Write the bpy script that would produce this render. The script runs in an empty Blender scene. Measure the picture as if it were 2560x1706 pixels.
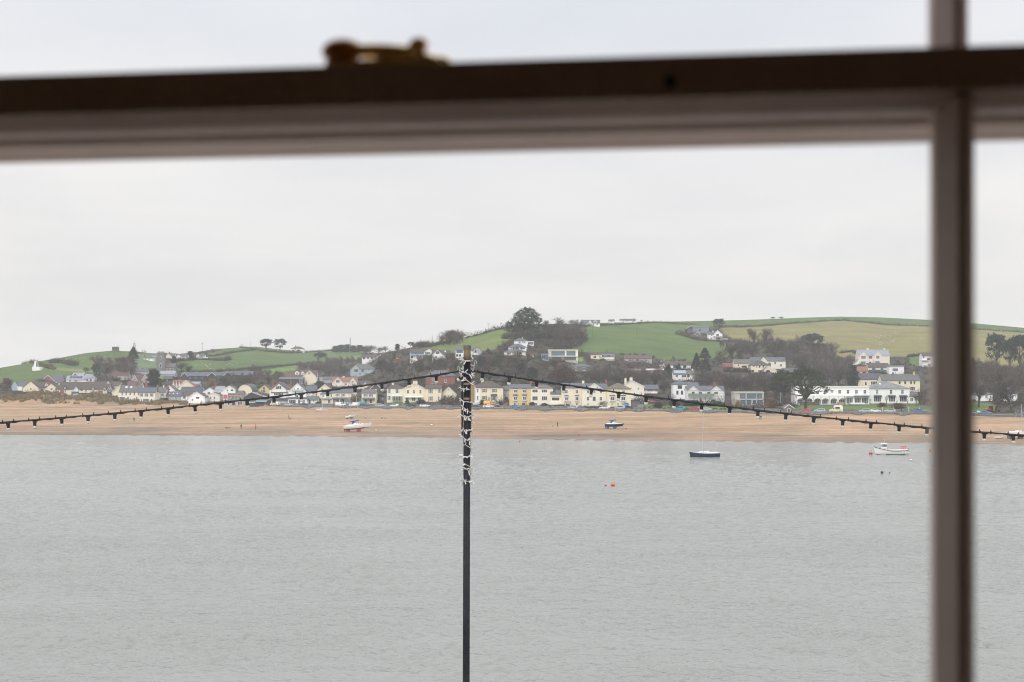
import bpy, math, random
import numpy as np
from mathutils import Vector, Matrix, noise as mnoise

scene = bpy.context.scene
col = scene.collection
R = random.Random(7)

# ------------------------------------------------------------------ camera
F = 2560 * 50 / 36.0          # focal length in photograph pixels
YH = 940.0                    # horizon row
H = 20.0                      # eye height above the water
cam_data = bpy.data.cameras.new('camera')
cam = bpy.data.objects.new('camera', cam_data)
col.objects.link(cam)
cam.location = (0, 0, H)
cam.rotation_euler = (math.radians(90), 0, 0)
cam_data.lens = 50
cam_data.sensor_width = 36
cam_data.shift_y = (YH - 853) / 2560.0
cam_data.clip_start = 0.05
cam_data.clip_end = 20000
cam_data.dof.use_dof = True
cam_data.dof.focus_distance = 110
cam_data.dof.aperture_fstop = 7.5
cam_data.dof.aperture_blades = 0
scene.camera = cam

# ------------------------------------------------------------------ world (overcast) and sun
SUN_EL, SUN_AZ = 31.0, 196.0   # azimuth measured clockwise from +Y: behind the viewer, a little to the left
world = bpy.data.worlds.new('World')
scene.world = world
world.use_nodes = True
nt = world.node_tree
for n in list(nt.nodes): nt.nodes.remove(n)
N = nt.nodes.new; Lk = nt.links.new
out = N('ShaderNodeOutputWorld'); bg = N('ShaderNodeBackground')
sky = N('ShaderNodeTexSky'); sky.sky_type = 'NISHITA'; sky.sun_disc = False
sky.sun_elevation = math.radians(SUN_EL); sky.sun_rotation = math.radians(SUN_AZ)
sky.air_density = 1.0; sky.dust_density = 3.0
sk = N('ShaderNodeVectorMath'); sk.operation = 'SCALE'; sk.inputs['Scale'].default_value = 0.10
Lk(sky.outputs[0], sk.inputs[0])
tc = N('ShaderNodeTexCoord'); sep = N('ShaderNodeSeparateXYZ'); Lk(tc.outputs['Generated'], sep.inputs[0])
# cloud sheet seen in perspective: direction projected to a plane overhead
den = N('ShaderNodeMath'); den.operation = 'ADD'; den.inputs[1].default_value = 0.10
ab = N('ShaderNodeMath'); ab.operation = 'ABSOLUTE'; Lk(sep.outputs[2], ab.inputs[0]); Lk(ab.outputs[0], den.inputs[0])
dv = N('ShaderNodeVectorMath'); dv.operation = 'DIVIDE'
cmb = N('ShaderNodeCombineXYZ')
for i in range(3): Lk(den.outputs[0], cmb.inputs[i])
Lk(tc.outputs['Generated'], dv.inputs[0]); Lk(cmb.outputs[0], dv.inputs[1])
nz = N('ShaderNodeTexNoise'); nz.inputs['Scale'].default_value = 0.75; nz.inputs['Detail'].default_value = 5; nz.inputs['Roughness'].default_value = 0.5
Lk(dv.outputs[0], nz.inputs['Vector'])
ramp = N('ShaderNodeValToRGB')
ramp.color_ramp.elements[0].position = 0.34; ramp.color_ramp.elements[0].color = (0.70, 0.715, 0.755, 1)
ramp.color_ramp.elements[1].position = 0.66; ramp.color_ramp.elements[1].color = (0.97, 0.945, 0.925, 1)
Lk(nz.outputs[0], ramp.inputs[0])
# gentle change with height: paler, warmer veil low down, cooler above
mr = N('ShaderNodeMapRange'); mr.inputs[1].default_value = 0.0; mr.inputs[2].default_value = 0.30; Lk(sep.outputs[2], mr.inputs[0])
veil = N('ShaderNodeValToRGB')
veil.color_ramp.elements[0].position = 0.0; veil.color_ramp.elements[0].color = (0.90, 0.85, 0.832, 1)
veil.color_ramp.elements[1].position = 1.0; veil.color_ramp.elements[1].color = (0.77, 0.825, 0.925, 1)
e = veil.color_ramp.elements.new(0.45); e.color = (0.945, 0.908, 0.892, 1)
Lk(mr.outputs[0], veil.inputs[0])
mx = N('ShaderNodeMix'); mx.data_type = 'RGBA'; mx.inputs[0].default_value = 0.46
Lk(veil.outputs[0], mx.inputs[6]); Lk(ramp.outputs[0], mx.inputs[7])
mx2 = N('ShaderNodeMix'); mx2.data_type = 'RGBA'; mx2.inputs[0].default_value = 0.9
Lk(sk.outputs[0], mx2.inputs[6]); Lk(mx.outputs[2], mx2.inputs[7])
# an overcast sky brightens smoothly towards the zenith
zen = N('ShaderNodeMapRange'); zen.interpolation_type = 'SMOOTHSTEP'; zen.inputs[1].default_value = 0.20; zen.inputs[2].default_value = 1.0; zen.inputs[3].default_value = 1.0; zen.inputs[4].default_value = 2.5
Lk(sep.outputs[2], zen.inputs[0]); zs_ = N('ShaderNodeVectorMath'); zs_.operation = 'SCALE'; Lk(mx2.outputs[2], zs_.inputs[0]); Lk(zen.outputs[0], zs_.inputs['Scale'])
Lk(zs_.outputs[0], bg.inputs[0]); bg.inputs[1].default_value = 1.05
Lk(bg.outputs[0], out.inputs[0])

sun_data = bpy.data.lights.new('sun', 'SUN')
sun_data.energy = 1.5; sun_data.angle = math.radians(22); sun_data.color = (1.0, 0.97, 0.92)
sun = bpy.data.objects.new('sun', sun_data); col.objects.link(sun)
el, az = math.radians(SUN_EL), math.radians(SUN_AZ)
to_sun = Vector((math.sin(az) * math.cos(el), math.cos(az) * math.cos(el), math.sin(el)))
sun.rotation_euler = (-to_sun).to_track_quat('-Z', 'Y').to_euler()
sun.location = (0, -50, 200)

vs = scene.view_settings
vs.view_transform = 'Standard'; vs.look = 'None'; vs.gamma = 1.0; vs.exposure = 0.0; vs.use_curve_mapping = False
cy = scene.cycles
cy.use_denoising = True
cy.max_bounces = 6; cy.diffuse_bounces = 3; cy.glossy_bounces = 3; cy.transparent_max_bounces = 12; cy.volume_bounces = 1
cy.use_adaptive_sampling = False
cy.sample_clamp_indirect = 4
cy.filter_width = 1.05

# ------------------------------------------------------------------ helpers
class MB:
    """collects faces for ONE mesh"""
    def __init__(self): self.v = []; self.f = []; self.m = []
    def add(self, vs, fs, m=0):
        o = len(self.v); self.v += [tuple(p) for p in vs]
        self.f += [tuple(i + o for i in f) for f in fs]; self.m += [m] * len(fs); return self
    def box(self, x0, x1, y0, y1, z0, z1, m=0):
        return self.add([(x0,y0,z0),(x1,y0,z0),(x1,y1,z0),(x0,y1,z0),(x0,y0,z1),(x1,y0,z1),(x1,y1,z1),(x0,y1,z1)],
            [(0,3,2,1),(4,5,6,7),(0,1,5,4),(1,2,6,5),(2,3,7,6),(3,0,4,7)], m)
    def prism(self, prof, a0, a1, axis='x', m=0):
        """profile extruded: axis x -> profile in (y,z); axis y -> profile in (x,z); axis z -> (x,y)"""
        n = len(prof)
        if axis == 'x': P = [(a0,p,q) for p,q in prof] + [(a1,p,q) for p,q in prof]
        elif axis == 'y': P = [(p,a0,q) for p,q in prof] + [(p,a1,q) for p,q in prof]
        else: P = [(p,q,a0) for p,q in prof] + [(p,q,a1) for p,q in prof]
        fs = [tuple(range(n)), tuple(reversed(range(n, 2*n)))] + [(i, i+n, (i+1) % n + n, (i+1) % n) for i in range(n)]
        return self.add(P, fs, m)
    def tube(self, pts, rad, n=6, m=0, cap=True):
        pts = [Vector(p) for p in pts]
        if not hasattr(rad, '__len__'): rad = [rad] * len(pts)
        ring = []
        for i, p in enumerate(pts):
            d = (pts[min(i+1, len(pts)-1)] - pts[max(i-1, 0)])
            d = d.normalized() if d.length > 1e-9 else Vector((0,0,1))
            u = d.cross(Vector((0,0,1)) if abs(d.z) < .95 else Vector((1,0,0))).normalized(); w = d.cross(u)
            ring.append([p + (u*math.cos(2*math.pi*k/n) + w*math.sin(2*math.pi*k/n))*rad[i] for k in range(n)])
        vs = [q for r in ring for q in r]; fs = []
        for i in range(len(pts)-1):
            for k in range(n): fs.append((i*n+k, i*n+(k+1)%n, (i+1)*n+(k+1)%n, (i+1)*n+k))
        if cap: fs.append(tuple(reversed(range(n)))); fs.append(tuple(range((len(pts)-1)*n, len(pts)*n)))
        return self.add(vs, fs, m)
    def lathe(self, prof, n=10, c=(0,0,0), m=0):
        """profile [(r,z)] turned about z"""
        vs = [(c[0]+r*math.cos(2*math.pi*k/n), c[1]+r*math.sin(2*math.pi*k/n), c[2]+z) for r, z in prof for k in range(n)]
        fs = [(i*n+k, i*n+(k+1)%n, (i+1)*n+(k+1)%n, (i+1)*n+k) for i in range(len(prof)-1) for k in range(n)]
        fs.append(tuple(reversed(range(n)))); fs.append(tuple(range((len(prof)-1)*n, len(prof)*n)))
        return self.add(vs, fs, m)
    def ball(self, c, r, n=8, sq=(1,1,1), m=0):
        prof = [(max(1e-3, math.sin(math.pi*i/n)), -math.cos(math.pi*i/n)) for i in range(n+1)]
        o = len(self.v); self.lathe(prof, n, (0,0,0), m)
        for i in range(o, len(self.v)):
            p = self.v[i]; self.v[i] = (c[0]+p[0]*r*sq[0], c[1]+p[1]*r*sq[1], c[2]+p[2]*r*sq[2])
        return self
    def mesh(self, name, mats, smooth=False):
        me = bpy.data.meshes.new(name); me.from_pydata(self.v, [], self.f)
        for m in (mats if isinstance(mats, (list, tuple)) else [mats]): me.materials.append(m)
        if any(self.m): me.polygons.foreach_set('material_index', self.m)
        if smooth: me.polygons.foreach_set('use_smooth', [True]*len(self.f))
        me.update(); return me

def ob(name, me, parent=None, loc=(0,0,0)):
    o = bpy.data.objects.new(name, me); col.objects.link(o); o.location = loc
    if parent is not None: o.parent = parent
    return o
def build(name, mb, mats, parent=None, loc=(0,0,0), smooth=False):
    return ob(name, mb.mesh(name, mats, smooth), parent, loc)
LABELS = {}
def tag(o, label, cat, group=None):
    o['label'] = label; o['category'] = cat
    if group: o['group'] = group
    LABELS.setdefault(label, []).append((o.name, group)); return o
def thing(name, label, cat, loc=(0,0,0), rz=0, group=None):
    o = bpy.data.objects.new(name, None); col.objects.link(o); o.location = loc; o.rotation_euler = (0,0,rz)
    o.empty_display_size = 0.3
    return tag(o, label, cat, group)
def structure(o): o['kind'] = 'structure'; return o
def stuff(o, label, cat): o['kind'] = 'stuff'; o['label'] = label; o['category'] = cat; return o
def copy_tree(o, parent=None):
    c = o.copy(); col.objects.link(c); c.parent = parent
    for ch in list(o.children): copy_tree(ch, c)
    return c

def tri_mesh(name, verts, faces, mats, cols=None, midx=None, smooth=False):
    """fast mesh from numpy arrays; faces (n,k)"""
    me = bpy.data.meshes.new(name); verts = np.asarray(verts, np.float32); faces = np.asarray(faces, np.int32)
    k = faces.shape[1]
    me.vertices.add(len(verts)); me.vertices.foreach_set('co', verts.ravel())
    me.loops.add(faces.size); me.loops.foreach_set('vertex_index', faces.ravel())
    me.polygons.add(len(faces)); me.polygons.foreach_set('loop_start', np.arange(0, faces.size, k, dtype=np.int32))
    try: me.polygons.foreach_set('loop_total', np.full(len(faces), k, np.int32))
    except Exception: pass
    for m in (mats if isinstance(mats, (list, tuple)) else [mats]): me.materials.append(m)
    if midx is not None: me.polygons.foreach_set('material_index', np.asarray(midx, np.int32))
    if cols is not None:
        at = me.color_attributes.new('Col', 'FLOAT_COLOR', 'POINT')
        c4 = np.ones((len(verts), 4), np.float32); c4[:, :3] = cols; at.data.foreach_set('color', c4.ravel())
    if smooth: me.polygons.foreach_set('use_smooth', np.ones(len(faces), bool))
    me.update(calc_edges=True); me.validate(); return me

MATS = {}
def mat(name, c, rough=0.8, var=0.15, scale=3.0, metal=0.0, spec=0.3, bump=0.0, attr=False, rnd=0.0):
    """procedural material: base colour with soft blotches (and per-object variation if rnd)"""
    if name in MATS: return MATS[name]
    m = bpy.data.materials.new(name); m.use_nodes = True; t = m.node_tree; b = t.nodes['Principled BSDF']
    b.inputs['Roughness'].default_value = rough; b.inputs['Metallic'].default_value = metal
    b.inputs['Specular IOR Level'].default_value = spec
    n = t.nodes.new('ShaderNodeTexNoise'); n.inputs['Scale'].default_value = scale; n.inputs['Detail'].default_value = 6; n.inputs['Roughness'].default_value = 0.6
    tcn = t.nodes.new('ShaderNodeTexCoord'); t.links.new(tcn.outputs['Object'], n.inputs['Vector'])
    mrn = t.nodes.new('ShaderNodeMapRange'); mrn.inputs[1].default_value = 0.3; mrn.inputs[2].default_value = 0.7
    mrn.inputs[3].default_value = 1 - var; mrn.inputs[4].default_value = 1 + var; t.links.new(n.outputs[0], mrn.inputs[0])
    mul = t.nodes.new('ShaderNodeVectorMath'); mul.operation = 'SCALE'
    if attr:
        a = t.nodes.new('ShaderNodeVertexColor'); a.layer_name = 'Col'; t.links.new(a.outputs[0], mul.inputs[0])
    else: mul.inputs[0].default_value = c[:3]
    last = mrn.outputs[0]
    if rnd:
        oi = t.nodes.new('ShaderNodeObjectInfo'); m2 = t.nodes.new('ShaderNodeMapRange'); m2.inputs[3].default_value = 1-rnd; m2.inputs[4].default_value = 1+rnd
        t.links.new(oi.outputs['Random'], m2.inputs[0]); mm = t.nodes.new('ShaderNodeMath'); mm.operation = 'MULTIPLY'
        t.links.new(last, mm.inputs[0]); t.links.new(m2.outputs[0], mm.inputs[1]); last = mm.outputs[0]
    t.links.new(last, mul.inputs['Scale']); t.links.new(mul.outputs[0], b.inputs['Base Color'])
    if bump:
        bp = t.nodes.new('ShaderNodeBump'); bp.inputs['Strength'].default_value = bump; bp.inputs['Distance'].default_value = 0.05
        t.links.new(n.outputs[0], bp.inputs['Height']); t.links.new(bp.outputs[0], b.inputs['Normal'])
    MATS[name] = m; return m

# ------------------------------------------------------------------ terrain profile
X_ = [-1600, -300, 0, 300, 600, 1000, 1460, 2000, 2300, 2560, 3000, 4200]
ROADY = [1003, 1006, 1008, 1010.5, 1015, 1019.5, 1024.5, 1032.5, 1034, 1042, 1050, 1060]
def dr(px): return 15.0 * F / (np.interp(px, X_, ROADY) - YH)       # distance of the beach road
def ds(px): return H * F / (np.interp(px, [-1600, 0, 500, 1000, 1380, 1880, 2060, 2340, 2560, 4200], [1084, 1087.7, 1089.6, 1093.5, 1100, 1104.8, 1106, 1109, 1113, 1125]) - YH)
SKX = [-1600,-600,-200,0,60,150,215,280,330,400,450,490,530,600,640,700,760,800,830,870,900,930,960,1000,1060,1100,1130,1180,1240,1300,1400,1460,1500,1600,1700,1800,1900,2000,2100,2200,2340,2450,2560,2900,4200]
SKY = [936,932,927,920,910,895,883,877,879,885,885,881,874,869,867,874,879,878,873,876,880,884,882,875,862,855,850,840,822,812,810,812,808,805,804,802,799,795,792,794,801,810,820,850,890]
DPX = [-1600,0,280,450,640,850,900,950,1000,1100,1300,1460,1700,2000,2300,2560,4200]
DPV = [1050,1050,1120,1300,1480,1650,1520,1280,1120,1010,1010,1150,1350,1480,1480,1430,1300]
def skyl(px): return np.interp(px, SKX, SKY)
def d1(px): return np.interp(px, DPX, DPV)
def d0(px): return dr(px) + 25
def py0(px): return np.interp(px, X_, ROADY) - 8.0
ZR = 5.2                                                            # road level
def hill_py(px, d):
    t = np.clip((d - d0(px)) / (d1(px) - d0(px)), 0, 1)
    return py0(px) + (skyl(px) - py0(px)) * t * (1.30 - 0.30*t)
def fbm(x, y, sc, seed=0.0):
    return mnoise.fractal(Vector((x/sc, y/sc, seed)), 1.0, 2.0, 3)
def dune_amp(px): return float(np.interp(px, [-1600, 0, 120, 300, 420, 540], [6.0, 5.2, 5.6, 3.0, 0.9, 0.0]))
PAR = {}
def par(px):
    if px not in PAR: PAR[px] = (float(ds(px)), float(dr(px)), float(d0(px)), float(d1(px)), float(py0(px)), float(skyl(px)), dune_amp(px))
    return PAR[px]
def zt(px, d):
    """ground height along image column px at distance d"""
    s, r_, a, b, p0, sk_, am = par(px)
    x = (px - 1280) * d / F
    if d < s: z = -(s - d) * 0.035
    elif d < r_:
        t = (d - s) / (r_ - s); z = 4.7 * (0.85*t + 0.15*t*t) + 0.10*fbm(x, d, 14)*min(1, (d-s)/25)
    elif d <= r_ + 10: z = ZR
    elif d < a:
        t = (d - r_ - 10) / (a - r_ - 10); z0 = H - (p0 - YH) * a / F; z = ZR + (z0 - ZR) * t
    elif d < b:
        t = (d - a) / (b - a); z = H - (p0 + (sk_ - p0) * t * (1.30 - 0.30*t) - YH) * d / F
    else:
        zb = H - (sk_ - YH) * b / F; u = (d - b)
        z = max(6.0, zb - 0.00035*u*u - 0.02*u) if u < 320 else max(6.0, zb - 42.2 - 0.10*(u-320))
    if am > 0.01 and r_ - 45 < d < r_ + 45:
        q = math.exp(-((d - r_ - 4) / 13.0)**2); z += am*q*(0.75 + 0.55*fbm(x, d, 11, 3.3))
    return z
def P(px, d, z): return ((px - 1280) * d / F, d, z)
def py_of(px, d): return YH + (H - zt(px, d)) * F / d
def ground_at(px, py):
    """first distance beyond the shoreline where the ground shows at pixel row py"""
    lo, hi = float(d0(px)), float(d1(px))
    if py > float(py0(px)):
        if py <= YH + (H - ZR) * F / (float(dr(px))):        # between road and first plots
            lo, hi = float(dr(px)), float(d0(px))
        else: lo, hi = float(ds(px)), float(dr(px))
    for _ in range(40):
        m_ = 0.5*(lo + hi)
        if py_of(px, m_) > py: lo = m_
        else: hi = m_
    return 0.5*(lo + hi)
def G(px, py):
    d = ground_at(px, py); return Vector(P(px, d, zt(px, d))), d

GREEN, LIME, TAN, PALEG = (0.076,0.117,0.030), (0.12,0.20,0.035), (0.185,0.162,0.058), (0.105,0.155,0.075)
YGREEN, SCRUB, LAWN, YELG = (0.118,0.15,0.043), (0.052,0.046,0.032), (0.085,0.135,0.035), (0.17,0.18,0.06)
FIELDS = [
 (GREEN, [(-1700,1000),(-1700,880),(0,880),(280,850),(345,870),(332,890),(300,897),(262,903),(245,935),(160,945),(0,962),(-300,975)]),
 (YELG, [(120,918),(180,920),(232,928),(228,931),(150,926)]),
 (PALEG, [(340,900),(345,885),(396,880),(396,920),(345,925)]),
 (GREEN, [(430,925),(455,905),(520,886),(560,874),(640,860),(760,870),(905,870),(905,884),(880,893),(830,905),(742,912),(600,926),(480,930)]),
 (LIME, [(650,926),(742,914),(745,926),(700,936),(655,938)]), (LIME, [(395,940),(420,940),(412,948),(398,950)]),
 (LIME, [(838,896),(902,888),(906,898),(850,902)]),
 (YGREEN, [(1035,866),(1040,855),(1100,845),(1180,832),(1250,815),(1292,820),(1288,842),(1264,856),(1236,875),(1190,880),(1150,884),(1085,884),(1060,874)]),
 (GREEN, [(1462,800),(1740,795),(1742,815),(1692,835),(1745,851),(1838,857),(1850,885),(1800,895),(1722,906),(1660,906),(1630,890),(1560,886),(1450,881),(1400,882),(1405,872),(1455,850),(1470,830)]),
 (GREEN, [(1640,790),(1900,785),(2100,775),(2350,785),(2560,800),(3300,850),(3300,862),(2560,832),(2330,816),(2220,812),(2110,801),(1990,808),(1900,816),(1800,818),(1740,813),(1640,806)]),
 (TAN, [(1800,820),(1910,817),(1990,809),(2110,802),(2210,813),(2330,817),(2560,833),(3300,863),(3300,960),(2560,925),(2440,905),(2340,895),(2240,892),(2150,895),(2095,893),(2060,862),(2000,852),(1960,855),(1850,853),(1812,840)]),
 (LAWN, [(1990,1010),(2290,1009),(2330,1018),(2330,1031),(1990,1031)]), (LAWN, [(1640,1015),(1850,1017),(1850,1026),(1640,1026)]),
 (LAWN, [(955,1003),(1065,1004),(1065,1012),(955,1012)]), (LAWN, [(1470,1016),(1600,1010),(1640,1010),(1630,1019),(1470,1021)]),
 (LAWN, [(2270,893),(2312,893),(2312,916),(2278,916)]), (LAWN, [(2420,1005),(2490,1012),(2490,1030),(2420,1030)]), (LIME, [(1440,893),(1458,893),(1456,905),(1440,905)]),
 (LAWN, [(690,1007),(960,1003),(960,1010),(690,1012)]),
]
def in_poly(x, y, poly):
    ins = np.zeros(x.shape, bool); n = len(poly)
    for i in range(n):
        xa, ya = poly[i]; xb, yb = poly[(i+1) % n]
        if ya == yb: continue
        c = ((ya > y) != (yb > y)) & (x < (xb - xa) * (y - ya) / (yb - ya) + xa); ins ^= c
    return ins
cols_px = np.concatenate([np.arange(-1600, -100, 60), np.arange(-100, 2660, 5), np.arange(2660, 4200, 60)]).astype(float)
rows = []
for px in cols_px:
    s, r_, a, b = float(ds(px)), float(dr(px)), float(d0(px)), float(d1(px))
    dd = np.concatenate([[s-120, s-40, s-12], np.linspace(s-4, r_-46, 80), np.linspace(r_-44, r_-0.02, 26), [r_, r_+10],
         np.linspace(r_+12, a, 12), np.linspace(a+1, b, 150), b + np.array([6, 15, 30, 60, 110, 180, 320, 520, 800, 1150, 1600])])
    rows.append(dd)
rows = np.array(rows); nc, nr = rows.shape
V = np.zeros((nc, nr, 3)); PY = np.zeros((nc, nr))
for i, px in enumerate(cols_px):
    for j in range(nr):
        d = rows[i, j]; z = zt(px, d); V[i, j] = P(px, d, z); PY[i, j] = YH + (H - z) * F / d
PX = np.repeat(cols_px[:, None], nr, 1)
C = np.zeros((nc, nr, 3)); C[:] = SCRUB
wob = np.array([[fbm(V[i,j,0], V[i,j,1], 25, 9.1) for j in range(nr)] for i in range(nc)])
for c, poly in FIELDS: C[in_poly(PX + wob*3, PY + wob*1.5, poly)] = c
beyond = np.arange(nr)[None, :] >= nr - 11
ins = np.broadcast_to(beyond, (nc, nr)); C[ins] = GREEN
SAND, WET, DUNE = np.array((0.335,0.222,0.135)), np.array((0.225,0.163,0.115)), np.array((0.42,0.325,0.20))
tb = (rows - ds(cols_px)[:, None]) / (dr(cols_px) - ds(cols_px))[:, None]
beach = (rows < dr(cols_px)[:, None]) | ((PX < 545) & (rows < dr(cols_px)[:, None] + 18)) | ((PX < 690) & (rows < dr(cols_px)[:, None] + 1))
k = np.clip((tb - 0.04) / 0.34 + 0.5*wob*0.4, 0, 1)[..., None]
band = np.array([[fbm(V[i,j,0]/14.0, V[i,j,1], 5.5, 21.7) + .6*fbm(V[i,j,0]/5.0, V[i,j,1], 2.6, 5.2) if beach[i,j] else 0.0 for j in range(nr)] for i in range(nc)])
sandc = (WET*(1-k) + SAND*k)*(1 + 0.27*band[..., None]*np.array((1.0, 1.1, 1.2)))
pool = np.clip((band - .42)*3, 0, 1)[..., None]*(np.clip(1-np.abs(tb-.45)/.35, 0, 1))[..., None]
sandc = sandc*(1-.45*pool) + np.array((.30,.255,.215))*.45*pool
C[beach] = sandc[beach]
plot = (rows >= dr(cols_px)[:, None]) & (rows < d0(cols_px)[:, None]) & (PX > 545) & np.all(C == SCRUB, axis=2)
C[plot] = (0.11, 0.105, 0.07)
trk = np.array([[fbm(V[i,j,0]/9.0, V[i,j,2]*5.0, 9.0, 31.0) if rows[i,j] > d0(cols_px[i]) else 0.0 for j in range(nr)] for i in range(nc)])
BASEC = C.copy()
C *= (1 + 0.17*wob + 0.22*trk)[..., None]*np.stack([1 + .10*wob, np.ones_like(wob), 1 - .08*trk], -1)
idx = np.arange(nc*nr).reshape(nc, nr)
quads = np.stack([idx[:-1,:-1], idx[1:,:-1], idx[1:,1:], idx[:-1,1:]], -1).reshape(-1, 4)
gm = mat('ground_cover', (1,1,1), 0.92, 0.16, 0.35, attr=True, spec=0.15)
# finer second blotch layer and ripple relief on the ground
t = gm.node_tree; b = t.nodes['Principled BSDF']
n2 = t.nodes.new('ShaderNodeTexNoise'); n2.inputs['Scale'].default_value = 0.9; n2.inputs['Detail'].default_value = 8
mp = t.nodes.new('ShaderNodeMapping'); mp.inputs['Scale'].default_value = (0.25, 1.0, 1.0); tcn = t.nodes.new('ShaderNodeTexCoord')
t.links.new(tcn.outputs['Object'], mp.inputs[0]); t.links.new(mp.outputs[0], n2.inputs['Vector'])
bp = t.nodes.new('ShaderNodeBump'); bp.inputs['Strength'].default_value = 0.5; bp.inputs['Distance'].default_value = 0.25
t.links.new(n2.outputs[0], bp.inputs['Height']); t.links.new(bp.outputs[0], b.inputs['Normal'])
ground = ob('ground', tri_mesh('ground', V.reshape(-1, 3), quads, gm, C.reshape(-1, 3), smooth=True)); structure(ground)

# ------------------------------------------------------------------ water
def water_material():
    m = bpy.data.materials.new('estuary_water'); m.use_nodes = True; t = m.node_tree; b = t.nodes['Principled BSDF']
    b.inputs['Base Color'].default_value = (0.245, 0.247, 0.222, 1); b.inputs['Roughness'].default_value = 0.12; b.inputs['IOR'].default_value = 1.33
    tcn = t.nodes.new('ShaderNodeTexCoord'); L = t.links.new
    def nz(sc, stretch, rot, det, rough=0.55, kind=None):
        mp = t.nodes.new('ShaderNodeMapping'); mp.inputs['Scale'].default_value = (sc*stretch, sc, sc); mp.inputs['Rotation'].default_value = (0, 0, rot)
        L(tcn.outputs['Object'], mp.inputs[0])
        n = t.nodes.new('ShaderNodeTexNoise'); n.inputs['Scale'].default_value = 1; n.inputs['Detail'].default_value = det; n.inputs['Roughness'].default_value = rough
        if kind: n.noise_type = kind
        L(mp.outputs[0], n.inputs['Vector']); return n.outputs[0]
    def mad(a, k, c):
        q = t.nodes.new('ShaderNodeMath'); q.operation = 'MULTIPLY_ADD'; L(a, q.inputs[0]); q.inputs[1].default_value = k
        if c is None: q.inputs[2].default_value = 0
        else: L(c, q.inputs[2])
        return q.outputs[0]
    big = nz(0.24, 0.60, 0.12, 2); mid = nz(1.05, 0.72, -0.08, 3); fine = nz(3.2, 0.8, 0.05, 3)
    h = mad(fine, 0.085, mad(mid, 0.30, mad(big, 0.50, None)))
    # calmer and rougher patches of wind
    g1 = nz(0.022, 0.45, 0.2, 3); g2 = nz(0.13, 0.30, -0.1, 3); gust = mad(g2, 0.45, mad(g1, 0.55, None))
    mr = t.nodes.new('ShaderNodeMapRange'); mr.inputs[1].default_value = 0.38; mr.inputs[2].default_value = 0.62; mr.inputs[3].default_value = 0.35; mr.inputs[4].default_value = 1.0
    L(gust, mr.inputs[0])
    bp = t.nodes.new('ShaderNodeBump'); bp.inputs['Distance'].default_value = 1.7; L(mr.outputs[0], bp.inputs['Strength'])
    L(h, bp.inputs['Height']); L(bp.outputs[0], b.inputs['Normal'])
    return m
wm = water_material()
# wind chop as real relief: a sum of small wave trains, meshed finer where the water is near
wpx = np.concatenate([np.linspace(-2600, -140, 40), np.arange(-120, 2681, 5.5), np.linspace(2700, 5200, 40)])
wd_ = H*F/(np.concatenate([[3600, 3000, 2500, 2200, 2000, 1880, 1800, 1750], np.arange(1722, 1080, -1.15), [1076, 1070]]) - YH)
WX = (wpx[:, None] - 1280)*wd_[None, :]/F; WY = np.broadcast_to(wd_[None, :], WX.shape)
rw = np.random.default_rng(5); WZ = np.zeros(WX.shape)
for k_ in range(60):
    lam = 0.45*(3.4/0.45)**rw.random()**1.1; th = -math.pi/2 + .18 + rw.normal()*.62; kk = 2*math.pi/lam; ph = rw.uniform(0, 6.28)
    wt_ = np.clip(lam/(1.15*np.gradient(wd_))[None, :], .14, 1.0)
    WZ += wt_*(0.054*lam/(2*math.pi))*np.sin(kk*(WX*math.cos(th) + WY*math.sin(th)) + ph)
gu = np.zeros(WX.shape)
for k_ in range(14):
    lam = 18*(160/18)**rw.random(); th = rw.uniform(0, math.pi); kx, ky = 2*math.pi/lam*math.cos(th)*.5, 2*math.pi/lam*math.sin(th)
    gu += np.sin(kx*WX + ky*WY + rw.uniform(0, 6.28))
gu = np.clip(.85 + .13*gu, .4, 1.35); WZ *= gu
WV = np.stack([WX, WY, WZ], -1); n0, n1 = WX.shape
wi = np.arange(n0*n1).reshape(n0, n1); wq = np.stack([wi[:-1,:-1], wi[1:,:-1], wi[1:,1:], wi[:-1,1:]], -1).reshape(-1, 4)
water = ob('water', tri_mesh('water', WV.reshape(-1, 3), wq, wm, smooth=True)); structure(water)
# ------------------------------------------------------------------ building materials
WHITE = mat('white_render', (0.83,0.82,0.80), 0.8, 0.05, 0.6)
CREAM = mat('cream_render', (0.78,0.69,0.52), 0.85, 0.06, 0.6)
PCREAM = mat('pale_cream_render', (0.80,0.745,0.63), 0.85, 0.06, 0.6)
YELLOW = mat('yellow_render', (0.66,0.52,0.26), 0.85, 0.06, 0.6)
PINK = mat('pink_cream_render', (0.78,0.70,0.59), 0.85, 0.06, 0.6)
GREYW = mat('grey_render', (0.40,0.41,0.42), 0.85, 0.08, 0.6)
BLUEW = mat('pale_blue_boards', (0.38,0.45,0.50), 0.8, 0.08, 0.8)
STONE = mat('dark_stone', (0.17,0.155,0.14), 0.9, 0.3, 2.0)
BRICK = mat('red_brick', (0.25,0.105,0.085), 0.9, 0.2, 1.5)
TIMBER = mat('dark_timber', (0.055,0.055,0.06), 0.85, 0.2, 1.2)
SLATE = mat('blue_slate', (0.10,0.108,0.125), 0.7, 0.18, 0.9)
DSLATE = mat('dark_slate', (0.075,0.078,0.09), 0.7, 0.18, 0.9)
BROWN = mat('brown_tile', (0.088,0.072,0.064), 0.85, 0.2, 0.9)
GREYT = mat('grey_tile', (0.125,0.12,0.115), 0.85, 0.2, 0.9)
REDT = mat('red_tile', (0.245,0.118,0.088), 0.85, 0.2, 0.9)
BREDT = mat('brown_red_tile', (0.125,0.078,0.068), 0.85, 0.2, 0.9)
PALER = mat('pale_metal_roof', (0.25,0.27,0.30), 0.6, 0.1, 0.8)
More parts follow.
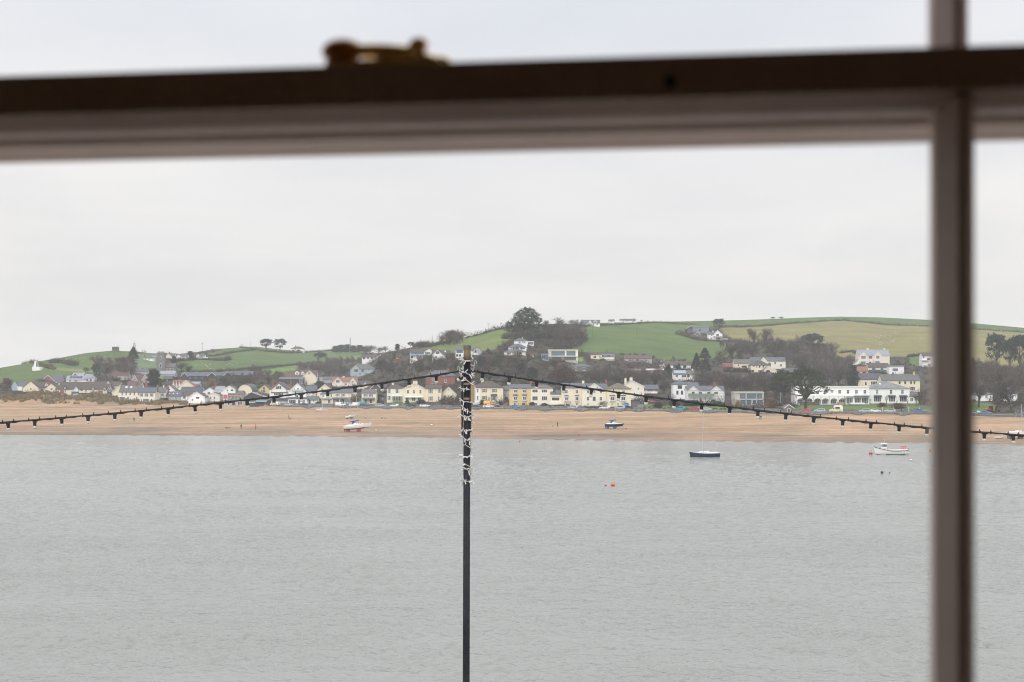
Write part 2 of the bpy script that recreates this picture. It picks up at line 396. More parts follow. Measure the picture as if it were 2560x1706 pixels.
CONC = mat('concrete', (0.50,0.48,0.43), 0.85, 0.08, 0.8)
TRIM = mat('white_trim', (0.78,0.78,0.77), 0.6, 0.03, 1.0)
GLASS = mat('window_glass', (0.035,0.042,0.05), 0.12, 0.25, 0.7, spec=0.6)
BGLASS = mat('blue_window_glass', (0.10,0.16,0.20), 0.12, 0.25, 0.7, spec=0.6)
DOORM = mat('door_paint', (0.07,0.09,0.13), 0.5, 0.1, 1.0)
SHG = mat('sage_green_paint', (0.22,0.30,0.27), 0.7, 0.05, 1)
SHB = mat('blue_paint', (0.035,0.06,0.20), 0.6, 0.05, 1)
SHN = mat('navy_paint', (0.03,0.05,0.085), 0.6, 0.05, 1)
SHL = mat('pale_blue_paint', (0.42,0.52,0.55), 0.7, 0.05, 1)
SHK = mat('olive_paint', (0.22,0.25,0.17), 0.7, 0.05, 1)
POTM = mat('chimney_pot_clay', (0.42,0.20,0.10), 0.9, 0.1, 3)
RIDGE = mat('red_ridge_tile', (0.42,0.16,0.12), 0.85, 0.1, 2)
GREENP = mat('green_scaffold_net', (0.17,0.27,0.21), 0.8, 0.15, 2)

PLITE = mat('roof_light_glass', (.60,.63,.66), .2, .05); SOLAR = mat('solar_cell', (.28,.33,.42), .15, .1, spec=.8); DSOL = mat('dark_solar_cell', (.05,.055,.075), .2, .1)
WCACHE = {}
def win_mesh(w, h, style):
    key = (round(w, 1), round(h, 1), style)
    if key in WCACHE: return WCACHE[key]
    w, h = key[0], key[1]; f = MB(); b = min(0.11, w*0.16); x0, x1, z0, z1 = -w/2, w/2, 0, h
    dark = style in 'kp'
    y0, y1 = -0.07, 0.03
    f.box(x0, x0+b, y0, y1, z0, z1); f.box(x1-b, x1, y0, y1, z0, z1); f.box(x0+b, x1-b, y0, y1, z0, z0+b); f.box(x0+b, x1-b, y0, y1, z1-b, z1)
    if style in 'sv':
        f.box(x0+b, x1-b, y0+.015, y1, h*.5-.035, h*.5+.035)
        if w > 0.8:
            nb = max(1, round(w/0.9) - (0 if w > 1.5 else 0))
            for i in range(1, nb+1):
                c = x0 + w*i/(nb+1); f.box(c-.03, c+.03, y0+.02, y1, z0+b, z1-b)
    elif style == 'm':       # several tall lights side by side
        nb = max(1, round(w/0.8))
        for i in range(1, nb): c = x0 + w*i/nb; f.box(c-.05, c+.05, y0+.01, y1, z0+b, z1-b)
    elif style == 'k' and w > 1.6:
        nb = max(1, round(w/1.7))
        for i in range(1, nb): c = x0 + w*i/nb; f.box(c-.035, c+.035, y0+.02, y1, z0+b, z1-b)
    if style in 'svm': f.box(x0-.08, x1+.08, -0.16, y1, -0.09, -0.002)
    p = MB().box(x0+b*.6, x1-b*.6, -0.02, 0.015, z0+b*.6, z1-b*.6)
    a = f.mesh('window', [TRIM if not dark else DOORM]); c = p.mesh('pane', [BGLASS if style == 'p' else GLASS])
    WCACHE[key] = (a, c); return a, c
DCACHE = {}
def door_mesh(w, h):
    key = (round(w,1), round(h,1))
    if key not in DCACHE:
        w, h = key; b = 0.1
        fr = MB().box(-w/2, -w/2+b, -.09, .03, 0, h).box(w/2-b, w/2, -.09, .03, 0, h).box(-w/2+b, w/2-b, -.09, .03, h-b, h)
        lf = MB().box(-w/2+b, w/2-b, -.04, .02, 0, h*.55).box(-w/2+b, w/2-b, -.04, .02, h*.86, h-b).box(-w/2+b, -w/2+b+.14, -.04, .02, h*.55, h*.86).box(w/2-b-.14, w/2-b, -.04, .02, h*.55, h*.86).box(-w/2+b, w/2-b, -.01, .02, h*.55, h*.86)
        DCACHE[key] = (fr.mesh('door', [TRIM]), lf.mesh('door_leaf', [DOORM]))
    return DCACHE[key]
SHUT = {'g': SHG, 'b': SHB, 'n': SHN, 'l': SHL, 'o': SHK}
SHC = {}
def add_window(root, x, z, w, h, style='s', y=0.0):
    st = style[0]
    if st == 'd':
        a, c = door_mesh(w, h); o = ob('door', a, root, (x, y, z)); ob('door_leaf', c, o); return o
    if st in SHUT:
        key = (round(w*.42, 2), round(h, 1), st)
        if key not in SHC:
            q = MB().box(-key[0]/2, key[0]/2, -0.06, 0, 0, key[1])
            for i in range(5): q.box(-key[0]/2+.05, key[0]/2-.05, -0.085, -0.06, key[1]*(i+.25)/5, key[1]*(i+.75)/5)
            SHC[key] = q.mesh('shutter', [SHUT[st]])
        for s in (-1, 1): ob('shutter', SHC[key], root, (x + s*(w/2 + w*.23), y, z))
        st = 's'
    if st == 'a':       # round-headed
        r_ = w/2; n = 7
        prof = [(-r_, 0), (r_, 0)] + [(r_*math.cos(math.pi*i/n), h - r_ + r_*math.sin(math.pi*i/n)) for i in range(n+1)]
        o = build('window', MB().prism(prof, -0.07, 0.02, 'y'), TRIM, root, (x, y, z))
        pr = [(p*.74, .1 + q*.86) for p, q in prof]
        build('pane', MB().prism(pr, -0.085, -0.071, 'y'), GLASS, o); return o
    if st == 'v':       # canted bay
        bay = MB().prism([(-w*.62, 0.05), (-w*.5, -0.75), (w*.5, -0.75), (w*.62, 0.05)], -0.35, -0.02, 'z').prism([(-w*.62, 0.05), (-w*.5, -0.75), (w*.5, -0.75), (w*.62, 0.05)], h + .02, h + .25, 'z')
        bay.prism([(-w*.56, 0.05), (-w*.46, -0.66), (w*.46, -0.66), (w*.56, 0.05)], -.02, h+.02, 'z')
        o = build('bay_window', bay, TRIM, root, (x, y, z))
        a, c = win_mesh(w*.86, h*.94, 'm'); ob('window_frame', a, o, (0, -0.70, .03)); ob('pane', c, o, (0, -0.70, .03))
        build('bay_roof', MB().add([(-w*.68, .05, h+.25), (-w*.56, -.85, h+.25), (w*.56, -.85, h+.25), (w*.68, .05, h+.25), (-w*.5, .05, h+.75), (w*.5, .05, h+.75)], [(0,1,4),(1,2,5,4),(2,3,5),(3,0,4,5),(3,2,1,0)]), DSLATE, o)
        return o
    a, c = win_mesh(w, h, st); o = ob('window', a, root, (x, y, z)); ob('pane', c, o); return o

def roof_side(x0, x1, y0, y1, he, hr, t=0.16, o=0.35, ox=0.25):
    ym = (y0+y1)/2; sl = (hr-he)/max(.3, ym-y0); b = MB(); lo = he - o*sl
    b.prism([(y0-o, lo), (ym, hr), (ym, hr+t), (y0-o, lo+t)], x0-ox, x1+ox, 'x')
    b.prism([(y1+o, lo), (y1+o, lo+t), (ym, hr+t), (ym, hr)], x0-ox, x1+ox, 'x'); return b
def roof_front(x0, x1, y0, y1, he, hr, ax=None, t=0.16, o=0.3, oy=0.3):
    xm = (x0+x1)/2 if ax is None else ax; b = MB()
    s0 = (hr-he)/max(.3, xm-x0); s1 = (hr-he)/max(.3, x1-xm)
    b.prism([(x0-o, he-o*s0), (x0-o, he-o*s0+t), (xm, hr+t), (xm, hr)], y0-oy, y1+.1, 'y')
    b.prism([(x1+o, he-o*s1), (xm, hr), (xm, hr+t), (x1+o, he-o*s1+t)], y0-oy, y1+.1, 'y'); return b
def barge(x0, x1, y0, he, hr, ax=None, o=0.3, oy=0.3, w=0.30):
    xm = (x0+x1)/2 if ax is None else ax; b = MB(); s0 = (hr-he)/max(.3, xm-x0); s1 = (hr-he)/max(.3, x1-xm); y = y0-oy
    b.prism([(x0-o, he-o*s0+.14-w), (x0-o, he-o*s0+.14), (xm, hr+.14), (xm, hr+.14-w)], y-.06, y-.003, 'y')
    b.prism([(x1+o, he-o*s1+.14-w), (xm, hr+.14-w), (xm, hr+.14), (x1+o, he-o*s1+.14)], y-.06, y-.003, 'y'); return b
def roof_hip(x0, x1, y0, y1, he, hr, o=0.4, inset=None):
    ym = (y0+y1)/2; w = x1-x0; ins = min(w*.46, (y1-y0)*.5) if inset is None else inset
    b = MB(); X0, X1, Y0, Y1 = x0-o, x1+o, y0-o, y1+o
    v = [(X0,Y0,he-.12),(X1,Y0,he-.12),(X1,Y1,he-.12),(X0,Y1,he-.12),(X0,Y0,he+.06),(X1,Y0,he+.06),(X1,Y1,he+.06),(X0,Y1,he+.06),(x0+ins,ym,hr),(x1-ins,ym,hr)]
    b.add(v, [(3,2,1,0),(0,1,5,4),(1,2,6,5),(2,3,7,6),(3,0,4,7),(4,5,9,8),(5,6,9),(6,7,8,9),(7,4,8)]); return b

FB = 3.0   # walls carried below ground level so they bed into the slope
def house(name, label, x0, x1, base, eaves, ridge, kind, wall, roof, wins=(), dp=None, chim=(), ext=(), gab=(), dorm=(), rz=0.0, apex=None,
          trim=True, cat='house', d=None, redridge=False, eb=0.0, inset=None, panels=()):
    """a building: pixel box of its facade in the photograph -> real size at the distance where its foot meets the ground"""
    xc = (x0+x1)/2.0
    dist = d or ground_at(xc, base); s = dist / F
    loc = ((xc-1280)*s, dist, H - (base-YH)*s)
    root = thing(name, label, cat, loc, rz)
    w = (x1-x0)*s; he = (base-eaves)*s; hr = max((base-ridge)*s, he+.15); X = lambda p: (p-xc)*s; Z = lambda q: (base-q)*s
    dp = dp or max(4.5, min(9.0, w*0.8)) if kind != 'side' else (dp or 7.5)
    a, b = -w/2, w/2; wb = MB()
    ax = None if apex is None else X(apex)
    if kind == 'side':
        wb.prism([(0,-FB),(0,he),(dp/2,hr-.03),(dp,he),(dp,-FB)], a, b, 'x'); rb = roof_side(a, b, 0, dp, he, hr)
    elif kind == 'front':
        xm = ax or 0.0
        wb.prism([(a,-FB),(b,-FB),(b,he),(xm,hr-.03),(a,he)], 0, dp, 'y'); rb = roof_front(a, b, 0, dp, he, hr, ax)
        if trim: build('barge_board', barge(a, b, 0, he, hr, ax), TRIM if trim is True else trim, root)
    elif kind == 'hip':
        wb.box(a, b, 0, dp, -FB, he-.13); rb = roof_hip(a, b, 0, dp, he, hr, inset=inset)
    elif kind == 'flat':
        wb.box(a, b, 0, dp, -FB, he); rb = MB().box(a-.25, b+.25, -.35, dp+.25, he+.003, hr)
    elif kind == 'barrel':
        n = 14; prof = [(a,-FB),(b,-FB)] + [(b*math.cos(math.pi*i/n), he + (hr-he-.03)*math.sin(math.pi*i/n)) for i in range(n+1)]
        wb.prism(prof, 0, dp, 'y'); rb = MB()
        for i in range(n):
            p0, p1 = math.pi*i/n, math.pi*(i+1)/n
            q = lambda p, e: ((b+e)*math.cos(p), he + (hr-he+e)*math.sin(p))
            rb.prism([q(p0,0), q(p1,0), q(p1,.25), q(p0,.25)], -.3, dp, 'y')
    build('wall', wb, wall, root)
    ro = build('roof', rb, roof, root)
    if redridge:
        if kind == 'hip':
            ins = min(w*.46, dp*.5) if inset is None else inset; q = MB().tube([(a+ins, dp/2, hr), (b-ins, dp/2, hr)], .13, 5)
            for cx, ex in ((a-.4, a+ins), (b+.4, b-ins)): q.tube([(cx, -.4, he+.06), (ex, dp/2, hr)], .12, 5)
        else: q = MB().tube([(a-.25, dp/2, hr+.16), (b+.25, dp/2, hr+.16)], .14, 5)
        build('ridge_tile', q, RIDGE, ro)
    for g in gab:        # cross gables on the facade: (x0, x1, eaves, apex[, wall, front projection])
        g0, g1, ge, ga = X(g[0]), X(g[1]), Z(g[2]), Z(g[3]); gw = g[4] if len(g) > 4 and g[4] else wall; pj = g[5] if len(g) > 5 else 0.5
        gm_ = (g0+g1)/2
        go = build('gable', MB().prism([(g0,-FB if pj > .3 else ge-.5),(g1,-FB if pj > .3 else ge-.5),(g1,ge),(gm_,ga-.03),(g0,ge)], -pj, dp*.48, 'y'), gw, root)
        build('gable_roof', roof_front(g0, g1, -pj, dp*.5, ge, ga), roof, go)
        build('barge_board', barge(g0, g1, -pj, ge, ga), TRIM, go)
    for q in dorm:       # dormers: (x, y foot, w, h, gabled?)
        dx, dz, dw, dh = X(q[0]), Z(q[1]), q[2]*s, q[3]*s; yy = dp/2*max(0, (dz-he))/max(.2, hr-he) - .15
        de = dz + dh*.62
        do = build('dormer', MB().prism([(dx-dw/2,dz-.4),(dx+dw/2,dz-.4),(dx+dw/2,de),(dx,dz+dh),(dx-dw/2,de)], yy, dp/2, 'y'), q[4] if len(q) > 4 else wall, root)
        build('dormer_roof', roof_front(dx-dw/2, dx+dw/2, yy, dp/2, de, dz+dh, t=.1, o=.15, oy=.15), roof, do)
        a_, c_ = win_mesh(dw*.6, dh*.55, 's'); o_ = ob('window_frame', a_, do, (dx, yy, dz+.1)); ob('pane', c_, do, (dx, yy, dz+.1))
    for c in chim:       # (x, top y, width px, material)
        cx, cz, cw = X(c[0]), Z(c[1]), c[2]*s; cm = c[3] if len(c) > 3 else BRICK; cyy = dp*.5 if kind != 'front' else dp*.3
        lowz = he + .1
        q = MB().box(cx-cw/2, cx+cw/2, cyy-.4, cyy+.4, lowz, cz-.45).box(cx-cw/2-.08, cx+cw/2+.08, cyy-.48, cyy+.48, cz-.447, cz-.3)
        co = build('chimney', q, cm, root); npot = max(1, round(cw/.55))
        for i in range(npot):
            build('chimney_pot', MB().lathe([(.15,0),(.13,.35),(.16,.42)], 7), POTM, co, (cx + cw*((i+.5)/npot-.5)*.8, cyy, cz-.3))
    for q in panels:     # flat panels on the front roof slope: (name, x0, x1, y top, y bottom, material)
        sl = (dp/2)/max(.2, hr-he); zt2, zb2 = Z(q[3]), Z(q[4]); p0, p1 = X(q[1]), X(q[2]); up = .30
        yb, yt = (zb2-he)*sl, (zt2-he)*sl
        build(q[0], MB().add([(p0,yb,zb2+up),(p1,yb,zb2+up),(p1,yt,zt2+up),(p0,yt,zt2+up),(p0,yb,zb2),(p1,yb,zb2),(p1,yt,zt2),(p0,yt,zt2)], [(0,1,2,3),(7,6,5,4),(0,4,5,1),(1,5,6,2),(2,6,7,3),(3,7,4,0)]), q[5], ro)
    for e_ in ext:       # attached boxes: (name, x0, x1, y top, y bottom, projection, material[, pitched])
        nm, e0, e1, et, eb_, pj, em = e_[:7]; e0, e1 = X(e0), X(e1); et, eb2 = Z(et), Z(eb_)
        if len(e_) > 7 and e_[7]: q = MB().prism([(-pj, eb2), (-.002, eb2), (-.002, et), (-pj, eb2+.12)], e0, e1, 'x')
        else: q = MB().box(e0, e1, -pj, -.002, eb2, et)
        build(nm, q, em, root)
    for q in wins:
        x, y, ww, hh = q[:4]; st = q[4] if len(q) > 4 else 's'; yy = -(q[5] if len(q) > 5 else 0.0)
        add_window(root, X(x), Z(y) - hh*s/2, ww*s, hh*s, st, yy)
    return root
def row(xs, y, w, h, st='s', pj=0.0): return [(x, y, w, h, st, pj) for x in xs]
hs = house
# ------------------------------------------------------------------ the village, left to right
hs('house', 'pale blue house with glazed front gable behind dunes at far left', 30, 70, 977, 966, 955, 'side', BLUEW, SLATE, row((52,62), 971, 5, 5), gab=[(30,45,967,955,BLUEW)], ext=[('lean_to',45,58,967,977,2,WHITE)])
hs('house', 'cream house showing a blank gable wall above the dune grass', 57, 96, 979, 970, 953.5, 'front', CREAM, BROWN, [(77,973,4,3,'k')], dp=14, trim=False)
hs('house', 'brown roofed wing between the two blank cream gables', 96, 122, 979, 969, 956, 'side', CREAM, BROWN, [(104,973,5,5),(114,973,4,5)], dorm=[(115,966,7,8)], d=ground_at(110, 975))
hs('house', 'cream gabled house with two small dark windows above dunes', 109, 147, 981, 975, 959, 'front', CREAM, BROWN, [(129,973,5,3.5,'k'),(141,973,6,3,'k')], dp=14, trim=False)
hs('house', 'small cream gable peeping behind the dune terrace roofs', 140, 156, 976, 966, 959, 'front', CREAM, BROWN, [(148,970,3,3)], dp=9)
hs('house', 'cream dune terrace with white arched balcony door and brown roof', 147, 226, 990, 973, 956, 'side', CREAM, BROWN,
   [(163,978,4,8),(204,975.5,5,4,'k'),(215,978,5,5),(180,987,5,6,'d'),(192,988,6,5,'k')], gab=[(186,196,974,968,WHITE,.4)], ext=[('balcony',180,197,979,983,1.2,BGLASS),('brick_panel',150,160,976,985,.1,BRICK),('porch_roof',197,226,983,984.5,1.4,TIMBER)], chim=[(211,958,2,PCREAM)], dorm=[(163,973,7,7,TIMBER)])
hs('house', 'cream dune terrace with two dark dormers and glass balcony', 226, 272, 990, 974, 960, 'side', CREAM, BROWN, [(233,978,4,9),(262,976,5,6),(255,986,6,5,'k')], ext=[('balcony',228,243,979,983,1.2,BGLASS),('brick_panel',244,257,977,985,.1,BRICK)], dorm=[(233,974,8,7,TIMBER),(262,974,9,7,TIMBER)])
hs('house', 'cream house with steep half gable next to the dark shrub', 280, 309, 996, 981, 961, 'front', CREAM, BROWN, [(300,985,4,6,'p'),(292,990,5,5)], apex=302, dp=8)
hs('house', 'dark gabled house with glazed front beside the cream half gable', 268, 281, 990, 976, 965, 'front', TIMBER, BROWN, [(275,975,6,7)], dp=7)
hs('house', 'long cream house with five upper sash windows and arched porches', 298, 351, 1006, 980, 964, 'side', PCREAM, GREYT,
   row((305.5,315.5,325.6,336,346), 985, 4.2, 8.5) + [(315.5,1000,4.5,9),(336,1000,4.5,9),(325.6,1001,4.5,10,'a'),(346.5,1001,4,10,'a')],
   chim=[(337.5,957,3.2),(361,952,5)], ext=[('stone_panel',299,312,993,1005,.1,STONE),('stone_panel',318,322,993,1005,.1,STONE),('stone_panel',340,343,993,1005,.1,STONE)], panels=[('roof_light',310,316,968,971,PLITE),('roof_light',322,328,968,971,PLITE)], gab=[(349,368,982,966,WHITE,.02)])
hs('house', 'cream house with bright blue shutters and blue door', 349, 388, 1006, 981.6, 970, 'side', PCREAM, SLATE, [(353,988,4,8,'b'),(366,988,4.5,8,'b'),(379,988,4.5,8,'b'),(365,1001,7,7,'b'),(379,1001,3.5,8,'d'),(353.5,1001,3,7,'d')], chim=[(390,964,5,STONE)])
hs('house', 'cream house with sage green shutters and arched stone porch', 388, 413, 1006, 981.6, 968.5, 'side', PCREAM, GREYT, [(393,988,5,8,'g'),(406,988,5,8,'g'),(392,1001,9,7,'m')], chim=[(405,963,3,CREAM),(417,966,3)], ext=[('porch',402,412,995,1006,1.5,STONE)])
hs('house', 'tall white blank gable behind the green shuttered house', 410, 437, 988, 976, 964.5, 'front', WHITE, GREYT, [(424,974,2.5,3,'k')], dp=10)
hs('house', 'grey rendered cottage with three roof lights and slate roof', 411, 451, 1005, 990, 980, 'side', GREYW, SLATE, [(421,995,4.5,6),(430,996,3,5),(440,995,4.5,6)], ext=[('garden_wall',413,445,1000,1006,2.5,STONE)], panels=[('roof_light',x,x+2.5,984,986,PLITE) for x in (421,430,440)])
hs('house', 'white cottage with brown roof and blue framed window', 450, 476, 1004, 990, 981.6, 'side', WHITE, BROWN, [(461,994,6,6,'p'),(470,995,3,4)], chim=[(474,983,2.5,WHITE)])
hs('house', 'white gabled cottage with one wide dark window above flat lean-to', 471, 512, 1008, 993, 980, 'front', WHITE, BROWN, [(494,995,8,4.5,'k'),(481,1000,3,4,'k')], dp=10, ext=[('lean_to',486,505,1001.5,1009,2.5,WHITE)])
hs('house', 'long slate roofed house with red chimneys behind white cottages', 452, 506, 993, 980, 968, 'side', WHITE, DSLATE, [(470,985,4,5),(488,985,4,5)], chim=[(459,969,3,PCREAM),(488,969,3),(494,974,5)])
hs('house', 'white house with black edged gable and tall central window', 503, 546, 997, 981, 968, 'front', WHITE, SLATE, [(522,985,7,9,'m'),(512,985,3,4,'p'),(539,988,3,5)], trim=DOORM, dp=9, chim=[(533,966,4)])
hs('house', 'small cream gabled cottage with two upper windows by the slipway', 517, 549, 1004, 989, 981.6, 'front', PCREAM, GREYT, [(526.5,995,4.5,7),(536,995,4.5,7)], dp=9, chim=[(532,979,2.5)])
hs('house', 'white house with pale slate roof behind the small cream cottage', 537, 559, 998, 977, 966.5, 'side', WHITE, PALER, [(549,985,6,7,'k')], chim=[(536,962,4)])
hs('house', 'tall white gabled building with pink poster on its wall', 558, 588, 1003, 974, 965, 'front', WHITE, GREYT, [(580,976,6,4,'k'),(568,976,3,3,'k')], dp=10, ext=[('poster',558.5,568.5,987,997,.06,mat('pink_poster',(0.55,0.12,0.18),.6,.5,1.2))], chim=[(586,970,5)])
hs('pub', 'slate roofed pub hung with coloured bunting flags', 571, 607, 1003, 987, 978, 'side', GREYW, GREYT, row((579,589,599), 992, 5, 6), chim=[(575,972,2.5)], cat='pub')
hs('hall', 'cream hall with curved barrel roof edged in blue', 594, 631, 1001, 981, 961.6, 'barrel', CREAM, SLATE, [(602,985,3,4),(622,985,3,4)], dp=16, cat='hall')
hs('pub', 'dark timber gabled pub with white roof lights', 610, 664, 1006, 994.5, 982, 'front', TIMBER, PALER, [(627,992,16,6,'k')], apex=628, dp=9, trim=mat('brown_board',(0.16,0.11,0.08)), chim=[(653,983,2.5)], cat='pub')
hs('shop', 'row of low dark shopfronts below the dark gabled pub', 560, 622, 1016, 1003, 1001, 'flat', GREYW, GREYT, [(572,1009,5,9,'m'),(584,1009,8,9,'k'),(600,1009,12,8,'m'),(614,1009,6,9,'d')], dp=6, cat='shop')
hs('shop', 'low timber shopfront with striped blue awning near red van', 622, 672, 1016, 1002, 999.5, 'flat', TIMBER, GREYT, [(630,1005,14,4,'m'),(648,1010,10,8,'k'),(664,1009,8,9,'m')], dp=6, ext=[('awning',640,668,1001,1005,2.2,mat('blue_striped_awning',(0.20,0.32,0.36),.8,.4,3),True)], cat='shop')
hs('house', 'yellow gabled house with arched white window', 646, 676, 984, 973, 962, 'front', YELLOW, BROWN, [(660,971,6,8,'a'),(660,978,8,6)], dp=9, trim=DOORM)
hs('house', 'white house with slate hip roof and red ridge tiles', 674, 726, 1012, 974, 957, 'hip', WHITE, DSLATE, [(697,969.5,14,8,'m',.5),(697,986,24,6,'m',.6),(685,1006,8,8,'m'),(703,1006,14,8,'m')],
   gab=[(680,716,975,961,WHITE,.5)], chim=[(680,950,3,REDT),(724,950,3,REDT)], redridge=True, ext=[('porch_roof',678,720,979.5,982,1.1,DSLATE,True),('veranda_roof',676,722,994,999,2.5,DSLATE,True)])
hs('house', 'white gabled house with pale blue timbering and balcony', 722, 765, 1012, 979, 959, 'front', WHITE, GREYT, [(745,974,5,8,'d'),(736,972,2.5,4),(753,972,2.5,4),(742,992,8,8,'m')], dp=11, redridge=False,
   ext=[('balcony',730,758,974,979,1.0,SHL),('conservatory_roof',720,768,993,997,3.2,SLATE,True)])
hs('conservatory', 'white framed glass conservatory in front of blue timbered gable', 721, 768, 1012.5, 998, 996.5, 'flat', WHITE, SLATE, [(731,1005,17,11,'m'),(748,1005,6,12,'d'),(759,1004,7,8)], dp=3, d=ground_at(745,1012)-4, cat='conservatory')
hs('house', 'single storey white extension with slate roof beside conservatory', 767, 794, 1012, 1000, 992, 'side', WHITE, SLATE, [(774,1004,5,10,'k'),(784,1003,4,4)], dp=6)
hs('house', 'slate roofed house with roof lights behind conservatory', 764, 790, 996, 978, 965, 'side', PCREAM, SLATE, [(775,984,4,6),(783,984,4,6)], chim=[(787,970,3)])
hs('house', 'cream gabled house rising behind the leafless garden trees', 792, 832, 996, 976, 960, 'front', CREAM, BROWN, [(812,977,5,6),(803,986,5,6),(821,986,5,6)], dp=10, trim=False)
hs('house', 'cream house with small upper balcony left of green shutters', 804, 831, 1013, 985, 977, 'side', PCREAM, SLATE, [(808,990,5,7),(828,990,4,7),(823,1004,7,8,'m'),(818,988,5,5,'k')], ext=[('balcony',804,831,995,997,1.4,SHL)])
hs('house', 'cream house with pale green shutters above long slate veranda', 831, 885, 1013, 982.5, 974.5, 'side', CREAM, SLATE, [(844,988.5,5,7,'g'),(858,988.5,5,7,'g'),(882,988.5,5,7,'g'),(844,1004,6,8),(858,1004,5,9,'d'),(872,1004,6,8)],
   ext=[('veranda_roof',831,880,994,998,2.2,SLATE,True),('veranda_post',832,833,998,1013,2.1,TRIM),('veranda_post',850,851,998,1013,2.1,TRIM),('veranda_post',865,866,998,1013,2.1,TRIM)])
hs('gazebo', 'small octagonal pale green gazebo with slate cap by veranda', 863, 876, 1014, 1003, 997, 'hip', SHL, SLATE, [(867,1007,3,7),(872,1007,3,7)], dp=2.5, d=ground_at(870,1014)-3, cat='gazebo')
hs('house', 'cream house with navy shutters and red ridged slate roof', 904, 940, 1012, 983, 975, 'side', CREAM, SLATE, [(914,989,5,7,'n'),(927,989,5,7,'n'),(914,1004,5,9,'k'),(927,1004,5,9,'k')], redridge=True, ext=[('veranda_roof',906,937,994.5,998.5,2,SLATE,True)], chim=[(938,972,3,PCREAM)])
hs('shed', 'low stone shed beside the navy shuttered house', 950, 967, 1007, 995, 993, 'flat', STONE, GREYT, [(958,1000,4,6,'d')], dp=4, cat='shed')
hs('house', 'cream villa wing with pale blue shutters and white conservatory', 967, 1008, 1006, 971, 961.5, 'hip', PCREAM, BROWN, [(973,978,4.5,11,'l'),(993,978,5.5,11,'l'),(973,995,5,11,'l'),(993,997,24,12,'m',.8)], chim=[(981,957,5,PCREAM)], ext=[('parapet',979,1006,989,991,.9,TRIM)])
hs('house', 'cream villa with broad central gable and white awning', 1007, 1063, 1006, 972.5, 958.5, 'front', CREAM, BROWN, [(1020,980,5.5,9.5),(1035,980,5,9.5),(1051,980,5.5,9.5),(1035,965.5,2,2,'k'),(1018,998,8,9,'m'),(1034,998,10,10,'m'),(1049,998,8,9,'m')], dp=10, chim=[(1037,952,11,PCREAM)], ext=[('awning',1012,1057,990.5,994,1.6,TRIM,True)])
hs('house', 'cream villa wing with grey shutters right of the broad gable', 1063, 1103, 1005, 972, 963.5, 'side', CREAM, BROWN, [(1076.5,978,5.5,11,'o'),(1098,978,3.5,10,'o'),(1076.5,997,5.5,11,'o'),(1097,997,4,11)], dp=9)
hs('house', 'small cream gable with one window above dark hedge', 1103, 1140, 1000, 985.5, 968, 'front', CREAM, BROWN, [(1120.5,975,3,4.5),(1112,992,5,5,'k'),(1128,992,5,5,'k')], dp=9)
hs('house', 'red brick house with slate roof above the villa', 1064, 1137, 966, 940, 926, 'hip', BRICK, SLATE, [(1083,949.5,7,7),(1099,949.5,6,6),(1114,952,6,9),(1083,961,12,5,'m'),(1106,960,14,5,'k')], chim=[(1075,925,4),(1119,922,8)], gab=[(1094,1110,940,929,BRICK,.5)])
hs('house', 'white and cream pair with brown hip roof behind wrapped pole', 1182, 1258, 1010, 969.5, 953, 'hip', CREAM, BROWN, [(1190,977,6,9,'n'),(1211,977,7,9,'o'),(1236,977,7,9,'o'),(1190,995,6,10,'n'),(1211,995,7,10,'o'),(1234.5,995,7,11,'o'),(1188,1006,3,4)], dp=11,
   ext=[('white_bay',1182,1199.5,969,1010,.06,WHITE),('window_hood',1227,1243,985.5,989.5,.7,DSLATE,True)], chim=[(1206,949,6,PCREAM)])
hs('house', 'narrow slate roofed cottage in the gap between yellow houses', 1258, 1274, 1003, 976, 966, 'side', GREYW, SLATE, [(1265,980,4,6),(1266,997,7,8,'k')])
hs('house', 'yellow terrace house with three rows of bay windows', 1273.5, 1327, 1016, 970.5, 961.5, 'side', YELLOW, SLATE, [(1288.5,978.5,10,8,'v'),(1311,978.5,10,8,'v'),(1288.5,996,10,9,'v'),(1311,996,10,9,'v'),(1287,1010.5,5,8,'d'),(1296,1010,5,6),(1309,1010.5,10,7)], dp=9, chim=[(1327,954,5)])
hs('house', 'cream terrace house with two columns of triple windows', 1327, 1382, 1015, 970.5, 962, 'hip', PCREAM, GREYT, [(1337.5,978,14,8,'m'),(1361,978,14,8,'m'),(1337.5,996,14,10,'m'),(1361,996,14,10,'m'),(1337,1010,12,6),(1361,1010,12,6)], dp=9, inset=3)
hs('house', 'low cream link with wide balcony between terrace houses', 1377, 1404, 1015, 986, 976, 'side', PCREAM, SLATE, [(1386,979,6,6,'k'),(1389,998,18,7,'k')], ext=[('balcony',1375,1404,1006,1012,1.5,PCREAM),('band',1378,1403,988,991,.5,PCREAM)], dp=8)
hs('house', 'cream terrace house with stacked bay windows and chimney', 1404, 1455, 1015, 970, 959, 'side', CREAM, SLATE, [(1416,979.5,7,8),(1442,979.5,7,8),(1416,997,9,10,'v'),(1442,997,9,10,'v'),(1416,1011,5,6),(1442,1011,5,6)], chim=[(1459,951,6,PCREAM)], dp=9)
hs('house', 'cream house with central pediment and framed white door', 1455, 1518, 1015.5, 972, 960, 'side', PCREAM, SLATE, [(1470,979.5,6,7),(1486,979.5,6,7),(1502,979.5,6,7),(1470,997,6.5,10),(1502,997,6.5,10),(1485.5,997,8,11,'d'),(1470,1011,5,5),(1502,1011,5,5)], gab=[(1465,1506,973,959,PCREAM,.2)], chim=[(1517,951,5)], dp=10)
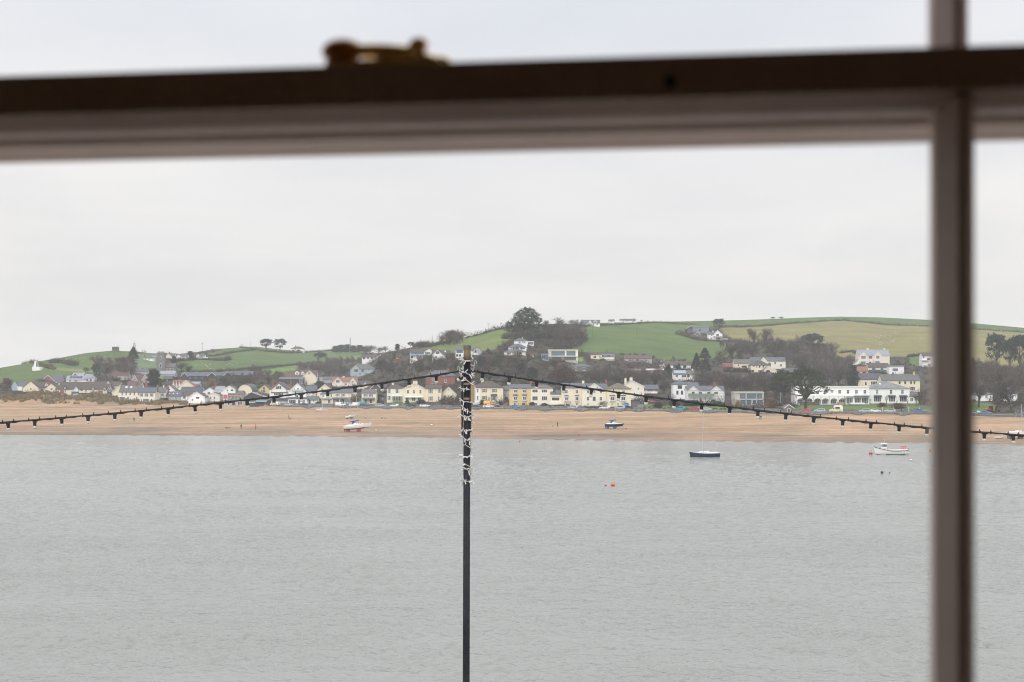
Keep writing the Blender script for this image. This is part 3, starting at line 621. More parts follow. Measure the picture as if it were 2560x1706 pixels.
hs('house', 'cream house with mossy brown hip roof and two bays', 1518, 1577, 1016.5, 972.5, 958, 'hip', CREAM, mat('mossy_tile',(0.15,0.125,0.085),.9,.3,.6), [(1531,979.5,6,6),(1558,979.5,6,6),(1531,997,12,10,'v'),(1558,997,12,10,'v'),(1530,1011,4,6),(1545,1011,4,7,'d'),(1557,1011,4,5)], dp=10)
hs('house', 'tall cream gable with two chimneys behind the mossy roof', 1557, 1610, 1000, 966, 951, 'front', PCREAM, GREYT, [(1596,972,4.5,6),(1586,985,4,6)], dp=10, apex=1579, chim=[(1565,945,5,PCREAM),(1579,943,7,PCREAM)])
hs('barn', 'long slate roofed brick barn right of the tall cream gable', 1603, 1646, 985, 973, 963, 'side', BRICK, SLATE, [(1615,977,4,4),(1634,977,4,4)], ext=[('band',1604,1645,979,984,.12,WHITE)], cat='barn')
hs('house', 'white house with big dark upper window and pyramid roof', 1683, 1718, 998, 961, 952, 'hip', WHITE, SLATE, [(1699.5,968,11,9,'k'),(1693.5,982,5,10,'k'),(1705,982,5,10,'k')], dp=8)
hs('house', 'slate roofed wing behind the white house with scaffolding', 1708, 1746, 985, 966, 957, 'side', WHITE, SLATE, [(1725,972,5,5)], chim=[(1724,955,2,PCREAM)])
sc = hs('house', 'white house with twin gables wrapped in green scaffolding', 1718, 1811, 1009, 977, 966, 'side', WHITE, SLATE, [(1733,983,7,7,'k'),(1751,983,8,5,'k'),(1772,983,8,5,'k'),(1790,983,10,6,'m'),(1752,1001,5,10,'d'),(1783,1002,12,6,'k'),(1733,971,1.2,4),(1790,971,1.2,4)],
   gab=[(1720,1746,977,966.5,WHITE,.3),(1777,1804,977,966.5,WHITE,.3)], chim=[(1790,956,7)], dp=9)
s_ = sc.location.y / F
for i, px in enumerate((1719,1733,1748,1763,1778,1793,1808)):
    build('scaffold_pole', MB().tube([((px-1764.5)*s_, -1.6, -1), ((px-1764.5)*s_, -1.6, 41*s_*.78)], .05, 5), GREENP, sc)
for z_ in (984, 992, 1000):
    build('scaffold_board', MB().box(-46*s_, 46*s_, -1.9, -1.3, (1009-z_)*s_, (1009-z_)*s_+.08), mat('scaffold_plank',(0.30,0.24,0.15)), sc)
build('scaffold_netting', MB().box(-45*s_, 20*s_, -1.97, -1.95, (1009-991)*s_, (1009-984.5)*s_), GREENP, sc)
hs('house', 'flat roofed modernist house with concrete frame and glass bays', 1836, 1909, 1014, 983, 980, 'flat', CONC, CONC, [(1856.5,991,14,12,'p'),(1886,991,38,12,'p'),(1858,1006,14,12,'p'),(1872,1006,12,12,'p'),(1900,1006,13,12,'p'),(1886,1006,10,11,'d')],
   ext=[('floor_band',1836,1909,997.5,1000,.5,CONC),('fin',1864,1866,983,1013,.5,CONC),('fin',1836,1838.5,983,1013,.5,CONC),('fin',1906.5,1909,983,1013,.5,CONC),('fin',1891,1892,983,1013,.4,CONC)], dp=9)
hs('boathouse', 'small brick boathouse with white gable edge by the road', 1961, 1984, 1031.5, 1020, 1012, 'front', STONE, GREYT, [(1972,1025.5,8,8,'d')], dp=6, cat='boathouse')
A_ = [2003,2019,2041,2060,2079,2099]
ht = hs('hotel', 'long white flat roofed hotel wing with arcade of arches', 1988, 2173, 1012, 968, 966, 'flat', WHITE, TRIM, row((2004,2016,2044,2063), 982, 7, 9) + row((2080,), 979, 8, 7) + row((2099,2120,2141,2162), 980, 7.5, 10), dp=10, cat='hotel',
   ext=[('canopy_band',1988,2173,989,991,1.6,WHITE)] + [('awning',2134,2152,988.5,991,2.4,SHN,True),('awning',2153,2173,988.5,991,2.4,SHN,True)] + [('terrace_wall',2000,2045,1005,1013,3.2,mat('brown_fence',(0.10,0.08,0.07))),('terrace_wall',2092,2106,1006,1013,3.2,mat('tan_fence',(0.34,0.27,0.17))),('terrace_wall',2122,2157,1007,1011,3.4,WHITE)])
s_ = ht.location.y / F
for px in (2000,2021,2042,2062,2083,2104):
    w_ = 17*s_; n = 10; x_ = (px-2080.5)*s_; h_ = 16*s_
    pr = [(x_-w_/2-.25, 0), (x_-w_/2, 0)] + [(x_ - w_/2*math.cos(math.pi*i/n), h_ - 1.15 + 1.1*math.sin(math.pi*i/n)) for i in range(n+1)] + [(x_+w_/2, 0), (x_+w_/2+.25, 0), (x_+w_/2+.25, h_+1.6), (x_-w_/2-.25, h_+1.6)]
    build('arch', MB().prism(pr, -1.55, -1.3, 'y'), WHITE, ht)
    add_window(ht, x_, 0.3, w_*.86, h_-1.0, 'm', -.02)
for px in (2124,2144,2162): add_window(ht, (px-2080.5)*s_, .4, 16*s_, 15*s_, 'm', -.02)
hs('hotel', 'white hotel block with tall grey hip roof and awnings', 2171, 2274, 1009, 972, 953, 'hip', WHITE, mat('weathered_slate',(0.19,0.195,0.19),.8,.25,.4), [(2192.5,980,5,11),(2227.5,980,6.5,11),(2256,980,6.5,11),(2193.5,998,18,14,'m'),(2230,998,16,14,'m'),(2258,998,18,14,'m')], dp=13, cat='hotel',
   ext=[('awning',2184,2204,988.5,992,1.3,SHN,True),('awning',2219,2239,988.5,992,1.3,SHN,True),('awning',2248,2268,988.5,992,1.3,SHN,True)], inset=9, panels=[('roof_light',2203,2207,960,963,PLITE)])
hs('house', 'low white annexe with blue window right of the hotel', 2274, 2296, 1009, 991, 982, 'side', WHITE, GREYT, [(2279,999,7,10,'m'),(2289,999,5,8)], dp=6)
hs('house', 'cream building with one arched window above the hotel', 2144, 2205, 970, 948.5, 934, 'side', CREAM, DSLATE, [(2164.5,959,5.5,10,'a'),(2185,958,16,9,'m')], dp=9)
hs('house', 'long cream house with grey roof behind the hotel block', 2205, 2300, 980, 951.5, 936.5, 'side', CREAM, GREYT, [(2249,957,5,7,'k'),(2263,957,4.5,8,'k'),(2277.5,957,4,8,'k'),(2286,957,4,8,'k'),(2281.5,971.5,12,9,'m')], chim=[(2291,929,4,YELLOW),(2238,931,4,DSLATE)], dp=9)
hs('bungalow', 'low bungalow with terracotta roof below the pink house', 2135, 2171, 936, 929, 917, 'side', WHITE, REDT, [(2146,932,6,4,'k'),(2160,932,6,4,'k')], cat='bungalow')
hs('bungalow', 'bungalow with long brown roof and glass balcony', 2171, 2223, 932, 919, 908.5, 'side', PCREAM, BROWN, [(2184,924,9,7,'p'),(2205,924,7,7,'p')], ext=[('balcony',2172,2222,925,930,1.2,BGLASS)], cat='bungalow')
hs('house', 'flat roofed white extension with panelled fascia beside bungalow', 2223, 2260, 938, 917, 914, 'flat', WHITE, PALER, [(2238,925,13,7,'p')], dp=6)
hs('house', 'large pinkish cream house with two front gables on hillside', 2146, 2224, 913, 889, 874.5, 'side', PINK, PALER, [(2158,894,11,8,'m',.6),(2176,894,9,7,'m'),(2194,893.5,8,8,'m',.6),(2158,908,11,9,'m',.6),(2193,907,11,9,'m',.6),(2175,908,9,9,'a')],
   gab=[(2148,2168,890,878,PINK,.6),(2183,2205,890,878,PINK,.6)], chim=[(2173,869,4.5,PCREAM),(2215,870,4,PCREAM)], redridge=True, ext=[('garden_room',2131,2146,904,912,2.5,WHITE)], dp=9, inset=2)
hs('house', 'white modern house with balcony beside the window bar', 2306, 2336, 917, 890, 882, 'side', WHITE, BROWN, [(2309,892,4,8,'p'),(2322,898,8,5,'k'),(2323,913,7,5)], ext=[('balcony',2300,2320,901,902.5,1.5,CONC)])
hs('house', 'isolated white house with balcony below the hilltop pine', 1783, 1806, 851, 837, 826, 'front', WHITE, SLATE, [(1794,838,7,6,'m'),(1795,847,10,6,'m')], dp=11, ext=[('balcony',1784,1805,841,843.5,1.2,GREYW),('terrace',1806,1818,847,850,2,WHITE)])
hs('house', 'white wing with slate roof joined to the isolated hill house', 1771, 1784, 851, 837, 831, 'side', WHITE, SLATE, [(1779,838,4,4),(1777,848,3,4)], chim=[(1784,826,2,WHITE)])
hs('barn', 'long blue grey metal barn on the hillside', 1730, 1772, 834, 818, 813.5, 'side', mat('blue_grey_sheet',(0.23,0.27,0.30)), GREYT, dp=9, wins=[(1750,826,4,4,'k')], cat='barn')
hs('barn', 'dark open ended barn with curved shadowed front on hillside', 1716, 1731, 835, 822, 814, 'front', TIMBER, BROWN, dp=9, wins=[(1724,829,8,8,'d')], apex=1730, cat='barn')
hs('shed', 'small weathered stone shed in the green field', 1689, 1704, 836, 830, 825.5, 'front', GREYT, GREYT, [(1697,833,3,3,'d')], trim=False, cat='shed')
hs('shed', 'brown roofed stone shed below the blue grey barn', 1735, 1752, 844, 838, 830, 'front', STONE, BROWN, [(1743,841,3,4,'d')], cat='shed')
hs('house', 'white skyline house with slate roof and glazed end gable', 1551, 1580, 808, 801.5, 797.5, 'side', WHITE, SLATE, [(1558,804,3,3),(1568,804,3,3)], chim=[(1562,796.5,1.5)])
hs('house', 'white glazed gable at the end of the skyline house', 1577, 1593, 808, 800, 795, 'front', WHITE, SLATE, [(1585,801,8,6,'p')], dp=9)
hs('house', 'grey dormer house on skyline right of the pine wood', 1453, 1500, 815, 808, 800, 'side', WHITE, SLATE, row((1462,1472,1484,1493), 811, 4, 3.5), gab=[(1470,1480,808,801,WHITE,.2)], dorm=[(1488,806,8,5,WHITE)])
hs('house', 'tiny white cottage with dark chimney on the skyline', 1523, 1536, 808.5, 803, 799, 'side', WHITE, SLATE, [(1528,805,3,3)], chim=[(1535,797.5,2)])
hs('shed', 'tiny white hut on skyline beside glazed gable', 1602, 1606, 805.5, 802.5, 799.5, 'hip', WHITE, SLATE, [(1604,804,1.5,2,'d')], dp=3, cat='shed')
hs('bungalow', 'cream bungalow with white conservatory below the big green field', 1477, 1536, 900, 887, 880.5, 'side', CREAM, BROWN, [(1487,893,7,6,'m'),(1499,892,4,5),(1519.5,890.5,30,7,'m',.8)], ext=[('veranda_floor',1504,1535,895,899,1.2,WHITE),('veranda_wall',1506,1530,900,905,.8,CREAM)], chim=[(1523,879,3)], cat='bungalow')
hs('bungalow', 'grey bungalow with long purple brown roof', 1562, 1630, 906, 896.5, 888.5, 'side', GREYW, BREDT, [(1575,901,8,5),(1594,901,10,6,'m'),(1615,901,8,5)], chim=[(1609,887,3)], cat='bungalow')
hs('bungalow', 'brown roofed bungalow with dark veranda below green field', 1661, 1727, 922, 913, 904, 'side', WHITE, BROWN, [(1672,917,8,6,'k'),(1690,917,14,7,'k'),(1712,917,8,6,'k')], chim=[(1679,902,3)], cat='bungalow')
hs('shed', 'red brick flat roofed outhouse with white fascia', 1650, 1661, 921, 914, 912.5, 'flat', BRICK, WHITE, [(1654,917,4,4)], dp=4, cat='shed')
hs('shed', 'small pale blue hut above the brick outhouse', 1652, 1664, 907, 902, 900, 'flat', BLUEW, PALER, [(1657,904.5,5,3)], dp=3, cat='shed')
hs('house', 'white flat roofed house with red brick below dark cypress', 1617, 1659, 936, 926, 922, 'flat', BRICK, WHITE, [(1630,931,6,5),(1648,931,6,5)], dp=6)
hs('house', 'red brick terrace wall house with white balustrade', 1558, 1602, 936, 926.5, 922, 'flat', BRICK, PALER, [(1566,931,3,4),(1585,931,5,4)], dp=5)
hs('house', 'white house with solar panels and tall white chimney', 1684, 1736, 952, 936, 926.5, 'side', WHITE, GREYT, [(1692,941,7,6),(1710,941,12,6,'m'),(1721,940,6,6,'k')], chim=[(1733,922,4,WHITE)], panels=[('solar_panel',1686+5*i,1690.5+5*i,927.5,930.5,SOLAR) for i in range(6)] + [('solar_panel',1686+5*i,1690.5+5*i,931,934,SOLAR) for i in range(6)])
hs('shed', 'bright red timber shed with three white windows', 1807, 1837, 918.5, 910, 908.5, 'flat', mat('red_timber',(0.48,0.10,0.09)), PALER, row((1817,1823,1831), 914, 2.2, 4.5), dp=4, cat='shed')
hs('barn', 'stone barn with grey slate roof by the red shed', 1835, 1882, 921, 909, 899, 'side', CREAM, GREYT, [(1860,917,12,5,'k'),(1846,914,3,4,'k')], cat='barn')
hs('house', 'long white farmhouse with slate roof and red chimneys', 1878, 1964, 922, 903, 894, 'side', PCREAM, SLATE, [(1938,908,5,6),(1925,914,5,6),(1952,914,6,6),(1890,908,4,6)], gab=[(1900,1917,903,894,PCREAM,.4)], chim=[(1880,889,2.5),(1909,891,4),(1944,892,2.5)], dp=8)
hs('house', 'yellow cream house with brown hip roof and arched windows', 1877, 1924, 932, 913.5, 901.5, 'hip', CREAM, BROWN, [(1892,916,3,8,'a'),(1899,916,5,9,'a'),(1908,916,5,8,'a'),(1884,915,6,5),(1882,928,7,5,'k'),(1900,928,10,5,'m')], dp=9, d=ground_at(1900,930)-6, chim=[(1927,907,6,BROWN)])
hs('house', 'yellow cream gabled extension with large fan window', 1908, 1942, 932.5, 926, 917, 'front', CREAM, BROWN, [(1920,928,17,8,'a')], dp=8, d=ground_at(1920,931)-9, apex=1919)
hs('house', 'low grey roof half hidden in the bare wood', 1850, 1896, 950, 946, 936.5, 'hip', GREYW, DSLATE, [(1862,948,4,3),(1880,948,4,3)])
hs('shed', 'long low grey shed roof right of the yellow cream house', 1958, 1996, 931, 927, 921, 'side', GREYW, GREYT, [(1975,929,4,3)], cat='shed')
hs('house', 'uppermost white hillside house with hip roof below big pine', 1285, 1318, 869, 852.5, 845.5, 'hip', WHITE, SLATE, [(1299,856.5,5,5),(1307,856.5,4,5),(1312,856.5,4,5),(1293,862,4,4)], chim=[(1306.5,842,2.5,YELLOW)])
hs('garden_room', 'white glazed garden room beside the uppermost hillside house', 1318, 1334, 864, 855, 853.5, 'flat', WHITE, TRIM, [(1326,859,13,7,'m')], dp=4, cat='garden room')
hs('house', 'middle white hillside house with slate hip roof below big pine', 1271, 1316, 876, 868.5, 859, 'hip', WHITE, SLATE, [(1284,871.5,5,5,'m'),(1294,871.5,6,5,'m'),(1307,871.5,10,5,'m')], inset=4.5)
hs('house', 'lowest cream hillside house with wide slate hip roof', 1260, 1314, 888, 880.5, 873.5, 'hip', PCREAM, SLATE, [(1272,884,10,5,'m'),(1289,884,3,4),(1301,884,9,5,'m')], inset=5)
hs('shed', 'small garden hut with red pointed roof below hillside houses', 1324, 1336, 893, 889, 885, 'hip', PCREAM, REDT, [(1330,891,4,3)], dp=3, cat='shed')
gl = hs('house', 'modern flat roofed house with blue glass upper storey', 1371, 1445, 903, 876.5, 874.5, 'flat', CONC, PCREAM, [(1395,884,33,11,'p'),(1427,884,22,11,'p'),(1392,897,22,8,'p'),(1425,897,30,8,'p')], dp=8, ext=[('slab',1362,1445,890,892,1.5,PCREAM),('fin',1413,1416,877,890,.5,PCREAM),('fin',1440,1445,877,902,.5,PCREAM)])
hs('house', 'glass cube wing of the modern flat roofed house', 1353, 1372, 902, 885, 884, 'flat', BLUEW, BGLASS, [(1365,893,11,12,'p')], dp=6)
hs('house', 'grey stone house with slate hip roof and tall white window', 1427, 1481, 931, 917, 909, 'hip', STONE, SLATE, [(1439,923.5,6,8,'m'),(1460,923.5,10,8,'m'),(1479,940,4,9)], chim=[(1461,902.5,8,STONE),(1432,905,4,STONE)], dp=9)
hs('house', 'hillside house with teal balcony and glazed white gable', 1025, 1084, 898, 880, 873, 'side', WHITE, BROWN, [(1043,884,34,6,'p'),(1062,890,8,6),(1030,893,6,6,'k'),(1069,883,12,6,'m',.6)], gab=[(1062,1084,880,873,WHITE,.5)], ext=[('balcony',1026,1084,886.5,889,1.6,SHL)])
hs('house', 'white bungalow with glazed front gable and brown roof', 1080, 1124, 898, 887.5, 876, 'side', WHITE, BROWN, [(1094,882,9,7,'p',.5),(1091,893,5,5,'m',.5),(1116,892,7,5)], gab=[(1081,1107,888,876,WHITE,.5)], panels=[('roof_light',1111,1114,878,881,PLITE)])
hs('house', 'white and glass house with blue grey roof behind pole top', 1139, 1182, 893, 875.5, 868, 'side', WHITE, SLATE, [(1149,879,16,8,'p'),(1143,889,5,6,'k'),(1150,889,5,6,'k')], dp=8)
hs('house', 'dark boarded gable house right of the pole top', 1181, 1206, 889, 877, 868, 'front', GREYW, SLATE, [(1189,879,5,6,'k')], dp=9, trim=False, ext=[('plinth',1182,1196,884,888,.3,WHITE)])
hs('bungalow', 'white bungalow with dark roof among hillside shrubs', 905, 962, 902, 893.5, 887, 'side', WHITE, BROWN, [(910,896,6,5,'k'),(920,896,5,5),(930,896,6,5),(940,896,5,5)], gab=[(940,962,894,887,WHITE,.4)], cat='bungalow')
hs('house', 'pale blue house with grey hip roof and glazed gable', 876, 935, 940, 923, 910, 'hip', BLUEW, GREYT, [(890,927,12,8,'m',.5),(907,928,7,7,'p'),(922,925,5,4),(900,935,6,5),(915,936,6,5)], gab=[(881,897,922,914,BLUEW,.5)], dp=10)
hs('house', 'red roofed house with two dormers and cream gable on slope', 722, 792, 962, 942, 927, 'side', WHITE, BREDT, [(773,934,2.5,5,'k',.5),(740,947,10,5)], gab=[(758,790,941,927,CREAM,.5)], dorm=[(742,937,10,9,WHITE),(756,937,8,8,WHITE)], chim=[(728,928,3),(772,924,3)], dp=9)
hs('house', 'dark timber modern house with curved pale roof below dormers', 700, 758, 961, 948, 943, 'flat', TIMBER, PALER, [(728,953,10,9,'k'),(753,953,8,11,'m')], dp=5)
hs('house', 'dark glass fronted house below the cream gable', 759, 806, 962, 942, 940, 'flat', GREYW, TIMBER, [(776,951,16,10,'k'),(793,951,10,10,'k')], dp=5)
hs('house', 'low brown roof left of the red roofed dormers', 696, 724, 950, 942, 933, 'side', GREYW, BREDT, [(705,946,4,4)])
hs('house', 'long grey slate house under the bare wood', 805, 845, 958, 949, 942.5, 'side', GREYW, SLATE, [(815,953,4,4),(826,953,4,4)])
hs('house', 'red roofed villa with two white gables and white chimney', 830, 892, 966, 955, 944, 'side', PCREAM, REDT, [(845,954,9,7,'m',.5),(882,955,4,5,'s',.5),(864,961,6,5)], gab=[(832,858,957,944,PCREAM,.5),(873,892,957,945,PCREAM,.5)], chim=[(857,940,5,WHITE)], dp=9)
hs('house', 'dark brown roofed house with pointed white bargeboards behind festoon', 922, 966, 983, 971, 957, 'side', GREYW, BROWN, [(945,972,5,5)], gab=[(925,955,973,960,BROWN,.4)], chim=[(980,958,4,YELLOW)])
hs('house', 'brown roofed cottage right of the red roofed villa', 893, 924, 972, 963, 953, 'side', PCREAM, BROWN, [(905,967,5,4)], gab=[(906,920,964,957,PCREAM,.4)])
hs('house', 'white house with red roof on the far skyline by pines', 727, 759, 880.5, 872.5, 866.5, 'hip', WHITE, BREDT, [(733,877,6,4,'k'),(746,877,8,4,'k'),(738,873.5,3,2.5),(747,873.5,3,2.5)], chim=[(737,864,2)])
hs('house', 'far white cottage with blue grey roof on green slope', 490, 511, 898, 891, 886, 'side', WHITE, SLATE, [(498,894,3,3)], gab=[(491,501,891,886,WHITE,.4)], chim=[(499,884.5,1.5)], ext=[('garden_wall',508,520,893,896,1,WHITE)])
hs('house', 'cream gabled house beside the church tower', 414, 436, 897, 890, 884, 'side', PCREAM, GREYT, [(422,893,3,3)], gab=[(415,428,891,885,PCREAM,.4)], chim=[(421,881,2,TIMBER),(425,881,2,TIMBER)])
hs('house', 'white gabled house with grey roof right of church', 439, 468, 899, 892, 886.5, 'side', WHITE, GREYT, [(448,895,3,3),(460,895,3,3)], gab=[(440,453,892,887,WHITE,.4)])
hs('house', 'grey roofed house left of the church tower', 377, 394, 893, 888, 884, 'side', GREYW, GREYT, [(384,890,3,3)])
hs('house', 'low white house under the ridge left of church', 356, 382, 901, 896, 893, 'side', WHITE, GREYT, [(364,898,3,3),(373,898,3,3)], chim=[(359,887,2)])
hs('house', 'long pale slate hall in front of the church', 399, 437, 941, 935, 928, 'side', GREYW, PALER, [(410,938,4,3),(424,938,4,3)])
hs('school', 'dark timber school block with pale roof, leftmost of three', 453, 519, 954, 940, 931.5, 'side', TIMBER, SLATE, row((462,475,490,505), 945, 6, 6, 'p'), gab=[(453,470,941,932,TIMBER,.5)], cat='school')
hs('school', 'dark timber school block with pale roof, middle of three', 520, 560, 954, 939, 931.5, 'side', TIMBER, SLATE, row((530,546), 944, 6, 6, 'p'), gab=[(520,540,940,931.5,TIMBER,.5)], cat='school')
hs('school', 'dark timber school block with tall window, rightmost of three', 560, 632, 956, 938, 928.5, 'side', TIMBER, SLATE, [(616,945,5,12,'p'),(606,945,5,8,'p'),(585,945,6,6,'p')], gab=[(560,580,939,930,TIMBER,.5)], cat='school')
hs('house', 'dark gabled barn roof right of the round conifer', 407, 430, 953, 948, 940, 'side', TIMBER, DSLATE, [(418,950,3,3)])
hs('house', 'house with red roof and row of white pointed dormers', 430, 466, 975, 964, 951, 'side', WHITE, REDT, [(445,968,4,5)], gab=[(431,437.5,965,953,WHITE,.3),(438.5,444.5,965,953,WHITE,.3),(446,452,965,953,WHITE,.3)])
hs('house', 'cream gabled house with faint lettering above white cottages', 447, 484, 976, 966, 951, 'front', CREAM, REDT, [(468,968,4,3)], apex=464.5, dp=9)
hs('house', 'house with pale metal roof behind the lettered cream gable', 471, 498, 968, 960, 955, 'side', GREYW, PALER, [(485,963,4,4)])
hs('house', 'brown roofed house with two white edged gables by conifer', 327, 374, 956, 950, 937, 'side', GREYW, BREDT, [(337,949,5,6,'m',.5),(366,949,5,6,'m',.5)], gab=[(329,345,951,938,GREYW,.5),(354,372,951,937,GREYW,.5)])
hs('house', 'grey slate house in the bare trees below the graveyard', 335, 367, 935, 929, 923, 'side', GREYW, SLATE, [(345,931,3,3),(357,931,3,3)], chim=[(340,919,2),(353,919,2.5)])
hs('house', 'house with dark red gable and wide slate roof at left', 104, 153, 958, 952, 939, 'side', GREYW, SLATE, [(140,955,4,3)], gab=[(104,137,953,939,BRICK,.4)])
hs('house', 'slate roofed white house with dark solar roof panels', 165, 215, 958, 950, 940, 'side', WHITE, PALER, [(175,953,5,4),(190,953,5,4)], panels=[('solar_panel',172+8*i,179+8*i,942,947,DSOL) for i in range(4)])
hs('house', 'house with dark red gable behind the solar roofed house', 180, 208, 951, 941, 932.5, 'side', BRICK, PALER, [(190,945,3,3)], gab=[(180,197,942,933,BRICK,.4)])
hs('house', 'white house with blue grey roof beside leaning conifer', 210, 234, 956, 945, 936, 'side', WHITE, PALER, [(218,950,5,5,'p'),(227,950,5,5,'p')])
hs('house', 'brown house with long roof below the graveyard hill', 270, 320, 948, 940, 930, 'side', GREYW, BREDT, [(285,944,4,4),(300,944,4,4)], chim=[(288,929,3,CREAM)])
hs('garage', 'low white flat roofed garage among left trees', 284, 309, 949, 944.5, 943, 'flat', WHITE, TRIM, [(296,947,4,3,'d')], dp=5, cat='garage')
hs('house', 'long brown tiled roof behind the dune terrace', 226, 300, 972, 965, 955, 'side', CREAM, BROWN, [(250,968,4,4),(278,968,4,4)], gab=[(266,276,962,953.5,CREAM,.3)])
hs('house', 'brown tiled long roof behind the five windowed cream house', 318, 352, 975, 966, 953, 'side', PCREAM, BREDT, [(330,970,4,4)], ext=[])
hs('house', 'white house glimpsed through bare trees at right edge', 2440, 2482, 1003, 987, 977, 'hip', WHITE, SLATE, [(2450,992,5,6),(2466,992,6,8),(2476,993,4,6)], dp=8)
hs('house', 'white gabled house behind trees near the right edge', 2508, 2545, 1003, 983, 968, 'side', WHITE, SLATE, [(2518,990,5,7),(2532,990,5,7)], gab=[(2512,2526,982,968,WHITE,.4)])
hs('house', 'pale blue gabled house glimpsed left of the right edge trees', 2442, 2460, 985, 965, 955, 'front', BLUEW, SLATE, [(2450,970,5,7)], dp=7)



# church
def church():
    d = ground_at(402, 931); s = d/F; z0 = H - (931-YH)*s
    r_ = thing('church', 'square grey stone church tower with nave on the left hill', 'church', ((402-1280)*s, d, z0))
    w = 18*s; h = (931-882)*s; t = MB().box(-w/2, w/2, 0, w, -3, h)
    build('tower', t, mat('church_stone', (0.20,0.20,0.185), .9, .25, .8), r_)
    for i in range(5):
        x = -w/2 + w*(i+.5)/5; build('battlement', MB().box(x-w*.06, x+w*.06, -.1, .5, h, h+.8), MATS['church_stone'], r_)
    build('parapet', MB().box(-w/2-.2, w/2+.2, -.2, w+.2, h-.6, h-.003), MATS['church_stone'], r_)
    for sx in (-1, 1): build('buttress', MB().box(sx*w/2-.45, sx*w/2+.45, -.7, -.003, -3, h*.8), MATS['church_stone'], r_)
    add_window(r_, 0, h*.66, 1.2, 2.2, 'a'); add_window(r_, 0, h*.25, 1.6, 3.0, 'a')
    n0, n1 = 10*s, 34*s; he, hr = (931-918)*s, (931-909)*s
    build('nave', MB().prism([(1,-3),(1,he),(5,hr-.03),(9,he),(9,-3)], n0, n1, 'x'), MATS['church_stone'], r_)
    build('nave_roof', roof_side(n0, n1, 1, 9, he, hr), GREYT, r_)
    for x in (15, 22, 29): add_window(r_, x*s, 1.2, 1.0, 1.8, 'a', .98)
church()
# lettering on the lettered cream gable is too faint to read; folly tower and navigation beacon on the left hill
g, d = G(287, 877); s = d/F
r_ = thing('hill_tower', 'squat dark stone tower on the bare green hilltop', 'tower', g)
build('tower_wall', MB().prism([(-7.4*s,-2),(7.4*s,-2),(7*s,9.2*s),(-7*s,9.2*s)], 0, 14*s, 'y'), STONE, r_)
build('cap', MB().box(-7.3*s, 7.3*s, -.2, 14*s+.2, 9.2*s+.003, 10*s), STONE, r_)
for x in (-3*s, 3*s): add_window(r_, x, 3*s, 1, 1.6, 'k', -.12)
g, d = G(91, 927); s = d/F
r_ = thing('beacon', 'white navigation beacon with slanted board and lattice mast on green slope', 'beacon', g)
build('base', MB().prism([(-10.5*s,0),(10*s,-3.5*s),(10*s,8*s),(-10.5*s,10*s)], 0, 6, 'y'), WHITE, r_)
build('railing', MB().box(-10*s, 9.5*s, -.3, -.2, 10.3*s, 10.8*s), GREYW, r_)
build('slanted_board', MB().prism([(-8.5*s,9.5*s),(-3*s,9.5*s),(-1*s,24.5*s),(-6*s,24.5*s)], 1, 1.3, 'y'), TRIM, r_)
q = MB()
for sx in (-1, 1):
    q.tube([(1.5*s+sx*1.6*s, 2, 8*s), (1*s+sx*.7*s, 2, 28*s)], .12, 4)
    for i in range(5): q.tube([(1.4*s-sx*1.5*s*(1-i/9), 2, (9+i*3.6)*s), (1.3*s+sx*1.4*s*(1-i/9), 2, (12.6+i*3.6)*s)], .07, 4)
build('lattice_mast', q, GREYW, r_)
# ------------------------------------------------------------------ road, sea wall
def strip(name, pxs, a, b, z, m, thick=0.0):
    """band that follows the shore between distances road+a and road+b"""
    vs, fs = [], []
    for px in pxs:
        d = float(dr(px)); vs += [P(px, d+a, z), P(px, d+b, z)]
        if thick: vs += [P(px, d+b, z-thick), P(px, d+a, z-thick)]
    k = 4 if thick else 2
    for i in range(len(pxs)-1):
        o = i*k
        if thick:
            for j in range(4): fs.append((o+j, o+k+j, o+k+(j+1)%4, o+(j+1)%4))
        else: fs.append((o, o+2, o+3, o+1))
    if thick: fs += [(0,1,2,3), tuple(len(vs)-4+j for j in (3,2,1,0))]
    return build(name, MB().add(vs, fs), m)
ASPH = mat('asphalt', (0.065,0.066,0.07), 0.9, 0.2, 0.6)
rp = list(np.arange(560, 2661, 30.0)) + [2900, 3400]
structure(strip('road', rp, 1.2, 7.6, ZR+0.012, ASPH))
structure(strip('pavement', rp, 7.6, 9.4, ZR+0.13, mat('paving', (0.26,0.25,0.235), .9, .15, .7), 0.2))
PAINT = mat('road_paint', (0.7,0.7,0.68), .7, .1, 2)
for i, px in enumerate(np.arange(600, 2640, 26.0)):
    m_ = structure(strip('road_marking', [px, px+8], 4.3, 4.45, ZR+0.020, PAINT))
WALLM = mat('sea_wall_stone', (0.17,0.165,0.16), 0.95, 0.35, 0.8, bump=.4)
sw = strip('sea_wall', [p for p in rp if p >= 690], -0.5, 0.1, ZR+0.10, WALLM, 2.8); tag(sw, 'long low grey stone sea wall along the beach road', 'wall')
cp = strip('coping', [p for p in rp if p >= 690], -0.62, 0.2, ZR+0.25, mat('coping_stone', (0.24,0.235,0.23), .9, .15, .6), 0.147); cp.parent = sw
for a_, b_, lab in ((690, 955, 'garden wall in front of the shuttered cream houses'), (960, 1130, 'dark garden wall below the cream villa lawn'), (1260, 1400, 'garden wall and hedge line before the yellow terrace'), (1400, 1460, 'pale garden wall before the stacked bay house'), (1850, 1960, 'stone garden wall below the modernist concrete house'), (1990, 2290, 'low stone wall below the hotel lawn')):
    o = strip('garden_wall', list(np.linspace(a_, b_, 12)), 9.6, 10.1, ZR+1.15, WALLM, 2.0); tag(o, lab, 'wall')
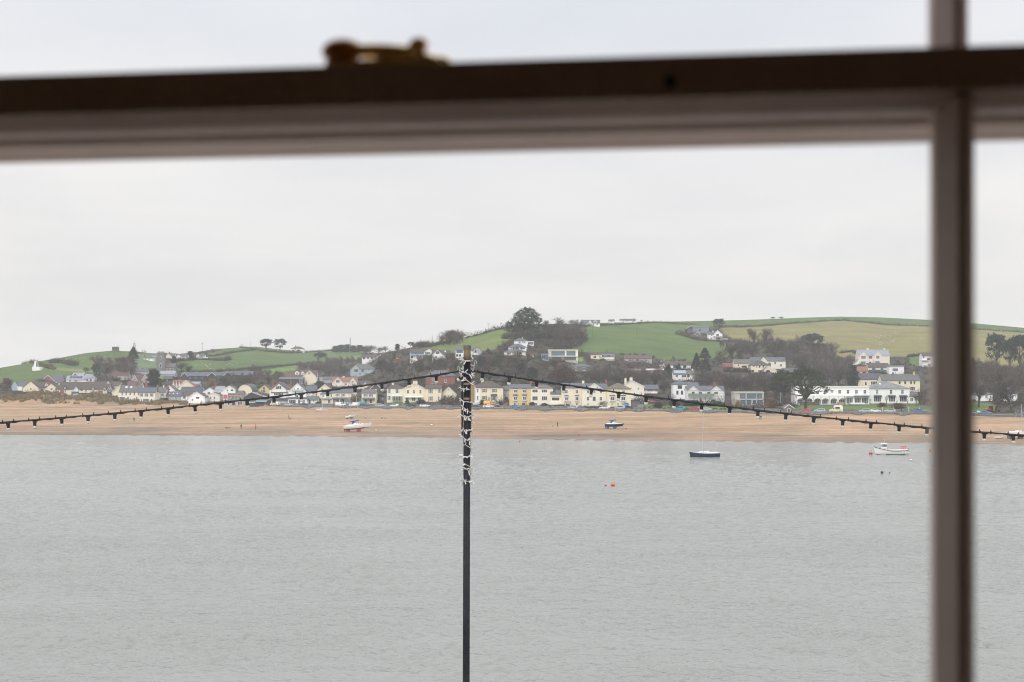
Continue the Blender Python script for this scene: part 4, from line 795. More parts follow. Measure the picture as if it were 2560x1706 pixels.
# ------------------------------------------------------------------ vegetation meshes
rng = np.random.default_rng(11)
BARK = mat('bark', (0.06,0.05,0.04), .95, .25, 2)
TWIG = mat('bare_twig', (0.085,0.066,0.054), .95, .2, .6, rnd=.18)
TWIGG = mat('grey_bare_twig', (0.10,0.085,0.072), .95, .2, .6, rnd=.18)
PINE = mat('pine_needles', (0.030,0.045,0.033), .9, .35, .35, rnd=.15)
CONI = mat('dark_conifer', (0.028,0.043,0.030), .9, .35, .35, rnd=.15)
CYPR = mat('cypress_foliage', (0.038,0.055,0.028), .9, .4, .3, rnd=.15)
REDB = mat('red_brown_foliage', (0.085,0.048,0.036), .9, .3, .4)
RUSTY = mat('russet_foliage', (0.17,0.085,0.05), .9, .3, .6)
WILLOW = mat('ochre_willow', (0.24,0.17,0.065), .9, .25, .6)
LEAFG = mat('green_leaves', (0.055,0.082,0.030), .9, .35, .5, rnd=.2)
def leaf_quads(centers, size, jitter, n_per, up=0.35, flat=1.0):
    """little leaf faces scattered round clump centres"""
    c = np.repeat(centers, n_per, 0); k = len(c)
    off = rng.normal(size=(k, 3)) * jitter; off[:, 2] *= flat; p = c + off
    a = rng.normal(size=(k, 3)); a[:, 2] *= .6; a /= np.linalg.norm(a, axis=1)[:, None]
    b_ = rng.normal(size=(k, 3)); b_ -= a * np.sum(a*b_, 1)[:, None]; b_ /= np.linalg.norm(b_, axis=1)[:, None]
    s = size * rng.uniform(.6, 1.4, (k, 1))
    v = np.stack([p - a*s - b_*s*.5, p + a*s - b_*s*.5, p + b_*s*.8], 1).reshape(-1, 3)
    return v, np.arange(k*3).reshape(-1, 3)
def spline_limb(mb, p0, p1, r0, r1, n=5, sides=5, wob=.12, seed=None):
    p0, p1 = np.array(p0, float), np.array(p1, float); L = np.linalg.norm(p1-p0); pts = []
    for i in range(n+1):
        t = i/n; q = p0 + (p1-p0)*t + (rng.normal(size=3)*wob*L*.25 if 0 < i < n else 0); pts.append(tuple(q))
    mb.tube(pts, [r0 + (r1-r0)*i/n for i in range(n+1)], sides); return pts
def grow_bare(h=10.0, spread=.42, levels=4, seed=0, upright=.5):
    """leafless tree: tapered trunk and limbs in one mesh, the twigs in another"""
    rr = random.Random(seed); tr = MB(); tw = []
    def rec(p, dirv, L, rad, lev):
        pts = [p]; d = dirv.copy(); q = p.copy()
        for i in range(3):
            d = (d + Vector((rr.gauss(0,.16), rr.gauss(0,.16), rr.gauss(0,.08)+.05))).normalized(); q = q + d*L/3; pts.append(q.copy())
        if lev < 3: tr.tube(pts, [rad*(1-.45*i/3) for i in range(4)], 5 if lev < 2 else 3, cap=False)
        else: tw.append((pts, rad))
        if lev >= levels: return
        nb = {0: 6, 1: 5, 2: 4}.get(lev, 3)
        for i in range(nb):
            k = pts[3] if i < 2 else pts[rr.choice((1, 2, 2))]
            ang = rr.uniform(.35, .95)*spread*2; az_ = rr.uniform(0, 2*math.pi)
            side = d.orthogonal().normalized(); side.rotate(Matrix.Rotation(az_, 3, d)); nd = (d*math.cos(ang) + side*math.sin(ang) + Vector((0,0,upright*.35))).normalized()
            rec(k, nd, L*rr.uniform(.6,.82), rad*.55, lev+1)
    rec(Vector((0,0,-.3)), Vector((0,0,1)), h*.34, h*.028, 0)
    vs, fs = [], []
    for pts, rad in tw:
        a = Vector((rr.gauss(0,1), rr.gauss(0,1), rr.gauss(0,1))).normalized()*max(.055, rad*1.15)
        for i in range(3):
            o = len(vs); vs += [pts[i]-a, pts[i]+a, pts[i+1]]; fs.append((o, o+1, o+2))
        e_ = pts[3]
        for j in range(6):
            dd = (pts[3]-pts[2]).normalized() + Vector((rr.gauss(0,.6), rr.gauss(0,.6), rr.gauss(0,.45)))
            o = len(vs); st = pts[rr.choice((1,2,3))]; vs += [st-a*.7, st+a*.7, st + dd*h*.055]; fs.append((o, o+1, o+2))
    zmax = max(v.z for v in vs); xm = float(np.percentile([math.hypot(v.x, v.y) for v in vs], 86))
    return tr, np.array([tuple(v) for v in vs]), np.array(fs), zmax, xm
TREES = {}
def proto(key, trunk_mb, tv, tf, tmat, cmat, zmax, xmax):
    me_t = trunk_mb.mesh('trunk', [tmat], True); me_c = tri_mesh('crown', tv, tf, cmat)
    TREES[key] = (me_t, me_c, zmax, xmax)
for i in range(5):
    tr, tv, tf, zm, xm = grow_bare(10, (.38, .5, .44, .34, .55)[i], 4, 20+i, (.6, .3, .5, .9, .2)[i])
    proto('bare%d' % i, tr, tv, tf, BARK, TWIG if i % 2 else TWIGG, zm, xm)
def blob_crown(lobes, dens, size, jit, n_per, shell=.55):
    """clump centres inside ellipsoid lobes (cx,cy,cz,rx,ry,rz)"""
    cs = []
    for (cx, cy_, cz, rx, ry, rz) in lobes:
        n = max(6, int(dens*rx*ry*rz**.8)); u = rng.normal(size=(n, 3)); u /= np.linalg.norm(u, axis=1)[:, None]
        r_ = rng.uniform(shell, 1.0, (n, 1))**.7; q = u*r_*np.array((rx, ry, rz)); q += np.array((cx, cy_, cz)); cs.append(q)
    cs = np.concatenate(cs); return leaf_quads(cs, size, jit, n_per, flat=.6)
def make_pine(key, h, lobes, m, dens=3.5, size=.32, jit=.42, n_per=16, trunk_r=.3, fork=3):
    tr = MB(); top = max(l[2] for l in lobes)
    spline_limb(tr, (0,0,-.4), (0,0,h*.45), trunk_r, trunk_r*.7, 4, 7, .05)
    for l in lobes: spline_limb(tr, (0,0,h*rng.uniform(.22,.45)), (l[0],l[1],l[2]-l[5]*.2), trunk_r*.42, trunk_r*.12, 4, 5, .25)
    v, f = blob_crown(lobes, dens, size, jit, n_per)
    proto(key, tr, v, f, BARK, m, v[:,2].max(), np.abs(v[:, :2]).max())
def ring_lobes(h, r_, tiers, seed):
    rr = random.Random(seed); L = []
    for (zf, rf, n, sz) in tiers:
        for k in range(n):
            a = 2*math.pi*(k+rr.random()*.6)/n; q = r_*rf*rr.uniform(.75,1.05)
            L.append((q*math.cos(a), q*math.sin(a), h*zf*rr.uniform(.96,1.04), r_*sz*rr.uniform(.8,1.2), r_*sz*rr.uniform(.8,1.2), r_*sz*.55*rr.uniform(.8,1.2)))
    return L
DOME = [(-10.4,7.6,3.0),(-12.2,4.8,2.2),(-8.2,5.2,2.8),(-6.6,11.2,2.8),(-4.2,15.4,2.7),(-6.4,14.2,1.6),(.6,17.6,3.2),(5.2,17.3,3.3),(8.8,14.6,3.0),(10.8,11.2,2.7),(11.4,7.6,2.3),(0,13.2,4.0),(5.4,12.2,4.2),(-3.0,9.4,3.8),(4.2,7.4,4.0),(8.8,5.0,2.8),(-5.6,4.6,2.8),(0,4.6,2.6),(2.2,19.0,1.8),(-2.0,17.0,1.9),(10.2,3.2,1.8),(-11.6,9.6,1.4)]
make_pine('dome', 20, [(x, R.uniform(-5,5)*(1-abs(x)/15), z, r_*1.05, r_*1.1, r_*.72) for x, z, r_ in DOME], PINE, dens=2.0, size=.36, jit=.62, n_per=14, trunk_r=.7)
make_pine('umbrella', 10, ring_lobes(10, 5.2, [(.93,.2,3,.38),(.84,.6,7,.33),(.70,.8,6,.26),(.52,.7,4,.2)], 2), PINE, dens=4.5, size=.30, jit=.38, n_per=14, trunk_r=.32)
make_pine('umbrella2', 10, ring_lobes(10, 5.2, [(.92,.35,4,.36),(.80,.65,6,.30),(.62,.55,4,.24),(.42,.6,2,.2)], 5), PINE, dens=4.5, size=.30, jit=.38, n_per=14, trunk_r=.35)
make_pine('windswept', 10, [(l[0]+2.6*(l[2]/10), l[1], l[2]-.24*(l[0]), l[3], l[4], l[5]) for l in ring_lobes(10, 5, [(.86,.3,4,.36),(.72,.7,7,.3),(.58,.95,4,.22)], 3)], PINE, dens=5, size=.30, jit=.36, n_per=14, trunk_r=.35)
make_pine('round', 8, ring_lobes(8, 4, [(.85,.2,3,.45),(.62,.55,6,.42),(.36,.6,6,.42),(.16,.5,5,.36)], 4), CONI, dens=7, size=.27, jit=.36, n_per=14, trunk_r=.25)
make_pine('leafy', 8, ring_lobes(8, 4, [(.85,.2,3,.45),(.62,.55,6,.42),(.36,.6,6,.42),(.16,.5,5,.36)], 6), LEAFG, dens=7, size=.27, jit=.4, n_per=14, trunk_r=.25)
make_pine('redbrown', 9, ring_lobes(9, 8, [(.88,.15,3,.3),(.66,.5,8,.28),(.44,.72,10,.26),(.24,.8,10,.24),(.1,.7,8,.2)], 8), REDB, dens=2.6, size=.3, jit=.5, n_per=14, trunk_r=.35)
make_pine('russet', 6, ring_lobes(6, 3, [(.8,.2,3,.5),(.5,.5,6,.45),(.2,.5,6,.4)], 9), RUSTY, dens=9, size=.22, jit=.35, n_per=12, trunk_r=.18)
make_pine('willow', 6, ring_lobes(6, 3.6, [(.8,.25,4,.45),(.5,.55,6,.42),(.25,.6,6,.35)], 10), WILLOW, dens=5, size=.22, jit=.42, n_per=12, trunk_r=.2)
make_pine('cypress', 17, ring_lobes(17, 12, [(.96,.2,4,.20),(.88,.5,7,.20),(.77,.72,8,.18),(.62,.85,7,.16),(.46,.95,4,.12)], 12), CYPR, dens=1.9, size=.38, jit=.62, n_per=14, trunk_r=.85)
def make_cone(key, h, r_, m):
    tr = MB(); spline_limb(tr, (0,0,-.4), (0,0,h*.92), .22, .05, 4, 6, .03); cs = []
    for i in range(230):
        z = rng.uniform(.06, 1.0)**1.0; a = rng.uniform(0, 2*math.pi); q = r_*(1-z)**.8*rng.uniform(.5, 1.08); cs.append((q*math.cos(a), q*math.sin(a), z*h - q*.12))
    v, f = leaf_quads(np.array(cs), .30, .33, 14, flat=.6); proto(key, tr, v, f, BARK, m, v[:,2].max(), np.abs(v[:, :2]).max())
make_cone('cone', 10, 3.4, CONI); make_cone('cone2', 10, 4.6, CONI)
def make_palm():
    tr = MB(); tv, tf = [], []
    for k, (hx, hz) in enumerate(((0,3.2), (.5,2.6), (-.45,2.3))):
        tr.tube([(0,0,-.2), (hx*.3,0,hz*.5), (hx,0,hz)], [.12,.1,.09], 6)
        for i in range(46):
            a = rng.uniform(0, 2*math.pi); e_ = rng.uniform(-.3, 1.3); L = rng.uniform(.8, 1.15); d = np.array((math.cos(a)*math.cos(e_), math.sin(a)*math.cos(e_), math.sin(e_)))
            c = np.array((hx,0,hz)); sd = np.cross(d, (0,0,1.0)); sd /= np.linalg.norm(sd)+1e-6; o = len(tv)
            tv += [c-sd*.045, c+sd*.045, c+d*L-np.array((0,0,.25))]; tf.append((o,o+1,o+2))
    proto('palm', tr, np.array(tv), np.array(tf), mat('palm_trunk',(0.16,0.12,0.08)), mat('palm_leaf',(0.12,0.13,0.06),.8,.25,2), 4.2, 1.6)
make_palm()
TNAME = {'bare': 'bare_tree', 'dome': 'pine_tree', 'umbrella': 'pine_tree', 'windswept': 'pine_tree', 'round': 'evergreen_tree', 'leafy': 'evergreen_tree', 'redbrown': 'conifer_tree', 'russet': 'shrub', 'willow': 'willow_shrub', 'cypress': 'cypress_tree', 'cone': 'conifer_tree', 'palm': 'palm_tree'}
def tree(key, px, base, top, wpx, label, group=None, off=0.0, rz=None, cat=None):
    me_t, me_c, zm, xm = TREES[key]; d = ground_at(px, base) + off; s = d/F; z = zt(px, d)
    if off: z = zt(px, d)
    nm = TNAME[key.rstrip('0123456789')]
    o = thing(nm, label, cat or ('shrub' if 'shrub' in nm else 'tree'), P(px, d, z), R.uniform(0, 6.28) if rz is None else rz, group)
    hh = (YH - top)*s + H - z
    sx = wpx*s/2/(xm*.92); o.scale = (sx, sx, max(.2, hh/zm)); ob('trunk', me_t, o); ob('crown', me_c, o); return o
tree('dome', 1310, 842, 767, 98, 'huge dark domed pine clump on the hill crest', rz=0.0)
tree('bare1', 1391, 822, 792, 34, 'leafless round crowned tree right of the huge pine')
tree('bare0', 1363, 826, 797, 18, 'thin bare tree squeezed beside the huge pine')
tree('bare2', 1440, 836, 797, 34, 'dense bare tree left of the grey skyline house')
tree('bare4', 1418, 840, 806, 30, 'bare tree mass between round crowned tree and skyline house')
tree('umbrella', 665, 878, 846, 36, 'left of twin skyline pines with bare lower trunks')
tree('umbrella2', 700, 880, 846, 38, 'right of twin skyline pines near far white house')
tree('windswept', 795, 908, 880, 48, 'dark windswept pine leaning right above the bare wood', rz=0.0)
tree('bare1', 634, 938, 908, 28, 'spreading bare tree beside the dark school blocks')
tree('round', 384, 966, 922, 40, 'big round dark conifer behind the blue shuttered house')
tree('cone2', 333, 898, 866, 30, 'tall dark evergreen on ridge right of the stone hilltop tower')
tree('round', 434, 917, 888, 16, 'dark evergreen right of the church tower')
tree('round', 475, 898, 877, 21, 'dark rounded evergreen on ridge right of church')
tree('umbrella2', 240, 956, 908, 30, 'leaning dark conifer at left near slate roofs')
tree('willow', 531, 964, 945, 32, 'ochre leafed willow in front of the school blocks')
tree('bare0', 1122, 855, 822, 34, 'left tall bare tree on hedge line left of pole top')
tree('bare3', 1143, 852, 822, 30, 'right tall bare tree on hedge line left of pole top')
tree('round', 993, 874, 859, 15, 'small dark tree on skyline above the white bungalow')
tree('umbrella', 1027, 868, 855, 20, 'small flat topped pine on skyline above teal balcony house')
tree('redbrown', 1407, 956, 907, 84, 'broad red brown conifer with drooping layers')
tree('round', 1330, 948, 918, 36, 'dark evergreen clump above the yellow terrace')
tree('round', 1300, 935, 906, 34, 'dark green tree below the lowest hillside house')
tree('cone', 1762, 896, 869, 32, 'spiky dark conifer in front of green field, upper of the group')
tree('cone2', 1741, 926, 881, 28, 'dark conifer beside brown roofed bungalow')
tree('cone2', 1764, 928, 895, 34, 'broad dark conifer, lower of the group below green field')
tree('cone2', 1671, 941, 909, 26, 'dark pointed cypress right of the flat white house')
tree('cone', 1697, 923, 908, 14, 'small conifer in front of the dark bungalow veranda')
tree('umbrella2', 1797, 827, 796, 38, 'hilltop pine above the isolated white house')
tree('bare3', 1884, 853, 818, 24, 'left of two bare trees on the tan field edge')
tree('bare2', 1916, 862, 818, 30, 'right of two bare trees on the tan field edge')
tree('umbrella', 2033, 890, 832, 62, 'big umbrella pine in front of the tan field')
tree('cypress', 2014, 1027, 912, 124, 'great spreading cypress with leaning trunk before the white hotel', rz=.9)
tree('cypress', 1960, 1010, 922, 80, 'wide dark cypress left of the great leaning cypress', rz=2.2)
tree('round', 2131, 970, 910, 36, 'dark evergreen left of the cream building above hotel')
tree('bare2', 2098, 972, 910, 40, 'greyish bare tree between great cypress and dark evergreen')
tree('bare4', 2070, 968, 905, 40, 'twiggy bare tree right behind the great cypress crown')
tree('bare1', 2302, 1014, 976, 34, 'small bare tree beside the hotel annexe')
tree('umbrella2', 2491, 925, 831, 74, 'tall layered pine right of the window bar')
tree('umbrella', 2550, 935, 834, 66, 'rightmost tall pine at the picture edge')
tree('umbrella', 2525, 940, 848, 44, 'middle tall pine between the two right edge pines')
tree('bare1', 2487, 1032, 925, 78, 'large bare tree behind the red excavator')
tree('bare4', 2530, 1033, 930, 80, 'large bare tree at right picture edge above wall')
tree('bare2', 2446, 1018, 935, 50, 'bare tree just right of the window bar')
tree('bare0', 1825, 897, 858, 14, 'slim bare tree standing in the green field corner')
for i, (px, b_, t_, w_, k_) in enumerate(((1848,898,845,44,2),(1812,905,870,36,4),(1880,900,852,40,1),(1940,905,845,50,2),(1985,905,842,52,4),(2075,885,852,34,1),(1960,920,868,40,0),(2000,930,880,44,2))):
    tree('bare%d' % k_, px, b_, t_, w_, 'bare tree in the brown wood below the tan field, ' + ('leftmost but one','leftmost','by the slim field tree','in its middle','near the umbrella pine','right of the umbrella pine','above the white farmhouse','behind the great cypress')[i], 'bare trees in the wood below the tan field')
for i, (px, b_, t_, w_, k_) in enumerate(((1830,985,935,46,2),(1870,985,938,46,4),(1908,990,935,50,1),(1940,1000,945,44,2),(1770,970,930,44,4),(1640,968,930,40,2),(1660,985,945,34,0),(1600,965,930,40,4),(1540,965,932,36,2),(1500,965,925,40,1),(1480,955,920,30,4))):
    tree('bare%d' % k_, px, b_, t_, w_, 'brown leafless tree ' + ('left of the modernist concrete house','behind left end of modernist house roof','behind right end of modernist house roof','between modernist house and cypress','above the scaffolded house','above the slate roofed barn','left of the pyramid roofed house','below the grey bungalow','above the mossy roof','above the pedimented cream house','below the grey stone house')[i], 'leafless trees behind the seafront houses')
for i, (px, b_, t_, w_, k_) in enumerate(((790,940,905,34,2),(815,942,908,34,0),(838,944,910,32,4),(860,942,912,30,2),(765,930,906,28,1),(700,955,925,34,4),(670,960,935,34,2),(610,965,935,26,0),(590,965,940,26,4),(560,962,938,24,2))):
    tree('bare%d' % k_, px, b_, t_, w_, 'bare tree ' + ('in the wood right of the lime field','mid wood below the windswept pine','in the wood left of pale blue house','at right end of wood above red villa','at left end of wood by lime field','left of the red roofed dormers','above the yellow gable','in front of tall school window','behind the barrel roofed hall','before the middle school block')[i], 'bare trees on the left slope')
for i, (px, b_, t_, w_, k_) in enumerate(((312,948,915,30,2),(330,940,912,26,4),(262,945,905,30,1),(245,925,898,26,4),(455,930,905,30,2),(470,935,912,26,0),(215,935,915,20,4),(100,960,944,28,4),(20,968,945,26,1),(290,960,938,24,2))):
    tree('bare%d' % k_, px, b_, t_, w_, 'bare tree ' + ('below the graveyard','under the tall ridge evergreen','right of the leaning conifer','on the green hill flank','right of the church nave','above the leftmost school block','beside the gorse bank','behind the blank cream gables','at the far left above dunes','in front of the low white garage')[i], 'bare trees round the left hill')
for i, (px, b_, t_, w_, k_) in enumerate(((925,880,862,26,2),(945,884,866,26,4),(965,880,864,22,1),(1060,868,852,20,0),(915,886,870,24,4),(1250,905,880,34,2),(1222,905,880,32,4),(1140,925,898,34,2),(1100,920,900,30,4),(1190,945,912,34,1),(1222,955,925,30,2),(1275,950,915,30,0),(975,935,905,36,2),(1010,940,912,36,4),(1290,915,890,30,2),(1360,925,898,30,4),(1390,915,895,28,2))):
    tree('bare%d' % k_, px, b_, t_, w_, 'leafless hillside tree ' + ('above the white bungalow roof','above bungalow gable','right of bungalow skyline','below the flat topped skyline pine','left of the white bungalow','left of lowest hillside house','right of dark boarded gable','under the white gabled bungalow','under the teal balcony house','behind the pole wrapping','above the brown hip roof','left of the dark evergreen clump','above the cream villa wing','left of the red brick house','below the lowest hillside house','under the glass cube house','left of the red brown conifer')[i], 'leafless trees on the middle hillside')
tree('leafy', 1240, 915, 893, 40, 'green ivy covered tree below the hill field')
tree('leafy', 1160, 930, 905, 36, 'green leafy tree left of pole above brick house')
tree('leafy', 1050, 930, 905, 34, 'green leafy tree above left of brick house')
tree('leafy', 985, 900, 880, 12, 'yellow green conifer beside the white bungalow')
tree('round', 1205, 920, 890, 34, 'dark evergreen right behind the pole')
tree('round', 955, 925, 900, 40, 'dark hedge trees below the white bungalow')
tree('round', 800, 975, 952, 34, 'dark evergreen mass behind the slate extension')
tree('russet', 1930, 1024, 994, 42, 'russet brown shrub right of the modernist house')
tree('russet', 1575, 925, 909, 34, 'russet hedge shrub below the grey bungalow')
tree('russet', 15, 962, 943, 30, 'russet leafless shrub at the far left edge')
tree('willow', 1845, 1018, 1001, 26, 'pampas grass clump before the modernist house')
for i, (px, b_, t_, w_) in enumerate(((2112,1012,987,14),(2052,1012,989,12),(2029,1012,991,12),(2175,1010,994,12),(2216,1012,987,16),(2242,1011,998,9),(2269,1011,997,10),(2291,1016,1000,18))):
    tree('palm', px, b_, t_, w_, 'small palm in front of the hotel, ' + ('before the right end of the arcade','before the third arch','before the second arch','between the two hotel blocks','left of the middle awning','right of the middle awning','at the right hotel awning','beside the annexe drive')[i], 'palms along the hotel front', off=-2)
for i, (k_, px, b_, t_, w_) in enumerate((('round',1018,1012,1000,14),('round',1052,1014,998,30),('russet',1125,1012,1000,30),('round',1205,1012,1000,14),('round',1250,1014,1003,18),('leafy',1330,1017,1005,20),('round',1362,1020,1009,30),('round',1400,1020,1012,26),('bare4',1512,1020,1000,24),('round',1645,1020,1005,28),('round',1685,1018,1000,34),('round',1725,1015,1000,50),('leafy',1795,1015,1004,44),('russet',2245,1022,1007,60),('russet',2205,1018,1006,36),('russet',886,1013,988,26),('round',948,1005,985,30),('leafy',310,1003,993,12),('round',285,993,980,14),('round',415,1006,995,14),('russet',810,1012,1000,30),('round',795,1012,1004,16),('leafy',940,1010,999,12),('leafy',955,1011,1001,12))):
    tree(k_, px, b_, t_, w_, 'garden shrub ' + ('under the villa awning','right of the villa steps','beside the small cream gable','before the white bay of hip roofed pair','beside the yellow terrace drive','before the yellow terrace doors','clipped before triple windows','before the balcony link','leafless before the pedimented house','left of the two seafront hedges','right of the two seafront hedges','below the pyramid roofed house','below the green scaffolding','spreading on the hotel lawn slope','left of the hotel lawn shrub','dark red beside the gazebo','tall dark behind low stone shed','green below the cream long house','dark beside the half gable','clipped in stone arch porch','before the small upper balcony','beside the slate extension','by navy shuttered house','at the corner of villa lawn')[i], 'garden shrubs along the seafront')
# ------------------------------------------------------------------ scrub mass on the slopes
def bush_proto(n, twig):
    u = rng.normal(size=(n, 3)); u[:, 2] = np.abs(u[:, 2])*.9; u /= np.linalg.norm(u, axis=1)[:, None]
    r_ = rng.uniform(.15, .8, (n, 1)); p = u*r_; a = rng.normal(size=(n, 3)); a /= np.linalg.norm(a, axis=1)[:, None]
    if twig: v = np.stack([p - a*.035, p + a*.035, p + u*rng.uniform(.25,.5,(n,1)) + rng.normal(size=(n,3))*.06], 1)
    else:
        b_ = np.cross(a, u); v = np.stack([p - a*.13, p + a*.13, p + b_*.2], 1)
    return v.reshape(-1, 3)
PROT = [bush_proto(70, True) for _ in range(4)] + [bush_proto(60, False) for _ in range(4)]
def mass(name, label, cat, items, m):
    """items: (x,y,z,width,height,colour,proto index)"""
    vs, cs = [], []
    for (x, y, z, w, h, c, k) in items:
        q = PROT[k]; a = R.uniform(0, 6.28); ca, sa = math.cos(a), math.sin(a)
        p = np.stack([(q[:,0]*ca - q[:,1]*sa)*w + x, (q[:,0]*sa + q[:,1]*ca)*w + y, q[:,2]*h + z - .1], 1); vs.append(p); cs.append(np.tile(np.array(c)*R.uniform(.75,1.25), (len(p), 1)))
    vs = np.concatenate(vs); cs = np.concatenate(cs); o = ob(name, tri_mesh(name, vs, np.arange(len(vs)).reshape(-1, 3), m, cs)); return stuff(o, label, cat)
BUSHM = mat('scrub_twigs_and_leaves', (1,1,1), .95, .2, .6, attr=True, spec=.1)
BR, GB, DG, OL = (0.078,0.058,0.045), (0.088,0.075,0.062), (0.022,0.034,0.016), (0.050,0.060,0.024)
hill_mask = (rows > d0(cols_px)[:, None]) & (rows < d1(cols_px)[:, None])
is_scrub = hill_mask & (np.abs(BASEC - np.array(SCRUB)).sum(2) < 1e-4) & (PX > -60) & (PX < 2620)
ii, jj = np.nonzero(is_scrub); area = rows[ii, jj]**1.0
pick = rng.choice(len(ii), 5200, replace=False)
items = []
for k in pick:
    x, y, z = V[ii[k], jj[k]]; n_ = wob[ii[k], jj[k]] + fbm(x, y, 60, 4.4)*.8
    g_ = n_ + R.gauss(0, .18); sz = R.uniform(1.6, 3.4)*(1 if PX[ii[k],jj[k]] > 560 else .75)
    left = PX[ii[k], jj[k]] < 700
    if g_ > .07: items.append((x, y, z, sz, sz*R.uniform(.8,1.3), DG if R.random() < .6 else OL, R.randrange(4, 8)))
    else: items.append((x, y, z, sz*1.15, sz*R.uniform(.9,1.6), GB if R.random() < .45 else BR, R.randrange(0, 4)))
mass('hillside_scrub', 'brown leafless scrub and dark bushes covering the slopes', 'scrub', items, BUSHM)
# bare woodland that reads as one brown mass between the houses
LOWT = []
for i in range(5):
    tr, tv, tf, zm, xm = grow_bare(8, .42, 3, 70+i, .6)
    q = np.array(tr.v); f3 = np.array([t3 for f in tr.f for t3 in ((f[0],f[1],f[2]),(f[0],f[2],f[3]))]); v3 = np.concatenate([q[f3.ravel()], tv[tf.ravel()]]); LOWT.append(v3/np.array((xm, xm, zm)))
WOODS = [([(1800,862),(1870,858),(1960,860),(2060,868),(2098,893),(2100,905),(1965,892),(1880,889),(1845,895),(1810,900)], 75, 9), ([(1815,962),(1990,960),(1990,982),(1815,980)], 42, 8), ([(1740,955),(1815,955),(1815,970),(1740,965)], 14, 7), ([(1480,945),(1560,942),(1680,952),(1680,964),(1600,962),(1480,958)], 40, 7.5), ([(2425,930),(2570,935),(2570,1005),(2425,990)], 60, 10),
  ([(748,915),(900,903),(935,905),(872,912),(874,942),(800,942),(750,930)], 55, 7), ([(960,906),(1180,902),(1250,892),(1340,896),(1360,908),(1300,942),(1140,925),(960,948)], 75, 5.5), ([(560,948),(690,943),(700,952),(640,964),(560,964)], 22, 7), ([(1365,832),(1455,842),(1445,862),(1400,874),(1370,850)], 34, 9), ([(1640,900),(1730,905),(1760,930),(1660,940)], 12, 6), ([(240,908),(330,905),(340,922),(300,935),(240,938)], 26, 7), ([(1108,855),(1160,850),(1156,862),(1112,866)], 16, 9), ([(1034,868),(1060,862),(1080,866),(1050,874)], 8, 5), ([(2000,892),(2110,905),(2140,930),(2110,960),(2060,950),(1990,925)], 40, 9)]
vs, cs = [], []
for poly, n_, hh in WOODS:
    msk = np.nonzero((in_poly(PX, PY, poly) & hill_mask).ravel())[0]
    if not len(msk): continue
    for k in rng.choice(msk, n_):
        x, y, z = V.reshape(-1, 3)[k]; q = LOWT[R.randrange(5)]; a = R.uniform(0, 6.28); ca, sa = math.cos(a), math.sin(a); h_ = hh*R.uniform(.7, 1.25); w_ = h_*R.uniform(.30, .45)
        x += R.uniform(-2,2); y += R.uniform(-2,2)
        p = np.stack([(q[:,0]*ca - q[:,1]*sa)*w_ + x, (q[:,0]*sa + q[:,1]*ca)*w_ + y, q[:,2]*h_ + z - .2], 1); vs.append(p); cs.append(np.tile(np.array(R.choice((BR, GB, GB, (0.09,0.066,0.058))))*R.uniform(.8,1.3), (len(p), 1)))
vs = np.concatenate(vs); stuff(ob('bare_woodland', tri_mesh('bare_woodland', vs, np.arange(len(vs)).reshape(-1, 3), BUSHM, np.concatenate(cs))), 'brown grey leafless woodland between the hillside houses', 'woodland')
# low bushes in seafront gardens
items = []
for px in np.arange(690, 1835, 2.6):
    for _ in range(2):
        d = float(dr(px)) + R.uniform(10.5, 24); x, y, z = P(px, d, zt(px, d)); sz = R.uniform(.5, 1.1)
        if R.random() < .62: items.append((x, y, z, sz, sz*R.uniform(.8,1.5), R.choice((DG, DG, OL, BR, GB)), R.randrange(3, 8)))
mass('garden_plants', 'low green and brown planting in the seafront gardens', 'plants', items, BUSHM)
# ------------------------------------------------------------------ hedges between fields
def hedge(label, pts, h=2.2, w=1.2, colr=BR, gap=1.3):
    items = []
    for (a, b_) in zip(pts[:-1], pts[1:]):
        A, _ = G(*a); B, _ = G(*b_); L = (B-A).length; n = max(2, int(L/gap))
        for i in range(n):
            t_ = (i + R.random()*.7)/n; px = a[0] + (b_[0]-a[0])*t_; py = a[1] + (b_[1]-a[1])*t_; d = ground_at(px, py)
            x, y, z = P(px, d, zt(px, d)); sz = R.uniform(.8, 1.3); items.append((x, y, z, w*sz, h*sz*R.uniform(.8,1.25), colr if R.random() < .7 else DG, R.randrange(0, 8)))
    o = mass('hedge', label, 'hedge', items, BUSHM); del o['kind']; tag(o, label, 'hedge'); return o
hedge('dark hedge between top green strip and tan field', [(1800,819),(1900,816.5),(1990,808.5),(2110,801.5),(2220,812.5),(2330,817),(2440,824),(2560,832)], 2.6, 1.8, (0.07,0.06,0.055))
hedge('hedge bank above the big green field', [(1460,816.5),(1540,813),(1640,807),(1740,813)], 2.2, 1.8, (0.08,0.075,0.06))
hedge('hedge round the isolated white house garden', [(1692,836),(1745,851.5),(1830,857),(1860,855)], 3.0, 2.2, (0.085,0.07,0.06))
hedge('long thin hedge across the left green slope', [(440,930),(540,929),(640,922),(740,913),(800,907)], 2.2, 1.6, (0.075,0.068,0.05))
hedge('hedge below twin skyline pines', [(600,869),(660,879),(720,884),(760,882),(840,877)], 2.8, 2.4, (0.075,0.075,0.06))
hedge('sloping hedge in far left field', [(480,895),(540,890),(600,880),(640,876)], 2.4, 2.0, (0.07,0.072,0.055))
hedge('thick hedge under the far left cottage', [(440,904),(500,900),(560,903),(575,900)], 4.0, 3.0, (0.07,0.068,0.06))
hedge('gorse bank on the left green hill', [(55,909),(80,907),(95,912),(115,918),(135,924)], 3.0, 2.6, (0.14,0.105,0.045))
hedge('dark bush row on the left hill flank', [(125,907),(160,908),(190,915)], 4.0, 3.4, (0.08,0.075,0.065))
